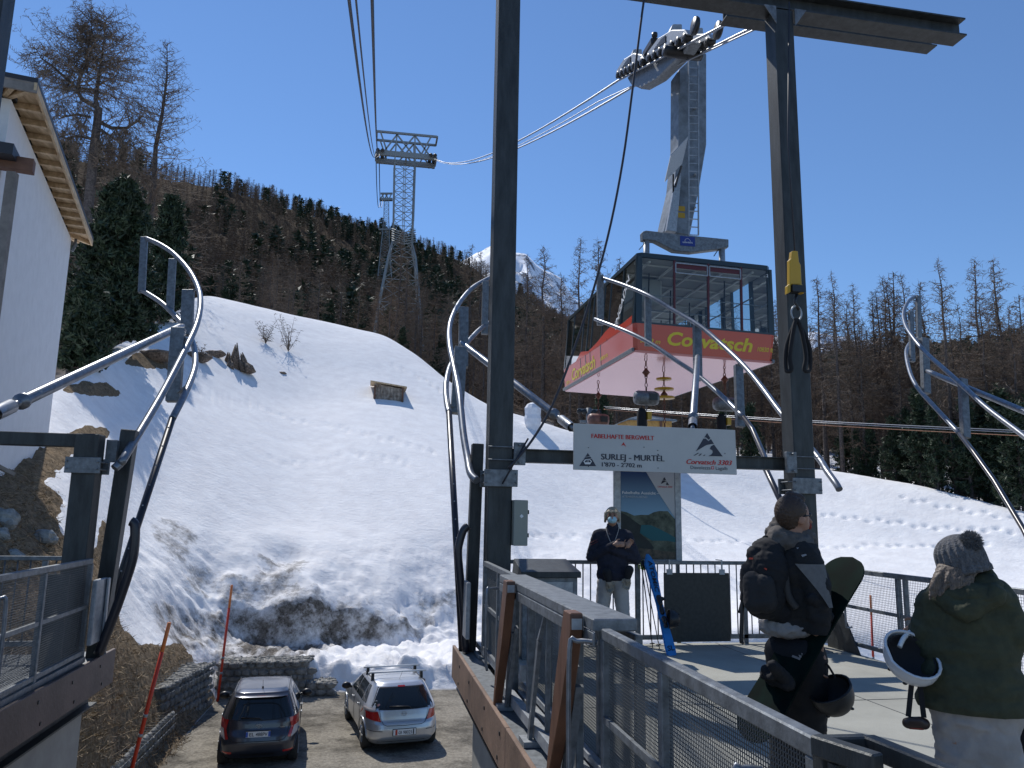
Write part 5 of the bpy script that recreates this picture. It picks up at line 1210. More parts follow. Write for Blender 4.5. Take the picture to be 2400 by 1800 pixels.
# ------------------------------------------------------------------ lattice towers
M['lattice'] = M_('pale_galvanised_lattice', (.26, .28, .28), .5, .3)
def lattice(pts_bottom, pts_top, y0, label, sc=1.0):
    """four-legged tower: outline given by (pixel x left, pixel x right, pixel y) rows"""
    rows = pts_bottom; dep = 5.0*sc
    c = D((rows[-1][0]+rows[-1][1])/2, rows[-1][2], y=y0); t = empty('lattice_tower', (c.x, c.y, ground(c.x, c.y)), label, 'cableway tower')
    def corners(r_):
        a, b = D(r_[0], r_[2], y=y0), D(r_[1], r_[2], y=y0); w = (b-a).length; return [a+V((0, -w*.4, 0)), V((b.x, b.y-w*.4, a.z)), V((b.x, b.y+w*.4, a.z)), a+V((0, w*.4, 0))]
    cs = [corners(r_) for r_ in rows]; lw = .2*sc; bw = .075*sc
    for k in range(4): mb = MB(); [mb.beam(cs[i][k], cs[i+1][k], lw, lw) for i in range(len(cs)-1)]; mb.build('leg', 'lattice', t)
    mb = MB()
    for i in range(len(cs)-1):
        h = abs(cs[i][0].z-cs[i+1][0].z); w = (cs[i][0]-cs[i][1]).length; n_ = max(1, round(h/(w*.9)))
        for j in range(n_):
            A = [cs[i][k].lerp(cs[i+1][k], j/n_) for k in range(4)]; B = [cs[i][k].lerp(cs[i+1][k], (j+1)/n_) for k in range(4)]
            for k in range(4):
                m = (k+1) % 4; mb.beam(A[k], B[m], bw, bw); mb.beam(A[m], B[k], bw, bw); mb.beam(A[k], A[m], bw, bw)
    mb.build('bracing', 'lattice', t)
    return t, cs
rows = [(852, 896, 356), (851, 894, 420), (850, 892, 480), (847, 890, 530), (838, 897, 560), (818, 905, 660), (803, 912, 760)]
tw, cs = lattice(rows, None, TY, 'tall pale lattice cableway tower rising out of the forest')
# cross head
a0, a1 = D(812, 338, y=TY), D(941, 350, y=TY); u0, u1 = D(814, 293, y=TY), D(943, 305, y=TY)
for dy, nm in ((-1.4, 0), (1.4, 1)):
    o = V((0, dy, 0)); mb = MB(); mb.beam(a0+o, a1+o, .4, .8); mb.build('cross_arm', 'lattice', tw)
    mb = MB(); mb.beam(u0+o, u1+o, .3, .3); 
    for (x0, y0, x1, y1) in ((852, 356, 857, 298), (896, 356, 895, 302), (826, 340, 857, 300), (930, 350, 895, 302), (857, 346, 895, 302), (895, 348, 857, 300), (838, 343, 822, 295), (905, 349, 930, 304)): mb.beam(D(x0, y0, y=TY)+o, D(x1, y1, y=TY)+o, .2, .2)
    mb.build('head_truss', 'lattice', tw)
mb = MB()
for q in (a0, a1, u0, u1, (a0+a1)/2): mb = MB(); mb.beam(q+V((0, -1.4, 0)), q+V((0, 1.4, 0)), .25, .3); mb.build('tie_beam', 'lattice', tw)
for k in range(6): mb = MB(); q = D(846, 494+k*5, y=TY-2.2); q2 = D(898, 497+k*5, y=TY-2.2); mb.tube([q, (q+q2)/2-V((0, 0, .5)), q2], .08, 6); mb.build('walkway_hoop', 'lattice', tw)
mb = MB()
for px, py in ((816, 331), (826, 332), (929, 342), (938, 343)):
    q = D(px, py, y=TY); mb.tube([q+V((0, -2.2, -.5)), q+V((0, -1, .1)), q+V((0, 1, .1)), q+V((0, 2.2, -.5))], .28, 8)
mb.build('saddle', 'black_plastic', tw)
mb = MB(); 
for x in (872, 877): mb.beam(D(x, 356, y=TY-2.4), D(x-4, 530, y=TY-2.4), .07, .07)
for k in range(60): yy = 358+k*2.8; mb.beam(D(872-k*.066, yy, y=TY-2.4), D(877-k*.066, yy, y=TY-2.4), .05, .05)
mb.build('ladder', 'lattice', tw)
Y2 = 255
tw2, cs2 = lattice([(830, 840, 434), (829, 840, 470), (826, 841, 505), (822, 842, 540), (816, 846, 600)], None, Y2, 'distant smaller lattice tower left of the tall tower', .8)
mb = MB(); a0, a1, u0, u1 = D(820, 431, y=Y2), D(848, 431, y=Y2), D(822, 418, y=Y2), D(848, 418, y=Y2); mb.beam(a0, a1, 1.2, .8); mb.beam(u0, u1, .6, .5)
for (p_, q_) in ((820, 830), (830, 825), (830, 838), (840, 832), (840, 846)): mb.beam(D(p_, 431, y=Y2), D(q_, 418, y=Y2), .35, .35)
mb.build('cross_arm', 'lattice', tw2)
mb = MB(); a0, a1 = D(818, 496, y=Y2), D(846, 496, y=Y2); mb.beam(a0, a1, .8, .5); mb.build('walkway', 'lattice', tw2)
for k, px in enumerate((822, 827)):
    b = D(px, 431, y=Y2); a = tl[k]+V((0, 2.2, -.3)); rope([a.lerp(b, j/14)-V((0, 0, 5*4*(j/14)*(1-j/14))) for j in range(15)], .07, ('left' if k == 0 else 'right')+' far rope dropping from the tall tower to the distant tower', 'rope_dark')
# ropes by the deck
mb = MB(); mb.tube(spline([V((3.6, 9.38, 9.16)), D(1391, 0, y=9.35), D(1368, 180, y=9.35), D(1345, 350, y=9.35), D(1312, 515, y=9.34), D(1262, 690, y=9.33), D(1200, 860, y=9.32), D(1150, 950, y=9.31), D(1098, 1012, y=9.3)], 5), .016, 8)
tag(mb.build('guy_rope', 'rope_dark'), 'black rope sagging from the top beam down to the left column', 'rope')
mb = MB(); mb.tube([D(1141, 947, y=9.32), D(1085, 1045, y=9.32)], .012, 6); tag(mb.build('rope_tail', 'rope_dark'), 'short black rope end crossing the left column below the cross beam', 'rope')
hb = empty('sling_hoist', S3(130, 180, y=9.15), 'yellow rope block with two black hanging slings in front of the right column', 'hoist')
mb = MB(); mb.tube([V((5.72, 9.25, 9.15)), S1(1235, 900, y=9.2), S3(130, 182, y=9.15)], .01, 6); mb.build('hanging_rope', 'rope_dark', hb)
mb = MB(); q = [S3(a, b, y=9.12) for a, b in ((118, 182), (146, 182), (152, 235), (160, 250), (165, 345), (178, 350), (176, 390), (158, 385), (152, 345), (112, 345), (112, 380), (96, 390), (96, 350), (106, 345), (106, 225), (114, 220))]
mb.prism(q, (0, .08, 0)); mb.build('block_case', 'yellow', hb, bevel=.008)
mb = MB(); mb.span(S3(120, 345, y=9.09), S3(160, 395, y=9.22)); mb.tube([S3(140, 395, y=9.15), S3(130, 430, y=9.15), S3(150, 470, y=9.15)], .022, 8); mb.build('swivel', 'black_plastic', hb)
mb = MB(); c = S3(138, 485, y=9.15); mb.tube([c+V((math.cos(a)*.075, 0, math.sin(a)*.10)) for a in np.linspace(0, 2*math.pi, 21)], .012, 8, cap=False); mb.build('shackle', 'galv_light', hb)
for (a, b, c, d) in ((135, 515, 100, 760), (150, 515, 190, 765)):
    mb = MB(); sg = -1 if c < 130 else 1
    pts = [S3(138, 512, y=9.12), S3(a+sg*10, 560, y=9.12), S3(c-6*sg, 690, y=9.12), S3(c-sg*14, 755, y=9.12), S3(c, 768, y=9.14), S3(c+14*sg, 750, y=9.18), S3(c+9*sg, 640, y=9.18), S3(138, 512, y=9.18)]
    mb.tube(spline(pts, 4), .028, 6); mb.build('sling', 'black', hb)
# chain hoists under the cabin
def chain(mb, p, q, r_=.045):
    p, q = V(p), V(q); L = (q-p).length; n_ = max(1, int(L/(r_*2.6)))
    for k in range(n_):
        c = p.lerp(q, (k+.5)/n_); ang = k % 2; pts = []
        for a in np.linspace(0, 2*math.pi, 9): pts.append(c+V((math.cos(a)*r_*.8*(1-ang), math.cos(a)*r_*.8*ang, math.sin(a)*r_*1.5)))
        mb.tube(pts, r_*.26, 5, cap=False)
for (q, L, lab, bag) in (((298, 955), 1.1, 'chain hoist hanging farthest left under the cabin', 1), ((570, 822), .95, 'large grey chain hoist with a black chain bag hanging near the cabin front edge', 2), ((672, 885), 1.75, 'chain hoist with yellow pulley discs hanging behind the vertical pipe', 3), ((1018, 866), .95, 'right hand chain hoist partly behind the guide pipe', 2)):
    p = S2(*q, z=5.98); t = empty('chain_hoist', p, lab, 'chain hoist', 'chain hoists hanging under the cabin')
    mb = MB(); chain(mb, p, p-V((0, 0, L))); mb.lathe(p-V((0, 0, L*.45)), (0, 0, -1), [(.02, -.12), (.07, -.05), (.11, 0), (.07, .05), (.02, .12)], 12); mb.build('chain', M_('rusty_chain', (.16, .06, .04), .5, .4), t)
    b = p-V((0, 0, L+.18)); mb = MB(); mb.lathe(b-V((.34, 0, 0)), (1, 0, 0), [(.03, 0), (.16, .02), (.2, .1), (.2, .56), (.16, .66), (.03, .68)], 16); mb.build('motor', 'galv' if bag == 2 else M_('faded_red_motor', (.22, .12, .10), .5, 0, .3, 8), t)
    mb = MB(); mb.span(b+V((.02, -.225, -.08)), b+V((.24, -.19, .1))); mb.build('control_plate', 'black_plastic', t)
    mb = MB(); chain(mb, b-V((0, 0, .2)), b-V((0, 0, .75)), .03); mb.build('load_chain', 'galv', t)
    mb = MB(); mb.tube([b+V((-.12, 0, -.3)), b+V((-.14, 0, -.4)), b+V((-.13, 0, -1.05)), b+V((-.1, 0, -1.25))], [.08, .13, .14, .10], 12); mb.build('chain_bag', 'black', t)
    if bag != 3: mb = MB(); mb.span(b+V((-.02, -.14, -.6)), b+V((.1, .02, -.38))); mb.build('hook_block', 'yellow', t, bevel=.01)
    else:
        mb = MB()
        for k, r_ in ((.35, .22), (.65, .28), (.9, .3)): mb.lathe(p-V((0, 0, k)), (0, 0, 1), [(.03, 0), (r_, 0), (r_, .05), (.03, .05)], 20)
        mb.build('pulley_disc', 'yellow', t)
# ------------------------------------------------------------------ white house on the left
M['plaster'] = M_('white_plaster', (.72, .73, .74), .85, 0, .05, 3, bump=.15, bscale=60)
M['pale_wood'] = M_('pale_larch_wood', (.55, .37, .20), .7, 0, .3, 1.5, col2=(.74, .56, .35), stretch=(6, .8, 6))
M['grey_wood'] = M_('weathered_grey_wood', (.22, .20, .18), .8, 0, .3, 3)
M['brown_wood'] = M_('brown_timber', (.16, .08, .05), .7, 0, .3, 3)
M['roof'] = M_('dark_roof_sheet', (.03, .03, .035), .5)
EZr = 9.95
hN, hF = P(87, 205, z=EZr), P(218, 572, z=EZr)
du = (hF-hN).normalized(); dn = V((du.y, -du.x, 0))          # along the eave, outward to the slot
ov = .52
hs = empty('white_house', hN-dn*3+V((0, 0, -8)), 'white plastered house with a timber eave at the left edge', 'house')
wN, wF = hN-dn*ov+du*.5, hF-dn*ov-du*.6
inn = -dn*7
mb = MB(); zb = 0.0
def col(p, z): return V((p.x, p.y, z))
mb.add([col(p, z) for z in (zb, EZr-.12) for p in (wN, wF, wF+inn, wN+inn)], [(0, 1, 5, 4), (1, 2, 6, 5), (2, 3, 7, 6), (3, 0, 4, 7)]); mb.build('wall', 'plaster', hs)
rf = MB(); rc = [hN, hF, hF-dn*9, hN-dn*9]; apex = [hN+du*4-dn*4.5, hF-du*4-dn*4.5]
ap = [V((p.x, p.y, EZr+1.9)) for p in apex]
t0 = [V((p.x, p.y, EZr+.10)) for p in rc]; t1 = [p+V((0, 0, .10)) for p in t0]
rf.add(t0+t1+[ap[0]+V((0, 0, .1)), ap[1]+V((0, 0, .1))], [(0, 3, 2, 1), (0, 1, 5, 4), (1, 2, 6, 5), (2, 3, 7, 6), (3, 0, 4, 7), (4, 5, 9, 8), (5, 6, 9), (6, 7, 8, 9), (7, 4, 8)]); rf.build('roof', 'roof', hs)
mb = MB(); mb.beam(V((hN.x, hN.y, EZr+.02))-dn*.03, V((hF.x, hF.y, EZr+.02))-dn*.03, .05, .17); mb.build('fascia', 'pale_wood', hs)
mb = MB(); mb.beam(V((hN.x, hN.y, EZr-.0))+du*.03, V((hN.x, hN.y, EZr-.0))-dn*9+du*.03, .05, .22); mb.build('fascia', 'grey_wood', hs)
mb = MB(); L_ = (hF-hN).length; zs = EZr+.07
mb.add([V((p.x, p.y, zs)) for p in (hN-dn*.05, hF-dn*.05, hF-dn*(ov+.05), hN-dn*(ov+.05))], [(0, 1, 2, 3)]); mb.add([V((p.x, p.y, zs-.003)) for p in (hN-dn*.05+du*.05, hN-dn*8, hN-dn*8+du*.7, hN-dn*.05+du*.7)], [(0, 1, 2, 3)])
mb.add([V((p.x, p.y, zs-.002)) for p in (hF-dn*.05-du*.05, hF-dn*8, hF-dn*8-du*.8, hF-dn*.05-du*.8)], [(0, 1, 2, 3)]); mb.build('soffit', 'pale_wood', hs, fixn=False)
k = 1.0
while k < L_-.9:
    q = hN+du*k; mb = MB(); mb.beam(V((q.x, q.y, EZr-.0))-dn*.08, V((q.x, q.y, EZr-.0))-dn*(ov+.1), .10, .13); mb.build('rafter', 'pale_wood', hs); k += .72
for (o, sgn, dirs) in ((hN, 1, (0, .3, .62)), (hF, -1, (0, .3, .62))):
    for kx_ in dirs:
        a_ = V((o.x, o.y, EZr)); mb = MB(); mb.beam(a_-dn*(.08+kx_*1.1)+du*sgn*.06, a_-dn*(ov+.2)+du*sgn*(.75-kx_*.2), .09, .12); mb.build('rafter', 'pale_wood', hs)
for k in range(8): q = hN-dn*(1.3+.6*k); mb = MB(); mb.beam(V((q.x, q.y, EZr))+du*.07, V((q.x, q.y, EZr))+du*.68, .09, .12); mb.build('rafter', 'pale_wood', hs)
mb = MB(); q = P(35, 196, z=EZr+.4); mb.tube([q-V((0, 0, .4)), q+V((0, 0, .12))], .09, 10); mb.build('vent_pipe', 'black_plastic', hs)
mb = MB(); q = col(wF, EZr-.3)+dn*.12; mb.tube([q+V((0, 0, .2)), q, q-V((0, 0, .2))-dn*.06], .045, 8); mb.build('downpipe', 'galv', hs)
mb = MB(); q0 = P(80, 392, r=(wN.xy.length)-.6); q1 = q0-dn*6; mb.beam(q0+dn*.0, q1, .22, .26); mb.build('beam', 'brown_wood', hs)
mb = MB(); q0 = P(42, 372, r=wN.xy.length-.55); mb.beam(q0, q0-dn*6, .9, .22); mb.build('canopy', 'roof', hs)
mb = MB(); q0 = P(30, 405, r=wN.xy.length-.6); mb.beam(V((q0.x, q0.y, q0.z)), V((q0.x, q0.y, 1.2)), .16, .16, V((0, 1, 0))); mb.build('window_post', 'grey_wood', hs)
mb = MB(); q0 = P(14, 1098, r=wN.xy.length+1.6)
for k_ in (0,): mb.beam(P(-20, 1085, r=15.2), P(32, 1112, r=15.4), .08, .06)
mb.build('window_sill', 'grey_wood', hs)
# ------------------------------------------------------------------ small buildings far off
c = march(840, 858); ht = empty('wooden_hut', c, 'small weathered wooden hut half buried in the snow slope', 'hut')
s_ = 55/55*c.xy.length/55
mb = MB(); 
for k in range(9): mb.span((c.x-1.05+k*.235, c.y-.9, c.z-.6), (c.x-1.05+k*.235+.21, c.y-.85, c.z+.75-.04*k))
mb.build('plank_front', M_('weathered_planks', (.22, .14, .09), .8, 0, .5, 4, col2=(.42, .36, .29)), ht)
mb = MB(); mb.span((c.x-1.1, c.y-.84, c.z-.6), (c.x+1.1, c.y+1.4, c.z+.5)); mb.build('body', 'grey_wood', ht)
mb = MB(); mb.add([(c.x-1.35, c.y-1.1, c.z+.84), (c.x+1.3, c.y-1.1, c.z+.50), (c.x+1.3, c.y+1.8, c.z+.62), (c.x-1.35, c.y+1.8, c.z+1.0)]+[(c.x-1.35, c.y-1.1, c.z+.94), (c.x+1.3, c.y-1.1, c.z+.60), (c.x+1.3, c.y+1.8, c.z+.74), (c.x-1.35, c.y+1.8, c.z+1.12)], [(3, 2, 1, 0), (4, 5, 6, 7), (0, 1, 5, 4), (1, 2, 6, 5), (2, 3, 7, 6), (3, 0, 4, 7)]); mb.build('roof', 'pale_wood', ht)
for x in (-1.0, 1.0): mb = MB(); mb.beam((c.x+x, c.y-.95, c.z-.6), (c.x+x, c.y-.95, c.z+.62), .12, .12, V((0, 1, 0))); mb.build('corner_post', 'brown_wood', ht)
p = S2(598, 1200, r=57); kx_ = empty('yellow_cabin_house', (p.x, p.y, ground(p.x, p.y)), 'small yellow timber building with a grey metal hip roof behind the sign', 'building')
def B2(a, b): return S2(a, b, r=57)
w0, w1 = B2(482, 1186), B2(718, 1192); dd = V((0, 3, 0)); zb = ground(p.x, p.y)-.5
mb = MB(); mb.add([V((q.x, q.y, z)) for z in (zb, w0.z+.1) for q in (w0, w1, w1+dd, w0+dd)], [(0, 1, 5, 4), (1, 2, 6, 5), (2, 3, 7, 6), (3, 0, 4, 7)]); mb.build('wall', M_('yellow_timber', (.52, .30, .09), .7, 0, .25, 3), kx_)
e0, e1 = B2(462, 1184)+V((0, -.3, 0)), B2(740, 1192)+V((0, -.3, 0)); ap0 = B2(598, 1136)+V((0, 1.5, 0)); dd2 = V((0, 3.6, 0))
mb = MB(); mb.add([e0, e1, e1+dd2, e0+dd2, ap0, e0+V((0, 0, .12)), e1+V((0, 0, .12))], [(0, 1, 6, 5), (5, 6, 4), (1, 2, 4, 6), (2, 3, 4), (3, 0, 5, 4)]); mb.build('roof', M_('grey_seam_roof', (.16, .19, .21), .4, .4), kx_)
mb = MB(); 
for t in np.linspace(.08, .92, 10): q = V(e0).lerp(V(e1), t)+V((0, 0, .14)); mb.beam(q, q.lerp(ap0, .9), .03, .03)
mb.build('roof_seam', 'galv_light', kx_)
mb = MB(); q = B2(655, 1192); mb.beam(q+V((0, -.06, .05)), q+V((0, -.06, -1.5)), .18, .1, V((0, 1, 0))); mb.build('corner_post', 'brown_wood', kx_)
p = march(1143, 925); sg_ = empty('covered_snow_gun', p, 'snow gun wrapped in a white cover at the forest edge', 'snow gun')
g_ = R6(687, 1090, r=p.xy.length); b = V((g_.x, g_.y, g_.z))
mb = MB(); mb.lathe(b, (0, 0, 1), [(.4, -.5), (.6, 0), (.66, .4), (.6, .7), (.62, .9), (.64, 1.2), (.45, 1.5), (.2, 1.62), (.01, 1.65)], 10, False); mb.build('cover', M_('white_tarpaulin', (.72, .74, .78), .6, 0, .1, 3, bump=.6, bscale=4), sg_)
mb = MB(); mb.tube([b+V((0, 0, -1.5)), b+V((0, 0, .2))], .15, 8); mb.build('stand', 'galv', sg_)
b = R6(1050, 1090, r=60); lt = empty('lift_mast', (b.x, b.y, ground(b.x, b.y)), 'small grey drag lift mast behind the sign with pulley arms', 'lift mast')
mb = MB(); mb.tube([(b.x, b.y, ground(b.x, b.y)-.3), (b.x, b.y, R6(1050, 985, r=60).z)], .22, 10); mb.build('mast', 'galv', lt)
mb = MB(); q = R6(1050, 1000, r=60); mb.beam(q-V((.9, 0, 0)), q+V((.9, 0, 0)), .2, .2); mb.beam(q+V((-.7, 0, -.9)), q+V((.7, 0, -.9)), .15, .2); mb.build('arm', 'galv', lt)
mb = MB()
for dx in (-.8, -.4, .4, .8): mb.lathe(q+V((dx, -.2, -.15)), (0, 1, 0), [(.02, 0), (.2, 0), (.2, .12), (.02, .12)], 12)
mb.build('pulleys', 'black_plastic', lt)
M['copper'] = M_('copper_coloured_wire', (.50, .25, .14), .4, .5)
for (a_, b_, c_, d_, m_, lab) in ((330, 1104, 1244, 1034, 'rope', 'upper grey lift wire crossing in front of the wood'), (340, 1112, 1244, 1043, 'rope', 'middle grey lift wire crossing in front of the wood'), (330, 1120, 1244, 1058, 'copper', 'lowest copper coloured wire crossing in front of the wood')):
    a = S2(a_, b_, r=58); b = S3(c_, d_, r=40); e = a+(b-a)*1.4; mb = MB(); mb.tube(rope_pts(a, e, 20, .25), .022, 5); tag(mb.build('lift_wire', m_), lab, 'wire', 'lift wires in front of the wood')
# ------------------------------------------------------------------ gabions
M['stone'] = M_('gabion_stone', (.12, .125, .12), .85, 0, .4, 2.5, col2=(.34, .33, .30))
def gabion(name_lab, p0, p1, dep, z0, z1, inward, seed):
    """wire basket wall filled with individual rough stones"""
    p0, p1 = V(p0), V(p1); L = (p1-p0).length; d = (p1-p0).normalized(); inn_ = V(inward).normalized()
    t = empty('gabion_wall', (p0.x, p0.y, z0), name_lab, 'gabion', 'stone filled wire baskets around the car park')
    rr = random.Random(seed); mb = MB()
    mb.add([V((q.x, q.y, z)) for z in (z0-.3, z1-.10) for q in (p0+inn_*.12+d*.08, p1+inn_*.12-d*.08, p1+inn_*dep, p0+inn_*dep)], [(0, 1, 5, 4), (1, 2, 6, 5), (2, 3, 7, 6), (3, 0, 4, 7), (4, 5, 6, 7)])
    def stone(c, sx, sy, sz, flat_n):
        n_ = 8; ph = [rr.uniform(.75, 1.12) for _ in range(n_)]; rows = []
        for (k_, f) in ((0, .55), (.5, 1), (1, .82), (1.25, .5)):
            rows.append([c+d*math.cos(6.283*j/n_)*sx*ph[j]*f+flat_n[1]*math.sin(6.283*j/n_)*sy*ph[j]*f-flat_n[0]*(sz*(1-k_)) for j in range(n_)])
        o = len(mb.v); mb.grid(rows, False, True); mb.add([], []); mb.f.append(tuple(o+3*n_+j for j in range(n_))); mb.mi.append(0); mb.sm.append(False)
    z = z0+.1; 
    while z < z1-.02:
        x = rr.uniform(0, .1); hgt = rr.uniform(.15, .22)
        while x < L: w = rr.uniform(.17, .34); stone(p0+d*(x+w/2)+inn_*.06+V((0, 0, z-z0)), w*.55, hgt*rr.uniform(.48, .6), .07, (-inn_, ZUP)); x += w
        z += hgt*1.05
    y = .08
    while y < dep:
        x = rr.uniform(0, .1)
        while x < L: w = rr.uniform(.08, .18); stone(p0+d*(x+w/2)+inn_*y+V((0, 0, z1-z0-.10+rr.uniform(-.02, .03))), w*.55, w*.5, .06, (ZUP, inn_)); x += w
        y += .11
    mb.build('stones', 'stone', t)
    mb = MB(); k = 0
    while k <= L+.01: q = p0+d*k-inn_*.02; mb.beam((q.x, q.y, z0), (q.x, q.y, z1+.01), .006, .006, d); mb.beam((q.x, q.y, z1+.02), V((q.x, q.y, z1+.02))+inn_*dep, .006, .006); k += .2
    z = z0
    while z <= z1+.01: mb.beam(V((p0.x, p0.y, z))-inn_*.02, V((p1.x, p1.y, z))-inn_*.02, .006, .006); z += .2
    mb.build('wire_basket', 'galv', t, fixn=False)
fz = LOT
g1a = D(455, 1530, z=LOT); g1b = D(345, 1600, z=LOT)
gabion('high gabion wall along the left side of the car park', V((g1b.x, g1b.y, LOT)), V((g1a.x, g1a.y+.2, LOT)), 1.0, LOT, D(455, 1428, y=g1a.y).z, (-1, .12, 0), 1)
g2a = D(458, 1512, z=LOT); g2b = D(663, 1500, z=LOT)
gabion('gabion wall across the end of the car park behind the dark car', V((g2a.x, g2a.y, LOT)), V((g2b.x, g2a.y+.1, LOT)), 1.0, LOT, D(560, 1425, y=g2a.y).z, (0, 1, 0), 2)
g3b = D(718, 1500, z=LOT)
gabion('low end of the gabion wall reaching out beside the dark car', V((g2b.x, g2a.y+.02, LOT)), V((g3b.x, g2a.y+.05, LOT)), .9, LOT, D(690, 1470, y=g2a.y).z, (0, 1, 0), 3)
g4a = D(370, 1575, z=LOT+.0); 
gabion('low gabion row in front of the high gabion at the bottom left', V((g1b.x+.18, 14.6, LOT)), V((g1b.x+.32, g1b.y-.05, LOT)), 1.25, LOT, LOT+.62, (-1, 0, 0), 4)
# ------------------------------------------------------------------ orange snow poles
def snow_pole(p, q, lab, r_=.035):
    t = empty('snow_pole', p, lab, 'snow pole', 'orange snow poles'); p, q = V(p), V(q)
    mb = MB(); mb.tube([p, p.lerp(q, .80)], r_, 10); mb.build('pole', M_('red_orange_pole', (.62, .05, .02), .45), t)
    mb = MB(); mb.tube([p.lerp(q, .80), q, q+(q-p).normalized()*.01], [r_*.99, r_*.99, r_*.3], 10); mb.build('pole_tip', 'orange2', t)
    for k_ in (.36, .23): mb = MB(); mb.tube([p.lerp(q, k_), p.lerp(q, k_+.02)], r_*1.12, 10); mb.build('reflective_band', 'galv_light', t)
b = D(470, 1515, z=LOT); snow_pole(b, D(501, 1264, y=b.y-.1), 'tall orange pole standing between the two gabion walls')
b = D(283, 1668, z=LOT+.4); snow_pole(b, D(366, 1345, y=b.y), 'leaning orange pole beside the low gabion row, nearer the left deck', .038)
b = S5(816, 1010, z=-2.6); b.z = ground(b.x, b.y); snow_pole(b-V((0, 0, .3)), S5(806, 700, y=b.y), 'orange pole seen through the right hand mesh fence', .04)
# ------------------------------------------------------------------ stump, stones, shrub, bird
def rock(c, r_, lab, mat, name='rock', cat='rock', seed=1, group=None, spiky=.35):
    mb = MB(); mb.ball((0, 0, 0), r_, 18, 12); vs = []
    for v in mb.v: p = V(v); n_ = mnoise.noise(p*(1.3/max(r_))+V((seed*7.1, 0, 0)))+.5*mnoise.noise(p*(3.2/max(r_))+V((seed, 3, 0))); vs.append(tuple(c+p*(1+spiky*n_*1.3)))
    mb.v = vs; mb.sm = [False]*len(mb.sm); o = mb.build(name, mat, shift=c); tag(o, lab, cat, group); return o
c = march(510, 795); M['rootwood'] = M_('old_root_wood', (.10, .065, .045), .9, 0, .5, 9, col2=(.30, .22, .16))
st = empty('tree_stump', c, 'torn brown tree stump standing in the snow slope', 'stump')
mb = MB(); rr = random.Random(3)
for k in range(34):
    a = rr.uniform(0, 6.28); r0 = rr.uniform(.15, 1.1); p0_ = c+V((math.cos(a)*r0*1.15, math.sin(a)*r0*.7, -.3)); hh = (1.9-1.45*r0)*rr.uniform(.5, 1.15); p1_ = c+V((math.cos(a)*r0*.75-.15+rr.uniform(-.15, .15), math.sin(a)*r0*.5, max(.15, hh)))
    mb.tube([p0_, p0_.lerp(p1_, .55)+V((rr.uniform(-.1, .1), 0, .05)), p1_], [.22, .15, .03], 6)
mb.build('roots', 'rootwood', st)
for k, (px, py, rad, lab, m_) in enumerate(((425, 778, (.9, .5, .42), 'dark stone poking out of the snow near the pines', 'rootwood'), (462, 770, (.65, .4, .3), 'flat brown clod in the snow beside the stump', 'rootwood'), (610, 812, (.4, .3, .16), 'small dark clod in the snow right of the stump', 'rootwood'),
    (320, 772, (1.3, .55, .38), 'dark earth mound under the stone pines', 'rootwood'))):
    rock(march(px, py), V(rad), lab, m_, seed=k+3)
M['boulder'] = M_('grey_green_boulder', (.17, .18, .17), .8, 0, .5, 3, col2=(.42, .43, .41), bump=.5, bscale=12)
for k, (px, py, rad, lab) in enumerate(((95, 1165, (.38, .3, .27), 'pale green boulder in the brown bank, alone between grass patches'), (8, 1130, (.42, .3, .36), 'dark boulder at the picture edge above the left railing'), (5, 1165, (.2, .2, .22), 'small boulder just below the dark one at the picture edge'), (25, 1205, (.3, .25, .2), 'white topped boulder behind the left railing bars'))):
    rock(march(px, py)+V((0, 0, .02)), V(rad)*.62, lab, 'boulder', seed=k+11, spiky=.25)
def shrub(px, py, h, lab, seed):
    global rng
    rng = np.random.default_rng(seed); c = march(px, py); tb = TB(); b = np.array(c)
    for k in range(10): d = rng.normal(size=3)*.22; d[2] = 1; branch(tb, b, d/np.linalg.norm(d), h*(.6+.5*rng.random()), .03, 10, .5, 0, .1)
    v, t = tb.arrays(); o = np_mesh('shrub', v-b, t, ['larch'], False, tri=True); o.location = c; tag(o, lab, 'shrub')
shrub(622, 762, 2.9, 'thin leafless bush alone on the snow slope, the taller of two', 61)
shrub(575, 748, 1.9, 'thin leafless bush on the snow slope, the lower left of two', 62)
shrub(432, 790, 1.2, 'small twiggy bush beside the dark stone near the pines', 63)
c = P(527, 105, r=60); bd = empty('bird', c, 'small bird gliding high in the sky', 'bird')
mb = MB(); mb.ball((0, 0, 0), (.20, .07, .06), 10, 6); mb.add([(-.18, 0, 0), (-.34, .05, .01), (-.34, -.05, .01)], [(0, 1, 2)]); mb.build('body', 'black', bd)
for s_ in (-1, 1): mb = MB(); mb.add([(.06, 0, .03), (-.08, 0, .03), (-.22, s_*.15, .16), (-.34, s_*.22, .26), (-.10, s_*.14, .15)], [(0, 1, 2, 3, 4)]); mb.build('wing', 'brown_wood', bd)
bd.rotation_euler = (0, .1, .5)
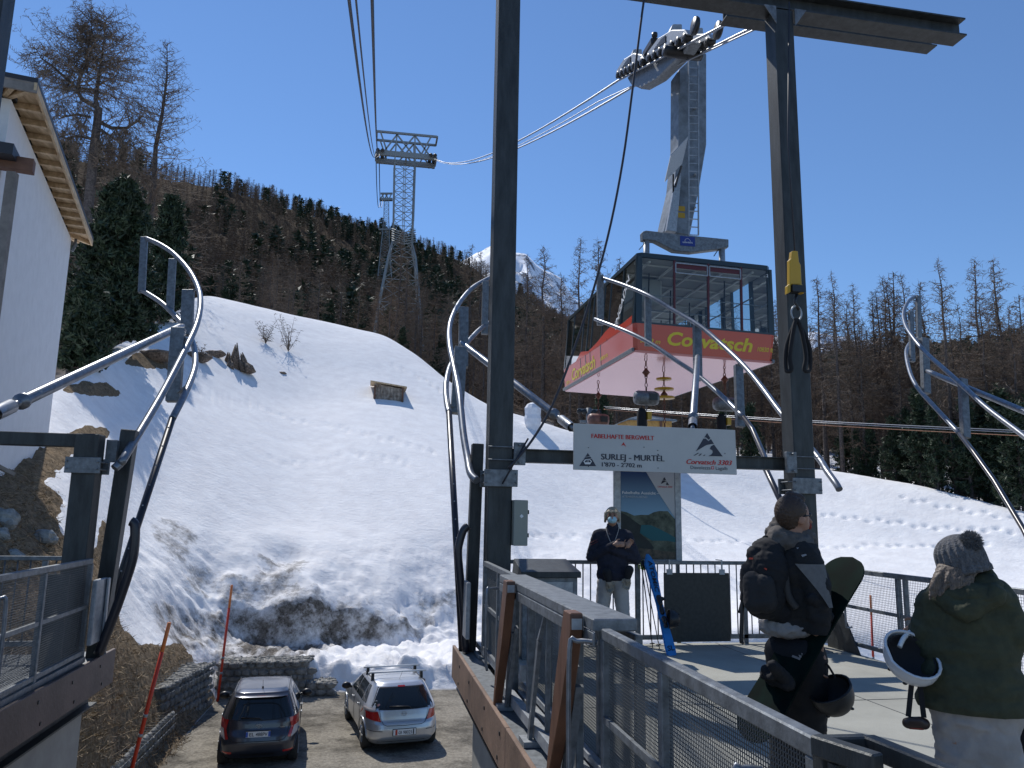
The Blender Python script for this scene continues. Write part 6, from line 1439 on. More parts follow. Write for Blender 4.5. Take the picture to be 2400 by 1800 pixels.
# dry grass and debris on the bank and the car park edge
def grass():
    global rng
    rng = np.random.default_rng(9); tb = TB(); n_ = 0; rr = random.Random(8)
    while n_ < 5200:
        px, py = rr.uniform(-40, 420), rr.uniform(1000, 1659)
        i = 0; p = march(px, py); a = math.degrees(math.atan2(p.x, p.y)); cc = int(np.argmin(abs(AZ-a))); r_ = p.xy.length; k = int(np.argmin(abs(RR[:, cc]-r_)))
        n_ += 1
        if soil[k, cc] < .5: continue
        b = np.array((p.x, p.y, ground(p.x, p.y)-.02))
        for m in range(4):
            g_ = rng.normal(size=3)*np.array([.14, .14, .06]); g_[2] = abs(g_[2])+.03; tb.rib(b+rng.normal(size=3)*np.array([.08, .08, 0]), b+g_, .018)
    v, t = tb.arrays(); o = np_mesh('dry_grass', v, t, [M_('straw', (.20, .14, .08), .9, 0, .4, 5, col2=(.42, .32, .20))], False, tri=True)
    tag(o, 'flattened dry brown grass covering the snow free bank', 'grass', kind='stuff')
grass()
# ------------------------------------------------------------------ parked cars
M['tyre'] = M_('tyre_rubber', (.02, .02, .02), .85); M['rim'] = M_('alloy_rim', (.45, .46, .47), .35, .8)
M['red_lens'] = M_('red_lamp_lens', (.42, .015, .015), .12, 0, coat=.6); M['clear_lens'] = M_('clear_lamp_lens', (.55, .50, .48), .1, coat=.6)
def sgnpow(v, e): return math.copysign(abs(v)**e, v)
def car(name, label, loc, head, L, W_, H, paint, prof, spec):
    """prof rows: z, rear y, front y, half width, corner power; S(...) gives the body skin at any place"""
    zs = [p[0] for p in prof]
    def at(z): return [float(np.interp(z, zs, [p[k] for p in prof])) for k in range(1, 5)]
    rt = Matrix.Rotation(-head, 3, 'Z'); o = V(loc)
    def G(x, y, z): return V((x, y, z))
    def rear(x, z, d=0.0):
        r_, f, w, e = at(z); yc, l = (r_+f)/2, (f-r_)/2; return V((x, yc-(l+d)*max(0, 1-min(1, abs(x)/w)**e)**(1/e), z))
    def side(s, y, z, d=0.0):
        r_, f, w, e = at(z); yc, l = (r_+f)/2, (f-r_)/2; return V((s*((w)*max(0, 1-min(1, abs(y-yc)/l)**e)**(1/e)+d), y, z))
    t = empty(name, loc, label, 'car'); t.rotation_euler = (0, 0, -head)
    def B(mb, nm, mat, **k): ob = mb.build(nm, mat, **k); ob.parent = t; return ob
    n_ = 72; rows = []
    zz = []
    for a, b in zip(zs[:-1], zs[1:]): zz += list(np.linspace(a, b, 4, endpoint=False))
    zz.append(zs[-1])
    for z in zz:
        r_, f, w, e = at(z); yc, l = (r_+f)/2, (f-r_)/2; row = []
        for j in range(n_):
            a = 2*math.pi*j/n_; row.append(V((w*sgnpow(math.cos(a), 2/e), yc+l*sgnpow(math.sin(a), 2/e), z)))
        rows.append(row)
    mb = MB(); mb.grid(rows, True, True)
    r_, f, w, e = at(zs[-1]); yc, l = (r_+f)/2, (f-r_)/2; c0 = len(mb.v); mb.v.append((0, yc, zs[-1]+.012))
    for j in range(n_): mb.f.append((len(zz)*n_-n_+j, len(zz)*n_-n_+(j+1) % n_, c0)); mb.mi.append(0); mb.sm.append(True)
    mb.f.append(tuple(range(n_-1, -1, -1))); mb.mi.append(0); mb.sm.append(False)
    B(mb, 'body', paint)
    def patch(nm, pts_fn, us, vs_, mat, smooth=True):
        mb = MB(); mb.grid([[pts_fn(u, v) for u in us] for v in vs_], smooth); return B(mb, nm, mat, fixn=False)
    lin = lambda a, b, n_: list(np.linspace(a, b, n_))
    # rear window, shaped narrower at the top
    z0, z1, w0, w1 = spec['rw']
    def rwf(u, v): z = z0+(z1-z0)*v; hw = w0+(w1-w0)*v; zc = z-(.03*(1-(abs(u))**2) if v < .3 else 0)*(1-v); return rear(u*hw, zc, .006)+V((0, 0, .002))
    patch('rear_window', rwf, lin(-1, 1, 17), lin(0, 1, 8), 'glass')
    def rwr(u, v): z = z0-.022+(z1-z0+.044)*v; hw = (w0+.022)+(w1-w0)*v; return rear(u*hw, z-(.03*(1-u*u))*(1-v), .003)+V((0, 0, .001))
    patch('window_seal', rwr, lin(-1, 1, 17), lin(0, 1, 8), 'black_plastic')
    for s in (-1, 1):
        for (ya, yb, yc_, yd) in spec['sw']:   # bottom rear, bottom front, top front, top rear
            zb, zt = spec['sz']
            def swf(u, v): z = zb+(zt-zb)*v; y = (ya+(yb-ya)*u)*(1-v)+(yd+(yc_-yd)*u)*v; return side(s, y, z, .006)
            patch('side_window', swf, lin(0, 1, 9), lin(0, 1, 6), 'glass')
        for m_, pts in spec['lamp']:
            def lf(u, v): 
                a, b, c_, d_ = pts; x = (a[0]+(b[0]-a[0])*u)*(1-v)+(d_[0]+(c_[0]-d_[0])*u)*v; z = (a[1]+(b[1]-a[1])*u)*(1-v)+(d_[1]+(c_[1]-d_[1])*u)*v
                return rear(s*x, z, .012)+V((s*.004, 0, 0))
            patch('tail_light', lf, lin(0, 1, 7), lin(0, 1, 7), m_)
        # door seams, handles, mirror, arches and wheels
        mb = MB()
        for (ya, yb) in spec['seam']: mb.tube([side(s, ya, z_, .001) if z_ < .92 else side(s, ya+(yb-ya)*(z_-.92)/.5, z_, .001) for z_ in np.linspace(.32, .92, 8)], .006, 5)
        B(mb, 'door_seam', 'black_plastic', fixn=False)
        for y in spec['handle']: mb = MB(); mb.tube([side(s, y, .86, .02), side(s, y+.17, .86, .02)], .014, 8); B(mb, 'door_handle', 'rim')
        q = side(s, spec['mirror'], 1.0); mb = MB(); mb.ball(q+V((s*.16, 0, .0)), (.12, .07, .085), 14, 8); B(mb, 'mirror', spec.get('mm', 'black_plastic'))
        mb = MB(); mb.tube([q+V((-s*.03, 0, -.05)), q+V((s*.1, 0, -.02))], .03, 8); B(mb, 'mirror_arm', 'black_plastic')
        for wy in spec['wheels']:
            x = W_/2; mb = MB(); mb.lathe(V((s*(x-.235), wy, .31)), (s, 0, 0), [(.02, 0), (.29, 0), (.315, .03), (.315, .19), (.29, .215), (.205, .22)], 28); wh = B(mb, 'wheel', 'tyre')
            mb = MB(); mb.lathe(V((s*(x-.03), wy, .31)), (s, 0, 0), [(.205, 0), (.19, .01), (.18, -.03), (.05, -.02), (.04, .01), (.01, .01)], 28)
            for k in range(6): a = k*math.pi/3; mb.beam(V((s*(x-.025), wy, .31)), V((s*(x-.022), wy+math.cos(a)*.19, .31+math.sin(a)*.19)), .03, .04, V((1, 0, 0)))
            rm_ = mb.build('rim', 'rim'); rm_.parent = wh
            mb = MB(); mb.add([side(s, wy+math.cos(a)*.37, max(.2, .31+math.sin(a)*.37), .004) for a in np.linspace(0, math.pi, 19)]+[side(s, wy, .22, .004)], [tuple(range(20))]); B(mb, 'wheel_arch', 'black_plastic', fixn=False)
            mb = MB(); mb.tube([side(s, wy+math.cos(a)*.375, .31+math.sin(a)*.375, .006) for a in np.linspace(-.1, math.pi+.1, 21)], .012, 6); B(mb, 'arch_lip', paint)
    for (x0, x1, z_) in spec.get('bump', ()): mb = MB(); mb.tube([rear(x, z_, .003) for x in np.linspace(x0, x1, 10)], .007, 5); B(mb, 'bumper_crease', 'black_plastic', fixn=False)
    mb = MB(); mb.tube([rear(x, z_, .004) for x, z_ in spec['gate']], .006, 5); B(mb, 'tailgate_seam', 'black_plastic', fixn=False)
    if 'under' in spec: patch('bumper_insert', lambda u, v: rear(u*spec['under'][0], spec['under'][1]+(spec['under'][2]-spec['under'][1])*v, .006), lin(-1, 1, 13), lin(0, 1, 4), 'black_plastic')
    # plate
    pz, pw, ph = spec['plate'][:3]; c = rear(0, pz, .02); mb = MB(); mb.span((-pw/2-.012, c.y-.004, pz-ph/2-.01), (pw/2+.012, c.y+.03, pz+ph/2+.01)); pl = B(mb, 'number_plate', 'black_plastic')
    mb = MB(); mb.span((-pw/2, c.y-.008, pz-ph/2), (pw/2, c.y-.004, pz+ph/2)); q = mb.build('plate_face', 'white'); q.parent = pl
    mb = MB(); tx = spec['plate'][3]
    for (s_, x_, w_, sz) in tx: put_text(mb, s_, sz, V((x_, c.y-.0095, pz-ph*.32)), EX, EZ, .012, width=w_)
    q = mb.build('plate_lettering', 'ink'); q.parent = pl
    for (x_, w_, m_) in spec['plate'][4]: mb = MB(); mb.span((x_, c.y-.0085, pz-ph*.46), (x_+w_, c.y-.0078, pz+ph*.46)); q = mb.build('plate_badge', m_); q.parent = pl
    # badge ring
    bz = spec['badge'][0]; c = rear(0, bz, .012); mb = MB()
    if spec['badge'][1] == 'oval':
        for (rx, rz) in ((.062, .042), (.018, .040), (.040, .016)):
            dz = .014 if rx == .040 else 0; mb.tube([c+V((math.cos(a)*rx, 0, math.sin(a)*rz+dz)) for a in np.linspace(0, 2*math.pi, 19)], .006, 5, cap=False)
    else:
        mb.tube([c+V((math.cos(a)*.05, 0, math.sin(a)*.05)) for a in np.linspace(0, 2*math.pi, 19)], .006, 5, cap=False); mb.tube([c+V((-.06, -.004, -.01)), c+V((0, -.004, .004)), c+V((.0, -.004, -.004)), c+V((.06, -.004, .01))], .006, 5)
    B(mb, 'badge', 'rim')
    return t, B, rear, side, at
# dark grey hatchback
prof = [(.20, .16, 3.70, .74, 6), (.34, .03, 3.80, .82, 6), (.52, .00, 3.84, .842, 5.5), (.66, .03, 3.82, .845, 5.5), (.78, .10, 3.70, .842, 5.5), (.90, .12, 3.35, .832, 5.5), (.98, .14, 3.02, .815, 5.5), (1.10, .20, 2.80, .77, 5), (1.25, .29, 2.58, .70, 5), (1.38, .38, 2.36, .635, 5), (1.45, .44, 2.18, .60, 5), (1.49, .62, 1.95, .52, 4.5), (1.505, .95, 1.6, .38, 4)]
M['paint_dark'] = M_('dark_grey_metallic_paint', (.05, .055, .075), .28, .55, coat=.7); M['paint_silver'] = M_('silver_metallic_paint', (.50, .52, .55), .3, .65, coat=.7)
a = math.radians(-3.5)
rear_c = V((-2.04, 17.95, LOT)); 
spec = dict(rw=(.99, 1.36, .66, .53), sw=[(.50, 1.02, .98, .70), (1.07, 1.72, 1.66, 1.03), (1.78, 2.62, 2.2, 1.72)], sz=(1.0, 1.36), lamp=[('red_lens', [(.62, .98), (.80, .98), (.81, .80), (.66, .80)]), ('red_lens', [(.66, .80), (.72, .80), (.66, .60), (.60, .62)]), ('clear_lens', [(.72, .80), (.81, .80), (.80, .66), (.665, .60)])],
            seam=[(1.05, 1.0), (1.77, 1.75), (2.62, 2.5)], handle=[1.12, 1.84], mirror=2.45, wheels=(.62, 3.08), bump=[(-.45, .45, .56)], gate=[(-.66, 1.0), (-.62, .80), (-.57, .62), (-.5, .565), (0, .555), (.5, .565), (.57, .62), (.62, .80), (.66, 1.0)], under=(.35, .26, .31),
            plate=(.70, .50, .115, [('EL', -.185, .10, .10), ('488PV', -.05, .24, .10)], [(-.25, .045, M_('plate_blue', (.02, .10, .45), .4)), (.205, .045, M['ink'] if False else M_('plate_blue_end', (.02, .10, .45), .4))]), badge=(.845, 'oval'))
dc, B, rear, side, at = car('parked_car', 'dark grey five door hatchback with plate EL 488PV parked by the gabion wall', rear_c, a, 3.84, 1.69, 1.5, 'paint_dark', prof, spec)
mb = MB(); mb.tube([rear(.05, .96, .03), rear(.02, 1.0, .035), rear(-.36, 1.02, .035)], .012, 6); mb.tube([rear(-.38, 1.005, .02), rear(.0, .985, .02)], .010, 6); B(mb, 'rear_wiper', 'black_plastic')
mb = MB(); mb.grid([[rear(x, z, .03 if z > 1.38 else .06)+V((0, (-.02 if z < 1.4 else 0), .012)) for x in np.linspace(-.55, .55, 12)] for z in (1.375, 1.40, 1.44)], True); B(mb, 'roof_spoiler', 'paint_dark', fixn=False)
mb = MB(); mb.span((-.09, .335, 1.385), (.09, .36, 1.405)); B(mb, 'brake_light', 'red_lens')
mb = MB(); mb.tube([(0, .70, 1.50), (0, .62, 1.68)], .004, 5); mb.tube([(0, .72, 1.495), (0, .68, 1.52)], .02, 8); B(mb, 'aerial', 'black_plastic')
for s in (-1, 1):
    mb = MB(); mb.grid([[rear(s*x, z, .006) for x in np.linspace(.52, .76, 6)] for z in (.315, .34, .365)], True); B(mb, 'reflector', 'red_lens', fixn=False)
    mb = MB(); mb.tube([(s*.57, y, 1.475-.01*abs(y-1.3)) for y in np.linspace(.55, 2.1, 8)], .006, 5); B(mb, 'roof_seam', 'black_plastic')
mb = MB(); put_text(mb, 'turbo', .04, rear(.44, .80, .012), EX, EZ, .01, .2); B(mb, 'lettering', 'rim')
# silver hatchback with roof bars
prof = [(.20, .14, 4.05, .78, 6), (.34, .02, 4.16, .855, 6), (.52, .00, 4.22, .873, 5.5), (.64, .03, 4.20, .875, 5.5), (.70, .07, 4.15, .875, 5.5), (.80, .09, 3.95, .87, 5.5), (.92, .12, 3.50, .855, 5.5), (.98, .15, 3.25, .835, 5.2), (1.10, .25, 3.00, .785, 5), (1.25, .40, 2.72, .715, 5), (1.36, .52, 2.45, .655, 5), (1.42, .62, 2.22, .61, 4.8), (1.455, .85, 1.95, .52, 4.5), (1.468, 1.2, 1.6, .36, 4)]
spec = dict(rw=(.97, 1.33, .72, .52), sw=[(.62, .98, .98, .82), (1.06, 1.86, 1.76, 1.05), (1.92, 2.9, 2.28, 1.84)], sz=(1.0, 1.35), lamp=[('clear_lens', [(.64, .98), (.83, .95), (.85, .88), (.64, .91)]), ('red_lens', [(.60, .90), (.85, .87), (.868, .74), (.52, .69)])],
            seam=[(1.05, 1.0), (1.9, 1.85), (2.9, 2.7)], handle=[1.2, 2.02], mirror=2.62, wheels=(.74, 3.35), bump=[(-.84, -.50, .50), (.50, .84, .50), (-.6, .6, .262)], gate=[(-.56, .95), (-.53, .74), (-.48, .645), (-.40, .61), (0, .60), (.40, .61), (.48, .645), (.53, .74), (.56, .95)],
            plate=(.47, .52, .125, [('GR', -.145, .085, .10), ('98025', -.035, .205, .10)], [(-.215, .05, 'red_lens'), (.19, .03, 'grey_ink')]), badge=(.84, 'ring'))
sc_, B, rear, side, at = car('parked_car', 'silver five door hatchback with roof bars and plate GR 98025', V((1.08, 18.68, LOT)), math.radians(-9.2), 4.25, 1.75, 1.46, 'paint_silver', prof, spec)
mb = MB(); mb.tube([rear(.16, .955, .03), rear(.10, .985, .03), rear(-.34, 1.0, .03)], .012, 6); B(mb, 'rear_wiper', 'black_plastic')
mb = MB(); mb.grid([[rear(x, .70+.012*v, .014) for x in np.linspace(-.40, .40, 12)] for v in (-1, 1)], True); B(mb, 'chrome_strip', 'rim', fixn=False)
mb = MB(); mb.grid([[rear(x, z, .012) for x in np.linspace(-.085, .085, 5)] for z in (1.348, 1.375)], True); B(mb, 'brake_light', 'red_lens', fixn=False)
mb = MB(); mb.lathe(rear(-.57, 1.02, .008), (0, 1, 0), [(.001, -.004), (.035, -.004), (.035, 0)], 14); B(mb, 'round_sticker', M_('sticker', (.6, .3, .28), .5))
mb = MB(); mb.tube([(.02, .85, 1.455), (.03, .62, 1.66)], .004, 5); B(mb, 'aerial', 'black_plastic')
for y in (1.05, 1.75):
    mb = MB(); mb.tube([(-.70, y, 1.58), (.70, y, 1.58)], .022, 10); B(mb, 'roof_bar', 'white')
    for s in (-1, 1): mb = MB(); mb.prism([(s*.56, y-.04, 1.42), (s*.63, y-.04, 1.40), (s*.62, y-.04, 1.57), (s*.56, y-.04, 1.57)], (0, .08, 0)); B(mb, 'bar_foot', 'black_plastic')
for s in (-1, 1): mb = MB(); mb.tube([(s*.585, y, 1.442-.02*abs(y-1.5)) for y in np.linspace(.72, 2.2, 8)], .007, 5); B(mb, 'roof_seam', 'black_plastic')
# ------------------------------------------------------------------ people
M['skin'] = M_('skin', (.34, .19, .13), .55, 0, .08, 20)
M['skin_tan'] = M_('tanned_skin', (.33, .17, .11), .55, 0, .08, 20)
M['navy'] = M_('navy_jacket_cloth', (.012, .014, .028), .85, 0, .3, 30, bump=.2)
M['cream'] = M_('cream_ski_trousers', (.42, .40, .37), .85, 0, .08, 12, bump=.2)
M['charcoal'] = M_('charcoal_jacket_cloth', (.014, .0135, .014), .85, 0, .3, 20, bump=.2)
M['grey_cloth'] = M_('grey_panel_cloth', (.16, .155, .15), .85, 0, .15, 30)
M['light_cloth'] = M_('light_grey_shirt', (.30, .28, .27), .9, 0, .15, 20)
M['olive'] = M_('olive_parka_cloth', (.043, .047, .024), .85, 0, .25, 14, bump=.25)
M['off_white'] = M_('off_white_snow_trousers', (.34, .31, .29), .85, 0, .15, 7, bump=.3)
M['knit'] = M_('grey_knit', (.13, .13, .135), .95, 0, .4, 60, bump=.8, bscale=120)
M['black_trousers'] = M_('black_trousers_cloth', (.010, .010, .012), .9)
def local(az):
    ex = V((math.cos(az), -math.sin(az), 0)); ey = V((math.sin(az), math.cos(az), 0)); return ex, ey
def fingers(c, ex, ey, dirv, curl, r_=.0085, L=.075, side=1, spread=.018):
    """palm at c; fingers run along dirv and bend toward curl; thumb leaves the side of the palm"""
    dirv = dirv.normalized(); curl = curl.normalized(); lat = dirv.cross(curl).normalized()*side; out = [('e', c, (.040, .040, .040), None), cap(c-dirv*.03, c+dirv*.035, .028, .030, (1.25, .6))]
    for k, l in enumerate((.82, .95, 1.0, .86)):
        a = c+dirv*.045+lat*(k-1.5)*spread; b = a+dirv*L*.42*l+curl*.006; d = b+(dirv*.7+curl*.75).normalized()*L*.32*l; e = d+(dirv*.3+curl).normalized()*L*.26*l
        out += [cap(a-dirv*.02, b, r_*1.05, r_), cap(b, d, r_, r_*.92), cap(d, e, r_*.92, r_*.78)]
    a = c-dirv*.01-lat*.034; b = a+(dirv*.6-lat*.8).normalized()*.035; out += [cap(a+lat*.01, b, r_*1.3, r_*1.15), cap(b, b+(dirv*.9+curl*.5).normalized()*.03, r_*1.15, r_*.9)]
    return out
# -- man in the mask
az = math.atan2(3.14, 9.72); ex, ey = local(az); b0 = V((3.14, 9.72, 0))
def F(x, y, z): return b0+ex*x+ey*y+V((0, 0, z))
m1 = empty('person', b0, 'person with grey blond hair, pale blue face mask, navy jacket and cream trousers, arms folded', 'person')
rzm = Matrix.Rotation(-az, 3, 'Z')
def E_(c, r_): return ell(c, r_, rzm)
organic('body', [E_(F(0, 0, 1.685), (.074, .092, .11)), E_(F(0, -.03, 1.62), (.055, .06, .05)), cap(F(0, .02, 1.42), F(0, 0, 1.62), .055, .05), cap(F(0, -.088, 1.70), F(0, -.105, 1.665), .012, .016), E_(F(-.076, .01, 1.675), (.012, .02, .03)), E_(F(.076, .01, 1.675), (.012, .02, .03)),
        cap(F(-.13, 0, 1.4), F(.13, 0, 1.4), .06, .06), E_(F(0, 0, 1.2), (.13, .09, .25)), E_(F(0, 0, .95), (.13, .09, .15)),
        cap(F(-.16, 0, 1.42), F(-.27, .02, 1.17), .045, .04), cap(F(-.27, .02, 1.17), F(.02, -.20, 1.33), .038, .03), cap(F(.16, 0, 1.42), F(.29, .02, 1.15), .045, .04), cap(F(.29, .02, 1.15), F(0, -.16, 1.27), .038, .03),
        cap(F(-.09, 0, .9), F(-.13, 0, .48), .07, .055), cap(F(-.13, 0, .48), F(-.13, .03, .08), .05, .04), cap(F(.09, 0, .9), F(.13, -.01, .48), .07, .055), cap(F(.13, -.01, .48), F(.15, .03, .08), .05, .04)]
        + fingers(F(.055, -.215, 1.345), ex, ey, ex, ey*1, side=-1) + fingers(F(.19, -.12, 1.33), ex, ey, ex*.5+ZUP*.6, -ey, side=1), 'skin', m1, voxel=.0075, smooth=3)
organic('jacket', [cap(F(-.15, 0, 1.455), F(.15, 0, 1.455), .075, .075), E_(F(0, .0, 1.34), (.215, .135, .17)), E_(F(0, 0, 1.12), (.20, .14, .24)), E_(F(0, 0, .96), (.205, .145, .16)), cap(F(0, .03, 1.45), F(0, .03, 1.55), .085, .078),
        cap(F(-.185, 0, 1.44), F(-.275, .02, 1.17), .078, .066), cap(F(-.275, .02, 1.17), F(.03, -.19, 1.335), .066, .05), cap(F(.185, 0, 1.44), F(.30, .02, 1.15), .078, .068), cap(F(.30, .02, 1.15), F(.02, -.15, 1.27), .066, .055), cap(F(.28, 0, 1.2), F(.17, -.10, 1.32), .06, .05)],
        'navy', m1, voxel=.012, smooth=4, wr=.006, wscale=11, cut=[(F(0, 0, .885), (0, 0, -1))])
organic('trousers', [E_(F(0, 0, .93), (.175, .125, .12)), cap(F(-.095, 0, .86), F(-.135, -.01, .48), .105, .083), cap(F(-.135, -.01, .48), F(-.14, .03, .10), .083, .088), cap(F(.095, 0, .86), F(.13, -.02, .48), .105, .083), cap(F(.13, -.02, .48), F(.155, .02, .10), .083, .09)], 'cream', m1, voxel=.013, smooth=4, wr=.005, wscale=9, cut=[(F(0, 0, .07), (0, 0, -1))])
for x in (-.14, .155): organic('boot', [cap(F(x, .05, .06), F(x, -.12, .045), .06, .045), cap(F(x, .04, .06), F(x, .04, .16), .065, .065)], 'black_plastic', m1, voxel=.012, smooth=2, cut=[(F(0, 0, .0), (0, 0, -1))])
hp_ = [E_(F(0, .028, 1.715), (.088, .095, .10))]
for k in range(16):
    a = math.pi*(k/15)*1.15-.25; c_ = F(math.cos(a)*.086, .02+math.sin(a)*.085, 1.70); hp_.append(cap(c_+V((0, 0, .03)), c_+ex*math.cos(a)*.014+V((0, 0, -.085+.03*(k % 2))), .018, .007))
for k in range(6): hp_.append(cap(F(-.02+.008*k, -.02, 1.785), F(-.066+.026*k, -.085, 1.742+.006*(k % 2)), .018, .010))
organic('hair', hp_, M_('grey_blond_hair', (.34, .29, .21), .6, 0, .35, 60, stretch=(8, 8, 1)), m1, voxel=.007, smooth=1, wr=.004, wscale=60)
organic('face_mask', [E_(F(0, -.062, 1.648), (.060, .056, .050)), cap(F(0, -.10, 1.672), F(0, -.105, 1.635), .016, .018)], M_('blue_mask', (.36, .58, .66), .7, 0, .08, 60), m1, voxel=.006, smooth=2)
mb = MB()
for s_ in (-1, 1): mb.tube([F(s_*.05, -.06, 1.665), F(s_*.078, 0, 1.685)], .002, 4)
mb.build('mask_strap', 'white', m1)
for s_ in (-1, 1): mb = MB(); mb.ball(F(s_*.03, -.084, 1.705), (.013, .008, .008)); mb.build('eye', 'black_plastic', m1); mb = MB(); mb.tube([F(s_*.014, -.094, 1.722), F(s_*.048, -.084, 1.724)], .005, 5); mb.build('eyebrow', 'rootwood', m1)
mb = MB()
for s_ in (-1, 1): mb.tube(spline([F(s_*.085, -.02, 1.545), F(s_*.06, -.11, 1.46), F(s_*.01, -.145, 1.33)], 4), .006, 5)
mb.build('zip_piping', 'light_cloth', m1)
for s_ in (-1, 1):
    for dz in (0, .03): mb = MB(); c_ = F(s_*.213, 0, 1.385-dz); mb.tube([c_+ex*math.cos(a)*.074+ey*math.sin(a)*.076-V((0, 0, .10*s_*math.cos(a)*.4)) for a in np.linspace(0, 6.283, 17)], .005, 5, cap=False); mb.build('red_stripe', 'maroon', m1)
M['glove_tan'] = M_('tan_glove_leather', (.27, .23, .17), .8, 0, .3, 20)
for (c_, s_) in ((F(-.05, -.17, .86), 1), (F(.19, -.16, .90), -1)):
    organic('glove', fingers(c_-V((0, 0, .0)), ex, ey, V((0, 0, -1))+ex*.25*s_, -ey*.5, .013, .085, s_, .024), 'glove_tan', m1, voxel=.0075, smooth=2)
    organic('glove_cuff', [cap(c_+V((0, 0, .03)), c_+V((0, 0, .13))-ex*.02*s_, .04, .058)], 'black', m1, voxel=.01, smooth=2)
# -- man with the rucksack (positions read at his own distance)
RM = 5.0
az2 = math.atan2(2.56, 4.30); ex, ey = local(az2); rz2 = Matrix.Rotation(-az2, 3, 'Z')
def Q(sx, sy, dy=0.0): return S5(sx, sy, r=RM)+ey*dy
def E2(c, r_): return ell(c, r_, rz2)
b0 = Q(380, 1000, .08); b0.z = 0
m2 = empty('person', b0, 'person in a charcoal jacket with short dark hair, seen from behind, wearing a rucksack', 'person')
def gz(p, z): return V((p.x, p.y, z))
hd = Q(378, 262, .02)
fw = (ex*.80+ey*.60).normalized(); lt_ = V((-fw.y, fw.x, 0))
fr = Matrix((( fw.x, lt_.x, 0), (fw.y, lt_.y, 0), (0, 0, 1)))
hipL, hipR = gz(Q(330, 900, .12), .92), gz(Q(440, 900, .02), .92)
kL, kR = gz(Q(330, 1200, .16), .48), gz(Q(445, 1200, .08), .48); fL, fR = gz(Q(325, 1500, .18), .09), gz(Q(440, 1500, .10), .09)
hand = Q(520, 1040, -.02)
organic('body', [ell(hd+V((0, 0, .012)), (.098, .077, .108), fr), ell(hd+fw*.045-V((0, 0, .045)), (.055, .055, .06), fr), cap(hd+fw*.10-V((0, 0, .005)), hd+fw*.118-V((0, 0, .03)), .012, .015), cap(hd+fw*.09-V((0, 0, .062)), hd+fw*.10-V((0, 0, .066)), .018, .014),
        ell(hd-lt_*.078-V((0, 0, .02)), (.022, .010, .033), fr), ell(hd+lt_*.078-V((0, 0, .02)), (.022, .010, .033), fr), cap(hd-fw*.01-V((0, 0, .05)), gz(hd, hd.z-.22), .055, .06),
        cap(Q(270, 480, .1), Q(440, 480, .0), .06, .06), E2(Q(370, 640, .06), (.15, .10, .25)), E2(Q(385, 860, .07), (.14, .10, .12)),
        cap(Q(445, 500, -.02), Q(515, 760, -.04), .05, .042), cap(Q(515, 760, -.04), hand+V((0, 0, .04)), .040, .028), cap(Q(250, 500, .12), Q(330, 760, .28), .05, .04), cap(Q(330, 760, .28), Q(480, 830, .30), .04, .03),
        cap(hipL, kL, .08, .06), cap(kL, fL, .055, .045), cap(hipR, kR, .08, .06), cap(kR, fR, .055, .045)]+fingers(hand-V((0, 0, .01)), ex, ey, V((0, 0, -1)), ex, side=1)+fingers(Q(505, 840, .27), ex, ey, ex, -ey, side=1), 'skin_tan', m2, voxel=.0075, smooth=3)
organic('jacket', [cap(Q(285, 470, .10), Q(430, 470, .0), .095, .095), E2(Q(375, 560, .05), (.185, .15, .16)), E2(Q(385, 720, .06), (.175, .145, .24)), E2(Q(395, 850, .07), (.175, .14, .12)),
        cap(Q(435, 490, -.02), Q(500, 640, -.05), .095, .082), cap(Q(500, 640, -.05), Q(515, 780, -.05), .082, .072), cap(Q(515, 780, -.05), Q(522, 985, -.03), .070, .052), cap(Q(260, 500, .14), Q(330, 760, .26), .085, .07), cap(Q(330, 760, .26), Q(470, 830, .28), .07, .055)], 'charcoal', m2, voxel=.011, smooth=4, wr=.008, wscale=10, cut=[(Q(380, 900, 0), (0, 0, -1))])
organic('hood', [cap(Q(290, 330, .05), Q(440, 385, .06), .05, .06), cap(Q(300, 385, -.02), Q(440, 420, .0), .07, .055), cap(Q(250, 350, .03), Q(300, 300, .05), .03, .045), cap(Q(420, 400, .02), Q(462, 395, .08), .04, .05), E2(Q(350, 410, .05), (.12, .11, .06))], M_('dark_grey_hood', (.10, .088, .08), .9, 0, .3, 20), m2, voxel=.010, smooth=3, wr=.010, wscale=16)
organic('shirt_hem', [E2(Q(345, 880, .05), (.165, .135, .06))], 'light_cloth', m2, voxel=.011, smooth=3, wr=.012, wscale=16)
# grey sleeve panel and shoulder tabs following the sleeve
def panel_on(name, pts, mat, dy): mb = MB(); q = [Q(a, b, dy+c_) for a, b, c_ in pts]; mb.prism(q, -ey*.004); mb.build(name, mat, m2)
mb = MB(); rows = []
for t in np.linspace(0, 1, 9):
    y0 = 520+t*235; c_ = V(Q(435, 490, -.02)).lerp(Q(515, 780, -.05), min(1, max(0, (y0-490)/290))); rr_ = .116-.024*t
    lo = -1.15+.0*t; hi = -.25 if t < .3 else -.25; w0 = max(0.02, 1-t*.95); a0 = math.radians(-118+78*t*.9); a1 = math.radians(-28)
    rows.append([gz(c_, c_.z)+ex*math.cos(a)*rr_*1.04+ey*math.sin(a)*rr_*1.04 for a in np.linspace(a0, a1, 8)])
mb.grid(rows, True); mb.build('sleeve_panel', 'grey_cloth', m2, fixn=False)
panel_on('shoulder_tab', [(395, 432, -.085), (415, 430, -.085), (452, 472, -.115), (428, 482, -.118)], 'light_cloth', 0)
organic('trousers', [cap(gz(hipL, .90), gz(hipR, .90), .125, .12), cap(hipL-V((0, 0, .05)), kL, .115, .10), cap(kL, fL, .10, .10), cap(hipR-V((0, 0, .05)), kR, .12, .105), cap(kR, fR, .105, .11)], 'black_trousers', m2, voxel=.014, smooth=4, wr=.006, wscale=9)
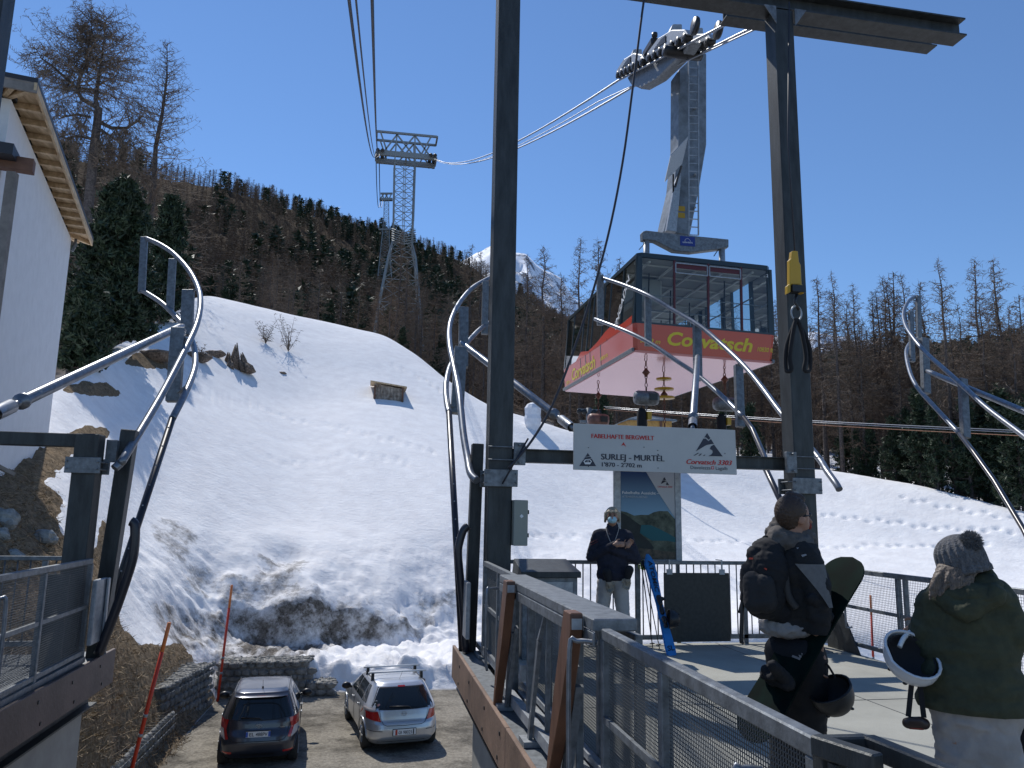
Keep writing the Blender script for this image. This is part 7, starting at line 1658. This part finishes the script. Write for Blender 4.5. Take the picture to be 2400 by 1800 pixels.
for f_ in (fL, fR): organic('boot', [cap(gz(f_, .07)-fw*.05, gz(f_, .05)+fw*.14, .07, .05), cap(gz(f_, .07), gz(f_, .2), .075, .07)], 'black', m2, voxel=.014, smooth=2, cut=[(V((0, 0, 0)), (0, 0, -1))])
hh = [ell(hd-fw*.018+V((0, 0, .026)), (.098, .086, .105), fr), ell(hd-fw*.035-V((0, 0, .03)), (.05, .064, .06), fr), cap(hd+fw*.05+V((0, 0, .105)), hd-fw*.02+V((0, 0, .12)), .03, .03)]
organic('hair', hh, M_('dark_brown_hair', (.05, .028, .017), .6, 0, .5, 60, stretch=(9, 9, 1)), m2, voxel=.006, smooth=2, wr=.004, wscale=75)
mb = MB(); q = hd+fw*.088+V((0, 0, .012)); mb.tube([hd-lt_*.083-fw*.0+V((0, 0, .0)), hd-lt_*.075+fw*.06+V((0, 0, .008))], .004, 5); 
for s_ in (-1, 1): mb.ball(q+lt_*s_*.032, (.016, .016, .014))
mb.build('sunglasses', 'black_plastic', m2)
organic('red_face_cover', [ell(hd+fw*.092-V((0, 0, .055)), (.028, .035, .03), fr)], M_('dark_red_cloth', (.22, .035, .025), .8), m2, voxel=.007, smooth=2)
# rucksack
rs = empty('rucksack', Q(220, 620, -.08), 'large black rucksack on the back of the person in the charcoal jacket', 'rucksack')
mb_ = [E2(Q(215, 680, -.08), (.125, .14, .15)), E2(Q(240, 560, -.08), (.115, .13, .16)), E2(Q(235, 450, -.05), (.095, .11, .075)), cap(Q(150, 560, -.10), Q(150, 700, -.10), .06, .065), cap(Q(240, 740, -.06), Q(320, 790, -.03), .09, .07), cap(Q(190, 440, -.08), Q(300, 420, 0), .045, .05), cap(Q(170, 460, -.10), Q(165, 560, -.11), .045, .05)]
organic('bag', mb_, 'black', rs, voxel=.010, smooth=3, wr=.007, wscale=14)
organic('front_pocket', [cap(Q(165, 610, -.17), Q(175, 720, -.18), .06, .065), cap(Q(225, 620, -.20), Q(235, 720, -.20), .055, .06)], M_('black_pocket_cloth', (.018, .017, .018), .8), rs, voxel=.009, smooth=2, wr=.004, wscale=20)
mb = MB(); mb.tube(spline([Q(200, 400, -.06), Q(225, 372, -.05), Q(245, 395, -.04)], 4), .010, 6); mb.build('haul_loop', 'black', rs)
mb = MB(); mb.tube(spline([Q(120, 560, -.08), Q(108, 680, -.08), Q(82, 790, -.08)], 4), .010, 6); mb.tube(spline([Q(105, 640, -.08), Q(98, 800, -.09), Q(94, 938, -.09), Q(106, 945, -.09)], 4), .012, 6); mb.build('strap', 'black_plastic', rs)
mb = MB(); mb.tube(spline([Q(310, 430, -.02), Q(330, 560, -.10), Q(350, 690, -.11), Q(395, 760, -.10)], 4), .022, 8); mb.build('shoulder_strap', M_('dark_grey_strap', (.05, .047, .045), .85), rs)
mb = MB(); mb.prism([Q(140, 484, -.156), Q(162, 484, -.158), Q(162, 493, -.158), Q(140, 493, -.156)], -ey*.004); mb.prism([Q(222, 536, -.215), Q(240, 540, -.215), Q(236, 549, -.215)], -ey*.004); mb.build('red_tag', 'red', rs)
# snowboard carried across his front
def board(name, lab, c0, c1, wdir, wid, thick, mats, n_=22, deco=None, kick=.05):
    n_ = 64
    """outline with rounded ends between c0 and c1"""
    c0, c1 = V(c0), V(c1); ax = (c1-c0).normalized(); L = (c1-c0).length; wd = (wdir-ax*wdir.dot(ax)).normalized(); nn = ax.cross(wd).normalized()
    t = empty(name, c0.lerp(c1, .5), lab, 'snowboard'); rows = []; rows2 = []
    for i in range(n_+1):
        u = i/n_; x = u*L; e = min(x, L-x); w = wid/2*(math.sqrt(max(0, 1-max(0, 1-e/.15)**2)))*(1-.10*math.sin(math.pi*u)); k = kick*max(0, 1-e/.16)**2
        rows.append([c0+ax*x+wd*w*s_-nn*k+nn*thick/2 for s_ in np.linspace(-1, 1, 7)]); rows2.append([c0+ax*x+wd*w*s_-nn*k-nn*thick/2 for s_ in np.linspace(-1, 1, 7)])
    mb = MB(); mb.grid(rows, True); mb.grid(rows2, True)
    for k in (0, 6): mb.grid([[r_[k] for r_ in rows], [r_[k] for r_ in rows2]], False)
    mb.grid([rows[0], rows2[0]], False); mb.grid([rows[-1], rows2[-1]], False); mb.build('deck', mats, t)
    return t, (lambda u, v, h: c0+ax*L*u+wd*wid/2*v+nn*h), nn
M['board_green'] = M_('black_green_board', (.0025, .004, .004), .8, 0, 0, 2.2, col2=(.003, .016, .012), spec=.08, stretch=(3, 3, .7))
ta, tb_ = Q(716, 492, .20), Q(130, 1440, -.25)
sb, sbf, nn = board('snowboard', 'black and dark green snowboard carried diagonally by the person with the rucksack', ta, tb_, ex*.75+V((0, 0, .6)), .29, .012, 'board_green', kick=.012)
s_c = -1 if nn.dot(ey) > 0 else 1
def binding(root, f, u, s_, mat='black'):
    a = f(u, -.55, s_*.03); b = f(u, .55, s_*.03); h = f(u, 0, s_*.11)
    organic('binding', [cap(a, b, .035, .04), cap(f(u-.012, .5, s_*.05), f(u-.012, .5, s_*.19), .035, .03), cap(f(u, -.15, s_*.03), f(u, -.15, s_*.11), .05, .03), cap(f(u+.02, -.4, s_*.07), f(u+.02, .3, s_*.12), .02, .02)], mat, root, voxel=.009, smooth=2, wr=.005, wscale=30)
binding(sb, sbf, .34, s_c); binding(sb, sbf, .70, s_c)
mb = MB(); c_ = sbf(.255, .1, s_c*.009); mb.tube([c_+ex*math.cos(a)*.012+V((0, 0, math.sin(a)*.016)) for a in np.linspace(0, 6.283, 15)], .002, 5, cap=False); mb.tube([c_+V((0, 0, -.008)), c_+V((0, 0, .009))], .0025, 5); mb.build('round_logo', M_('blue_grey_print', (.10, .15, .30), .5), sb)
mb = MB(); q0 = sbf(.56, .2, s_c*.012)
for k in range(3): a = sbf(.545+k*.012, -.25, s_c*.010); b = sbf(.545+k*.012, .35, s_c*.010); mb.beam(a, b, .006, .012)
mb.build('white_graphic', 'light_cloth', sb)
# helmets
def helmet(c, lab, mat, rot, sc=1.0, straps=None, holes=None):
    t = empty('ski_helmet', c, lab, 'helmet'); mb = MB(); n_ = 22; rows = []; rows2 = []
    for i in range(9):
        th = math.pi*.56*i/8
        for (rw, k) in ((rows, 1.0), (rows2, .86)): rw.append([c+rot @ V((.118*k*sc*math.sin(th)*math.cos(a), .145*k*sc*math.sin(th)*math.sin(a), .115*k*sc*math.cos(th)-.02*(math.sin(a) > .2)*(i == 8))) for a in np.linspace(0, 2*math.pi, n_, endpoint=False)])
    mb.grid(rows, True, True); mb.build('shell', mat, t); mb = MB(); mb.grid(rows2, True, True); mb.build('padding', M_('helmet_padding', (.03, .03, .035), .95), t)
    mb = MB(); mb.tube(rows[8]+[rows[8][0]], .008*sc, 6, cap=False); mb.build('rim_band', mat, t)
    mb = MB()
    for a in (0.3, .9, 2.2, 2.8, 3.6, 5.6): th = .75; p = c+rot @ V((.12*sc*math.sin(th)*math.cos(a), .147*sc*math.sin(th)*math.sin(a), .117*sc*math.cos(th))); mb.ball(p, (.012, .012, .008), 8, 6)
    mb.build('vents', 'black_plastic', t)
    return t
hc_ = Q(592, 1238, -.05); h1 = helmet(hc_, 'black helmet hanging by its strap from the right hand of the person with the rucksack', M_('matt_black_helmet', (.012, .012, .013), .5), Matrix.Rotation(math.radians(155), 3, 'Y') @ Matrix.Rotation(.6, 3, 'Z'), 1.0)
mb = MB(); mb.tube(spline([Q(508, 1180, -.05), Q(512, 1110, -.04), hand-V((0, 0, .05)), Q(560, 1075, -.03), Q(610, 1150, -.05)], 4), .007, 6); mb.build('chin_strap', 'black', h1)
# -- woman in the parka
RW = 4.5
az3 = math.atan2(2.9, 3.0); ex, ey = local(R(41.5)); rz3 = Matrix.Rotation(-R(41.5), 3, 'Z')
def W_(sx, sy, dy=0.0): return S5(sx, sy, r=RW)+ey*dy
def E3(c, r_, rot=None): return ell(c, r_, rz3 @ rot if rot else rz3)
b0 = W_(1350, 1000, .05); b0.z = 0
w = empty('person', b0, 'person in an olive parka and grey bobble hat, seen from behind, long fair hair', 'person')
def wz(sx, z, dy=0): p = W_(sx, 900, dy); return V((p.x, p.y, z))
hd = W_(1305, 520, .02)
organic('body', [E3(hd, (.078, .095, .112)), E3(hd+ey*.06-ex*.02-V((0, 0, .04)), (.05, .05, .06)), E3(hd-ex*.078-V((0, 0, .01)), (.011, .02, .03)), cap(hd+ey*.09-V((0, 0, .01)), hd+ey*.105-V((0, 0, .03)), .011, .014), cap(hd-V((0, 0, .06)), W_(1310, 690, .02), .05, .055), cap(W_(1190, 720, .02), W_(1470, 720, .02), .06, .06), E3(W_(1330, 900, .03), (.14, .10, .24)), E3(W_(1340, 1180, .03), (.16, .12, .16)),
        cap(W_(1175, 740, .02), W_(1115, 940, .03), .045, .04), cap(W_(1115, 940, .03), W_(1060, 925, .24), .038, .03), cap(W_(1500, 740, .02), W_(1610, 930, .03), .045, .04), cap(W_(1610, 930, .03), W_(1560, 900, .26), .038, .03),
        cap(wz(1270, .78), wz(1265, .44), .08, .06), cap(wz(1265, .44), wz(1260, .08), .055, .045), cap(wz(1420, .78), wz(1440, .44), .08, .06), cap(wz(1440, .44), wz(1455, .08), .055, .045)]+fingers(W_(1058, 905, .27), ex, ey, -ex*.6-V((0, 0, .5)), ey, side=1)+fingers(W_(1545, 890, .28), ex, ey, ey, -ex, side=-1), 'skin', w, voxel=.0075, smooth=3)
organic('parka', [cap(W_(1215, 715, .02), W_(1480, 715, .02), .095, .095), E3(W_(1340, 830, .03), (.215, .145, .16)), E3(W_(1350, 1000, .03), (.22, .155, .22)), E3(W_(1365, 1200, .03), (.235, .17, .20)), E3(W_(1370, 1300, .03), (.245, .175, .12)),
        cap(W_(1170, 745, .02), W_(1125, 900, .02), .088, .078), cap(W_(1125, 925, .02), W_(1075, 930, .20), .075, .06), cap(W_(1510, 745, .02), W_(1600, 915, .03), .09, .082), cap(W_(1600, 915, .03), W_(1560, 900, .22), .078, .06), E3(W_(1355, 690, -.02), (.17, .13, .07))],
        'olive', w, voxel=.011, smooth=4, wr=.009, wscale=8, cut=[(W_(1350, 1335, 0), (.02, 0, -1))])
organic('hood', [cap(W_(1200, 700, -.06), W_(1330, 770, -.12), .05, .055), cap(W_(1330, 770, -.12), W_(1490, 690, -.07), .055, .05), cap(W_(1220, 660, -.02), W_(1470, 640, -.02), .055, .05), cap(W_(1210, 690, .0), W_(1080, 700, .03), .045, .012), E3(W_(1350, 700, -.06), (.14, .08, .07)), cap(W_(1440, 580, .04), W_(1500, 680, .0), .035, .05)], 'olive', w, voxel=.010, smooth=3, wr=.008, wscale=12)
organic('trousers', [E3(wz(1350, .80, .04), (.20, .15, .14)), cap(wz(1275, .74, .04), wz(1270, .42, .04), .125, .115), cap(wz(1270, .42, .04), wz(1262, .10, .04), .115, .12), cap(wz(1420, .74, .04), wz(1450, .42, .04), .125, .115), cap(wz(1450, .42, .04), wz(1470, .10, .04), .115, .12)], 'off_white', w, voxel=.013, smooth=3, wr=.012, wscale=8)
for x in (1262, 1470): organic('boot', [cap(wz(x, .07, 0), wz(x, .05, .2), .075, .055), cap(wz(x, .07, .02), wz(x, .18, .02), .08, .075)], 'black', w, voxel=.014, smooth=2, cut=[(V((0, 0, 0)), (0, 0, -1))])
# knitted hat with ribs
c_ = W_(1303, 487, .02); mb = MB(); rows = []; n_ = 120
for i in range(20):
    t = i/19; th = .06+min(1, t*1.35)*1.50; row = []
    for j in range(n_):
        a = 2*math.pi*j/n_; rb = 1+.05*math.cos(a*20)*min(1, t*3); rr_ = (.112 if t < .86 else .118)*rb
        row.append(c_+rz3 @ (Matrix.Rotation(R(-14), 3, 'Y') @ V((rr_*math.sin(th)*math.cos(a)*1.0, rr_*math.sin(th)*math.sin(a)*1.08, .112*math.cos(th)-.085*max(0, (t-.62)/.38)))))
    rows.append(row)
rows.append([c_+(p-c_)*.9 for p in rows[-1]])
mb.grid(rows, True, True); mb.f.append(tuple(range(n_))); mb.mi.append(0); mb.sm.append(True); mb.build('bobble_hat', 'knit', w)
rng = np.random.default_rng(4); tb2 = TB(); pc = np.array(W_(1364, 400, -.045))
for k in range(2600): d = rng.normal(size=3); d /= np.linalg.norm(d); tb2.rib(pc+d*.02, pc+d*.054*(.85+.3*rng.random()), .010)
v, t = tb2.arrays(); M['pompom'] = M_('grey_pompom_yarn', (.17, .17, .175), .95, 0, .3, 80); mb = MB(); mb.ball(V(tuple(pc)), .042); mb.build('pompom_core', 'pompom', w)
o = np_mesh('pompom', v-np.array(b0), t, ['pompom'], False, tri=True); o.parent = w
hp_ = []
rr = random.Random(2)
for k in range(44):
    s_ = k/43; a = W_(1196+190*s_, 535+30*s_, -.055-.035*math.sin(3.14*s_)); e = W_(1128+235*s_+rr.uniform(-16, 16), 690+rr.uniform(-30, 25)-35*s_, -.12+rr.uniform(-.01, .02)); m_ = V(a).lerp(e, .5)+ex*rr.uniform(-.012, .012)-ey*.01
    hp_ += [cap(a, m_, .013, .009), cap(m_, e, .009, .003)]
organic('hair', hp_, M_('fair_brown_hair', (.05, .036, .027), .6, 0, .5, 30, col2=(.21, .155, .115), stretch=(9, 9, 1)), w, voxel=.005, smooth=1, wr=.003, wscale=70)
# white helmet with goggles hooked over her arm
hw_c = W_(1040, 1035, -.10); hw = helmet(hw_c, 'white helmet with goggles hanging from the arm of the person in the parka', M_('white_helmet', (.62, .62, .63), .3, coat=.3), Matrix.Rotation(math.radians(168), 3, 'Y') @ Matrix.Rotation(math.radians(-38), 3, 'X'), .98)
mb = MB(); mb.tube(spline([W_(975, 975, -.08), W_(1000, 925, -.04), W_(1050, 895, .05)], 4), .012, 6); mb.build('chin_strap', 'white', hw)
gg = empty('ski_goggles', W_(1065, 1380, .02), 'ski goggles hanging upside down by their black strap below the white helmet', 'goggles')
for (a_, b_, c2, d_) in ((1045, 1150, 1025, 1350), (1085, 1155, 1110, 1355)): mb = MB(); p0_, p1_ = W_(a_, b_, -.10), W_(c2, d_, -.10); mb.beam(p0_, p1_, .024, .004, ey); mb.build('goggle_strap', 'black', gg)
organic('goggle_frame', [cap(W_(1022, 1385, -.10), W_(1110, 1388, -.10), .026, .028), cap(W_(1040, 1370, -.11), W_(1095, 1370, -.11), .02, .02)], M_('dark_goggle_frame', (.03, .015, .012), .4), gg, voxel=.007, smooth=2)
organic('goggle_lens', [cap(W_(1030, 1398, -.105), W_(1100, 1402, -.105), .016, .018)], M_('red_mirror_lens', (.25, .05, .04), .15, .5), gg, voxel=.007, smooth=2)
sb2, f2, n2 = board('snowboard', 'black snowboard standing upright at the right of the person in the parka', W_(1540, 1270, .22), V((W_(1560, 1700, .22).x+.05, W_(1560, 1700, .22).y, .02)), ex, .20, .012, 'black', kick=.02)
mb = MB(); mb.tube(spline([f2(.25, .95, 0), f2(.25, .95, 0)+ex*.03, f2(.38, .95, 0)+ex*.03, f2(.38, .95, 0)], 4), .006, 6); mb.build('leash_loop', 'galv', sb2)
# -- skis, poles and the helmet leaning at the railing
sk = empty('ski_pair', (3.8, 9.6, 0), 'pair of bright blue skis leaning against the railing with black bindings', 'skis')
M['ski_blue'] = M_('blue_ski_top', (.02, .20, .52), .3, 0, .25, 3, coat=.3, stretch=(1, 1, 3))
top, bot = S4(972, 622, y=10.12), S4(1092, 1118, y=9.42); bot.z = max(bot.z, .0)
for k in range(2):
    off = V((-.012*k, .022*k, 0)); a, b = V(top)+off, V(bot)+off; ax = (b-a).normalized(); wd = V((1, -.25, 0)); wd = (wd-ax*wd.dot(ax)).normalized(); nn_ = ax.cross(wd); rows = []; L = (b-a).length; prof_ = [(0, .006), (.03, .030), (.10, .062), (.25, .055), (.5, .036), (.75, .046), (.93, .056), (.985, .052), (1, .045)]
    for h_ in (-.006, .006): rows.append([])
    mb = MB(); rr1 = [[a+ax*L*u+wd*w_*s_+nn_*(.006+.05*max(0, .1-u)*6*.4)*1 for s_ in (-1, 0, 1)] for u, w_ in prof_]; rr2 = [[p-nn_*.012 for p in r_] for r_ in rr1]
    mb.grid(rr1, True); mb.grid(rr2, True)
    for q in (0, 2): mb.grid([[r_[q] for r_ in rr1], [r_[q] for r_ in rr2]], False)
    mb.build('ski', 'ski_blue', sk)
    if k == 0:
        sgn = 1 if nn_.dot(V((0, -1, 0))) > 0 else -1; fs = lambda u, v, h: a+ax*L*u+wd*v+nn_*h*sgn
        organic('binding', [cap(fs(.45, 0, .02), fs(.52, 0, .05), .035, .03), cap(fs(.47, .02, .06), fs(.49, .06, .07), .02, .02), cap(fs(.56, 0, .02), fs(.60, 0, .02), .03, .03), cap(fs(.66, 0, .03), fs(.70, 0, .07), .035, .03), cap(fs(.73, 0, .03), fs(.74, -.02, .09), .03, .015)], 'black_plastic', sk, voxel=.009, smooth=1)
        for (s_, u, sz, m_) in (('TOMIC', .12, .10, 'black_plastic'), ('SL', .93, .075, 'black_plastic')):
            mb = MB(); n_l = len(s_)
            if s_ == 'SL': put_text(mb, 'SL', .09, fs(.955, -.045, .010), (wd*1).normalized(), -ax, .02)
            else: put_text(mb, 'ATOMIC', .075, fs(.07, -.025, .024), ax, wd, .025, .15, width=.46)
            mb.build('lettering', m_, sk)
pl = empty('ski_poles', (3.7, 9.9, 0), 'two thin black ski poles with yellow green straps beside the blue skis', 'ski poles')
for (a_, b_, c2, d_) in ((938, 650, 995, 1075), (948, 655, 1028, 1080)):
    a, b = S4(a_, b_, y=10.12), S4(c2, d_, y=9.9); mb = MB(); mb.tube([a, b], [.008, .006], 8); mb.tube([a+V((0, 0, .02)), a.lerp(b, .10)], .015, 8); mb.build('pole', 'black_plastic', pl)
    mb = MB(); q = a.lerp(b, .95); mb.lathe(q, b-a, [(.005, -.01), (.035, 0), (.035, .008), (.005, .012)], 10); mb.build('basket', 'black_plastic', pl)
    mb = MB(); mb.tube(spline([a, a+V((-.05, -.03, .02)), a+V((-.04, -.04, -.10)), a+V((.01, -.03, -.08))], 4), .004, 5); mb.build('wrist_strap', M_('lime_strap', (.35, .45, .05), .6), pl)
helmet(S4(1085, 935, y=9.62), 'black helmet hooked on the binding of the blue skis', 'black_plastic', Matrix.Rotation(math.radians(95), 3, 'Y') @ Matrix.Rotation(.3, 3, 'X'), 1.0)
M['snow_patch'] = M['snow_obj']
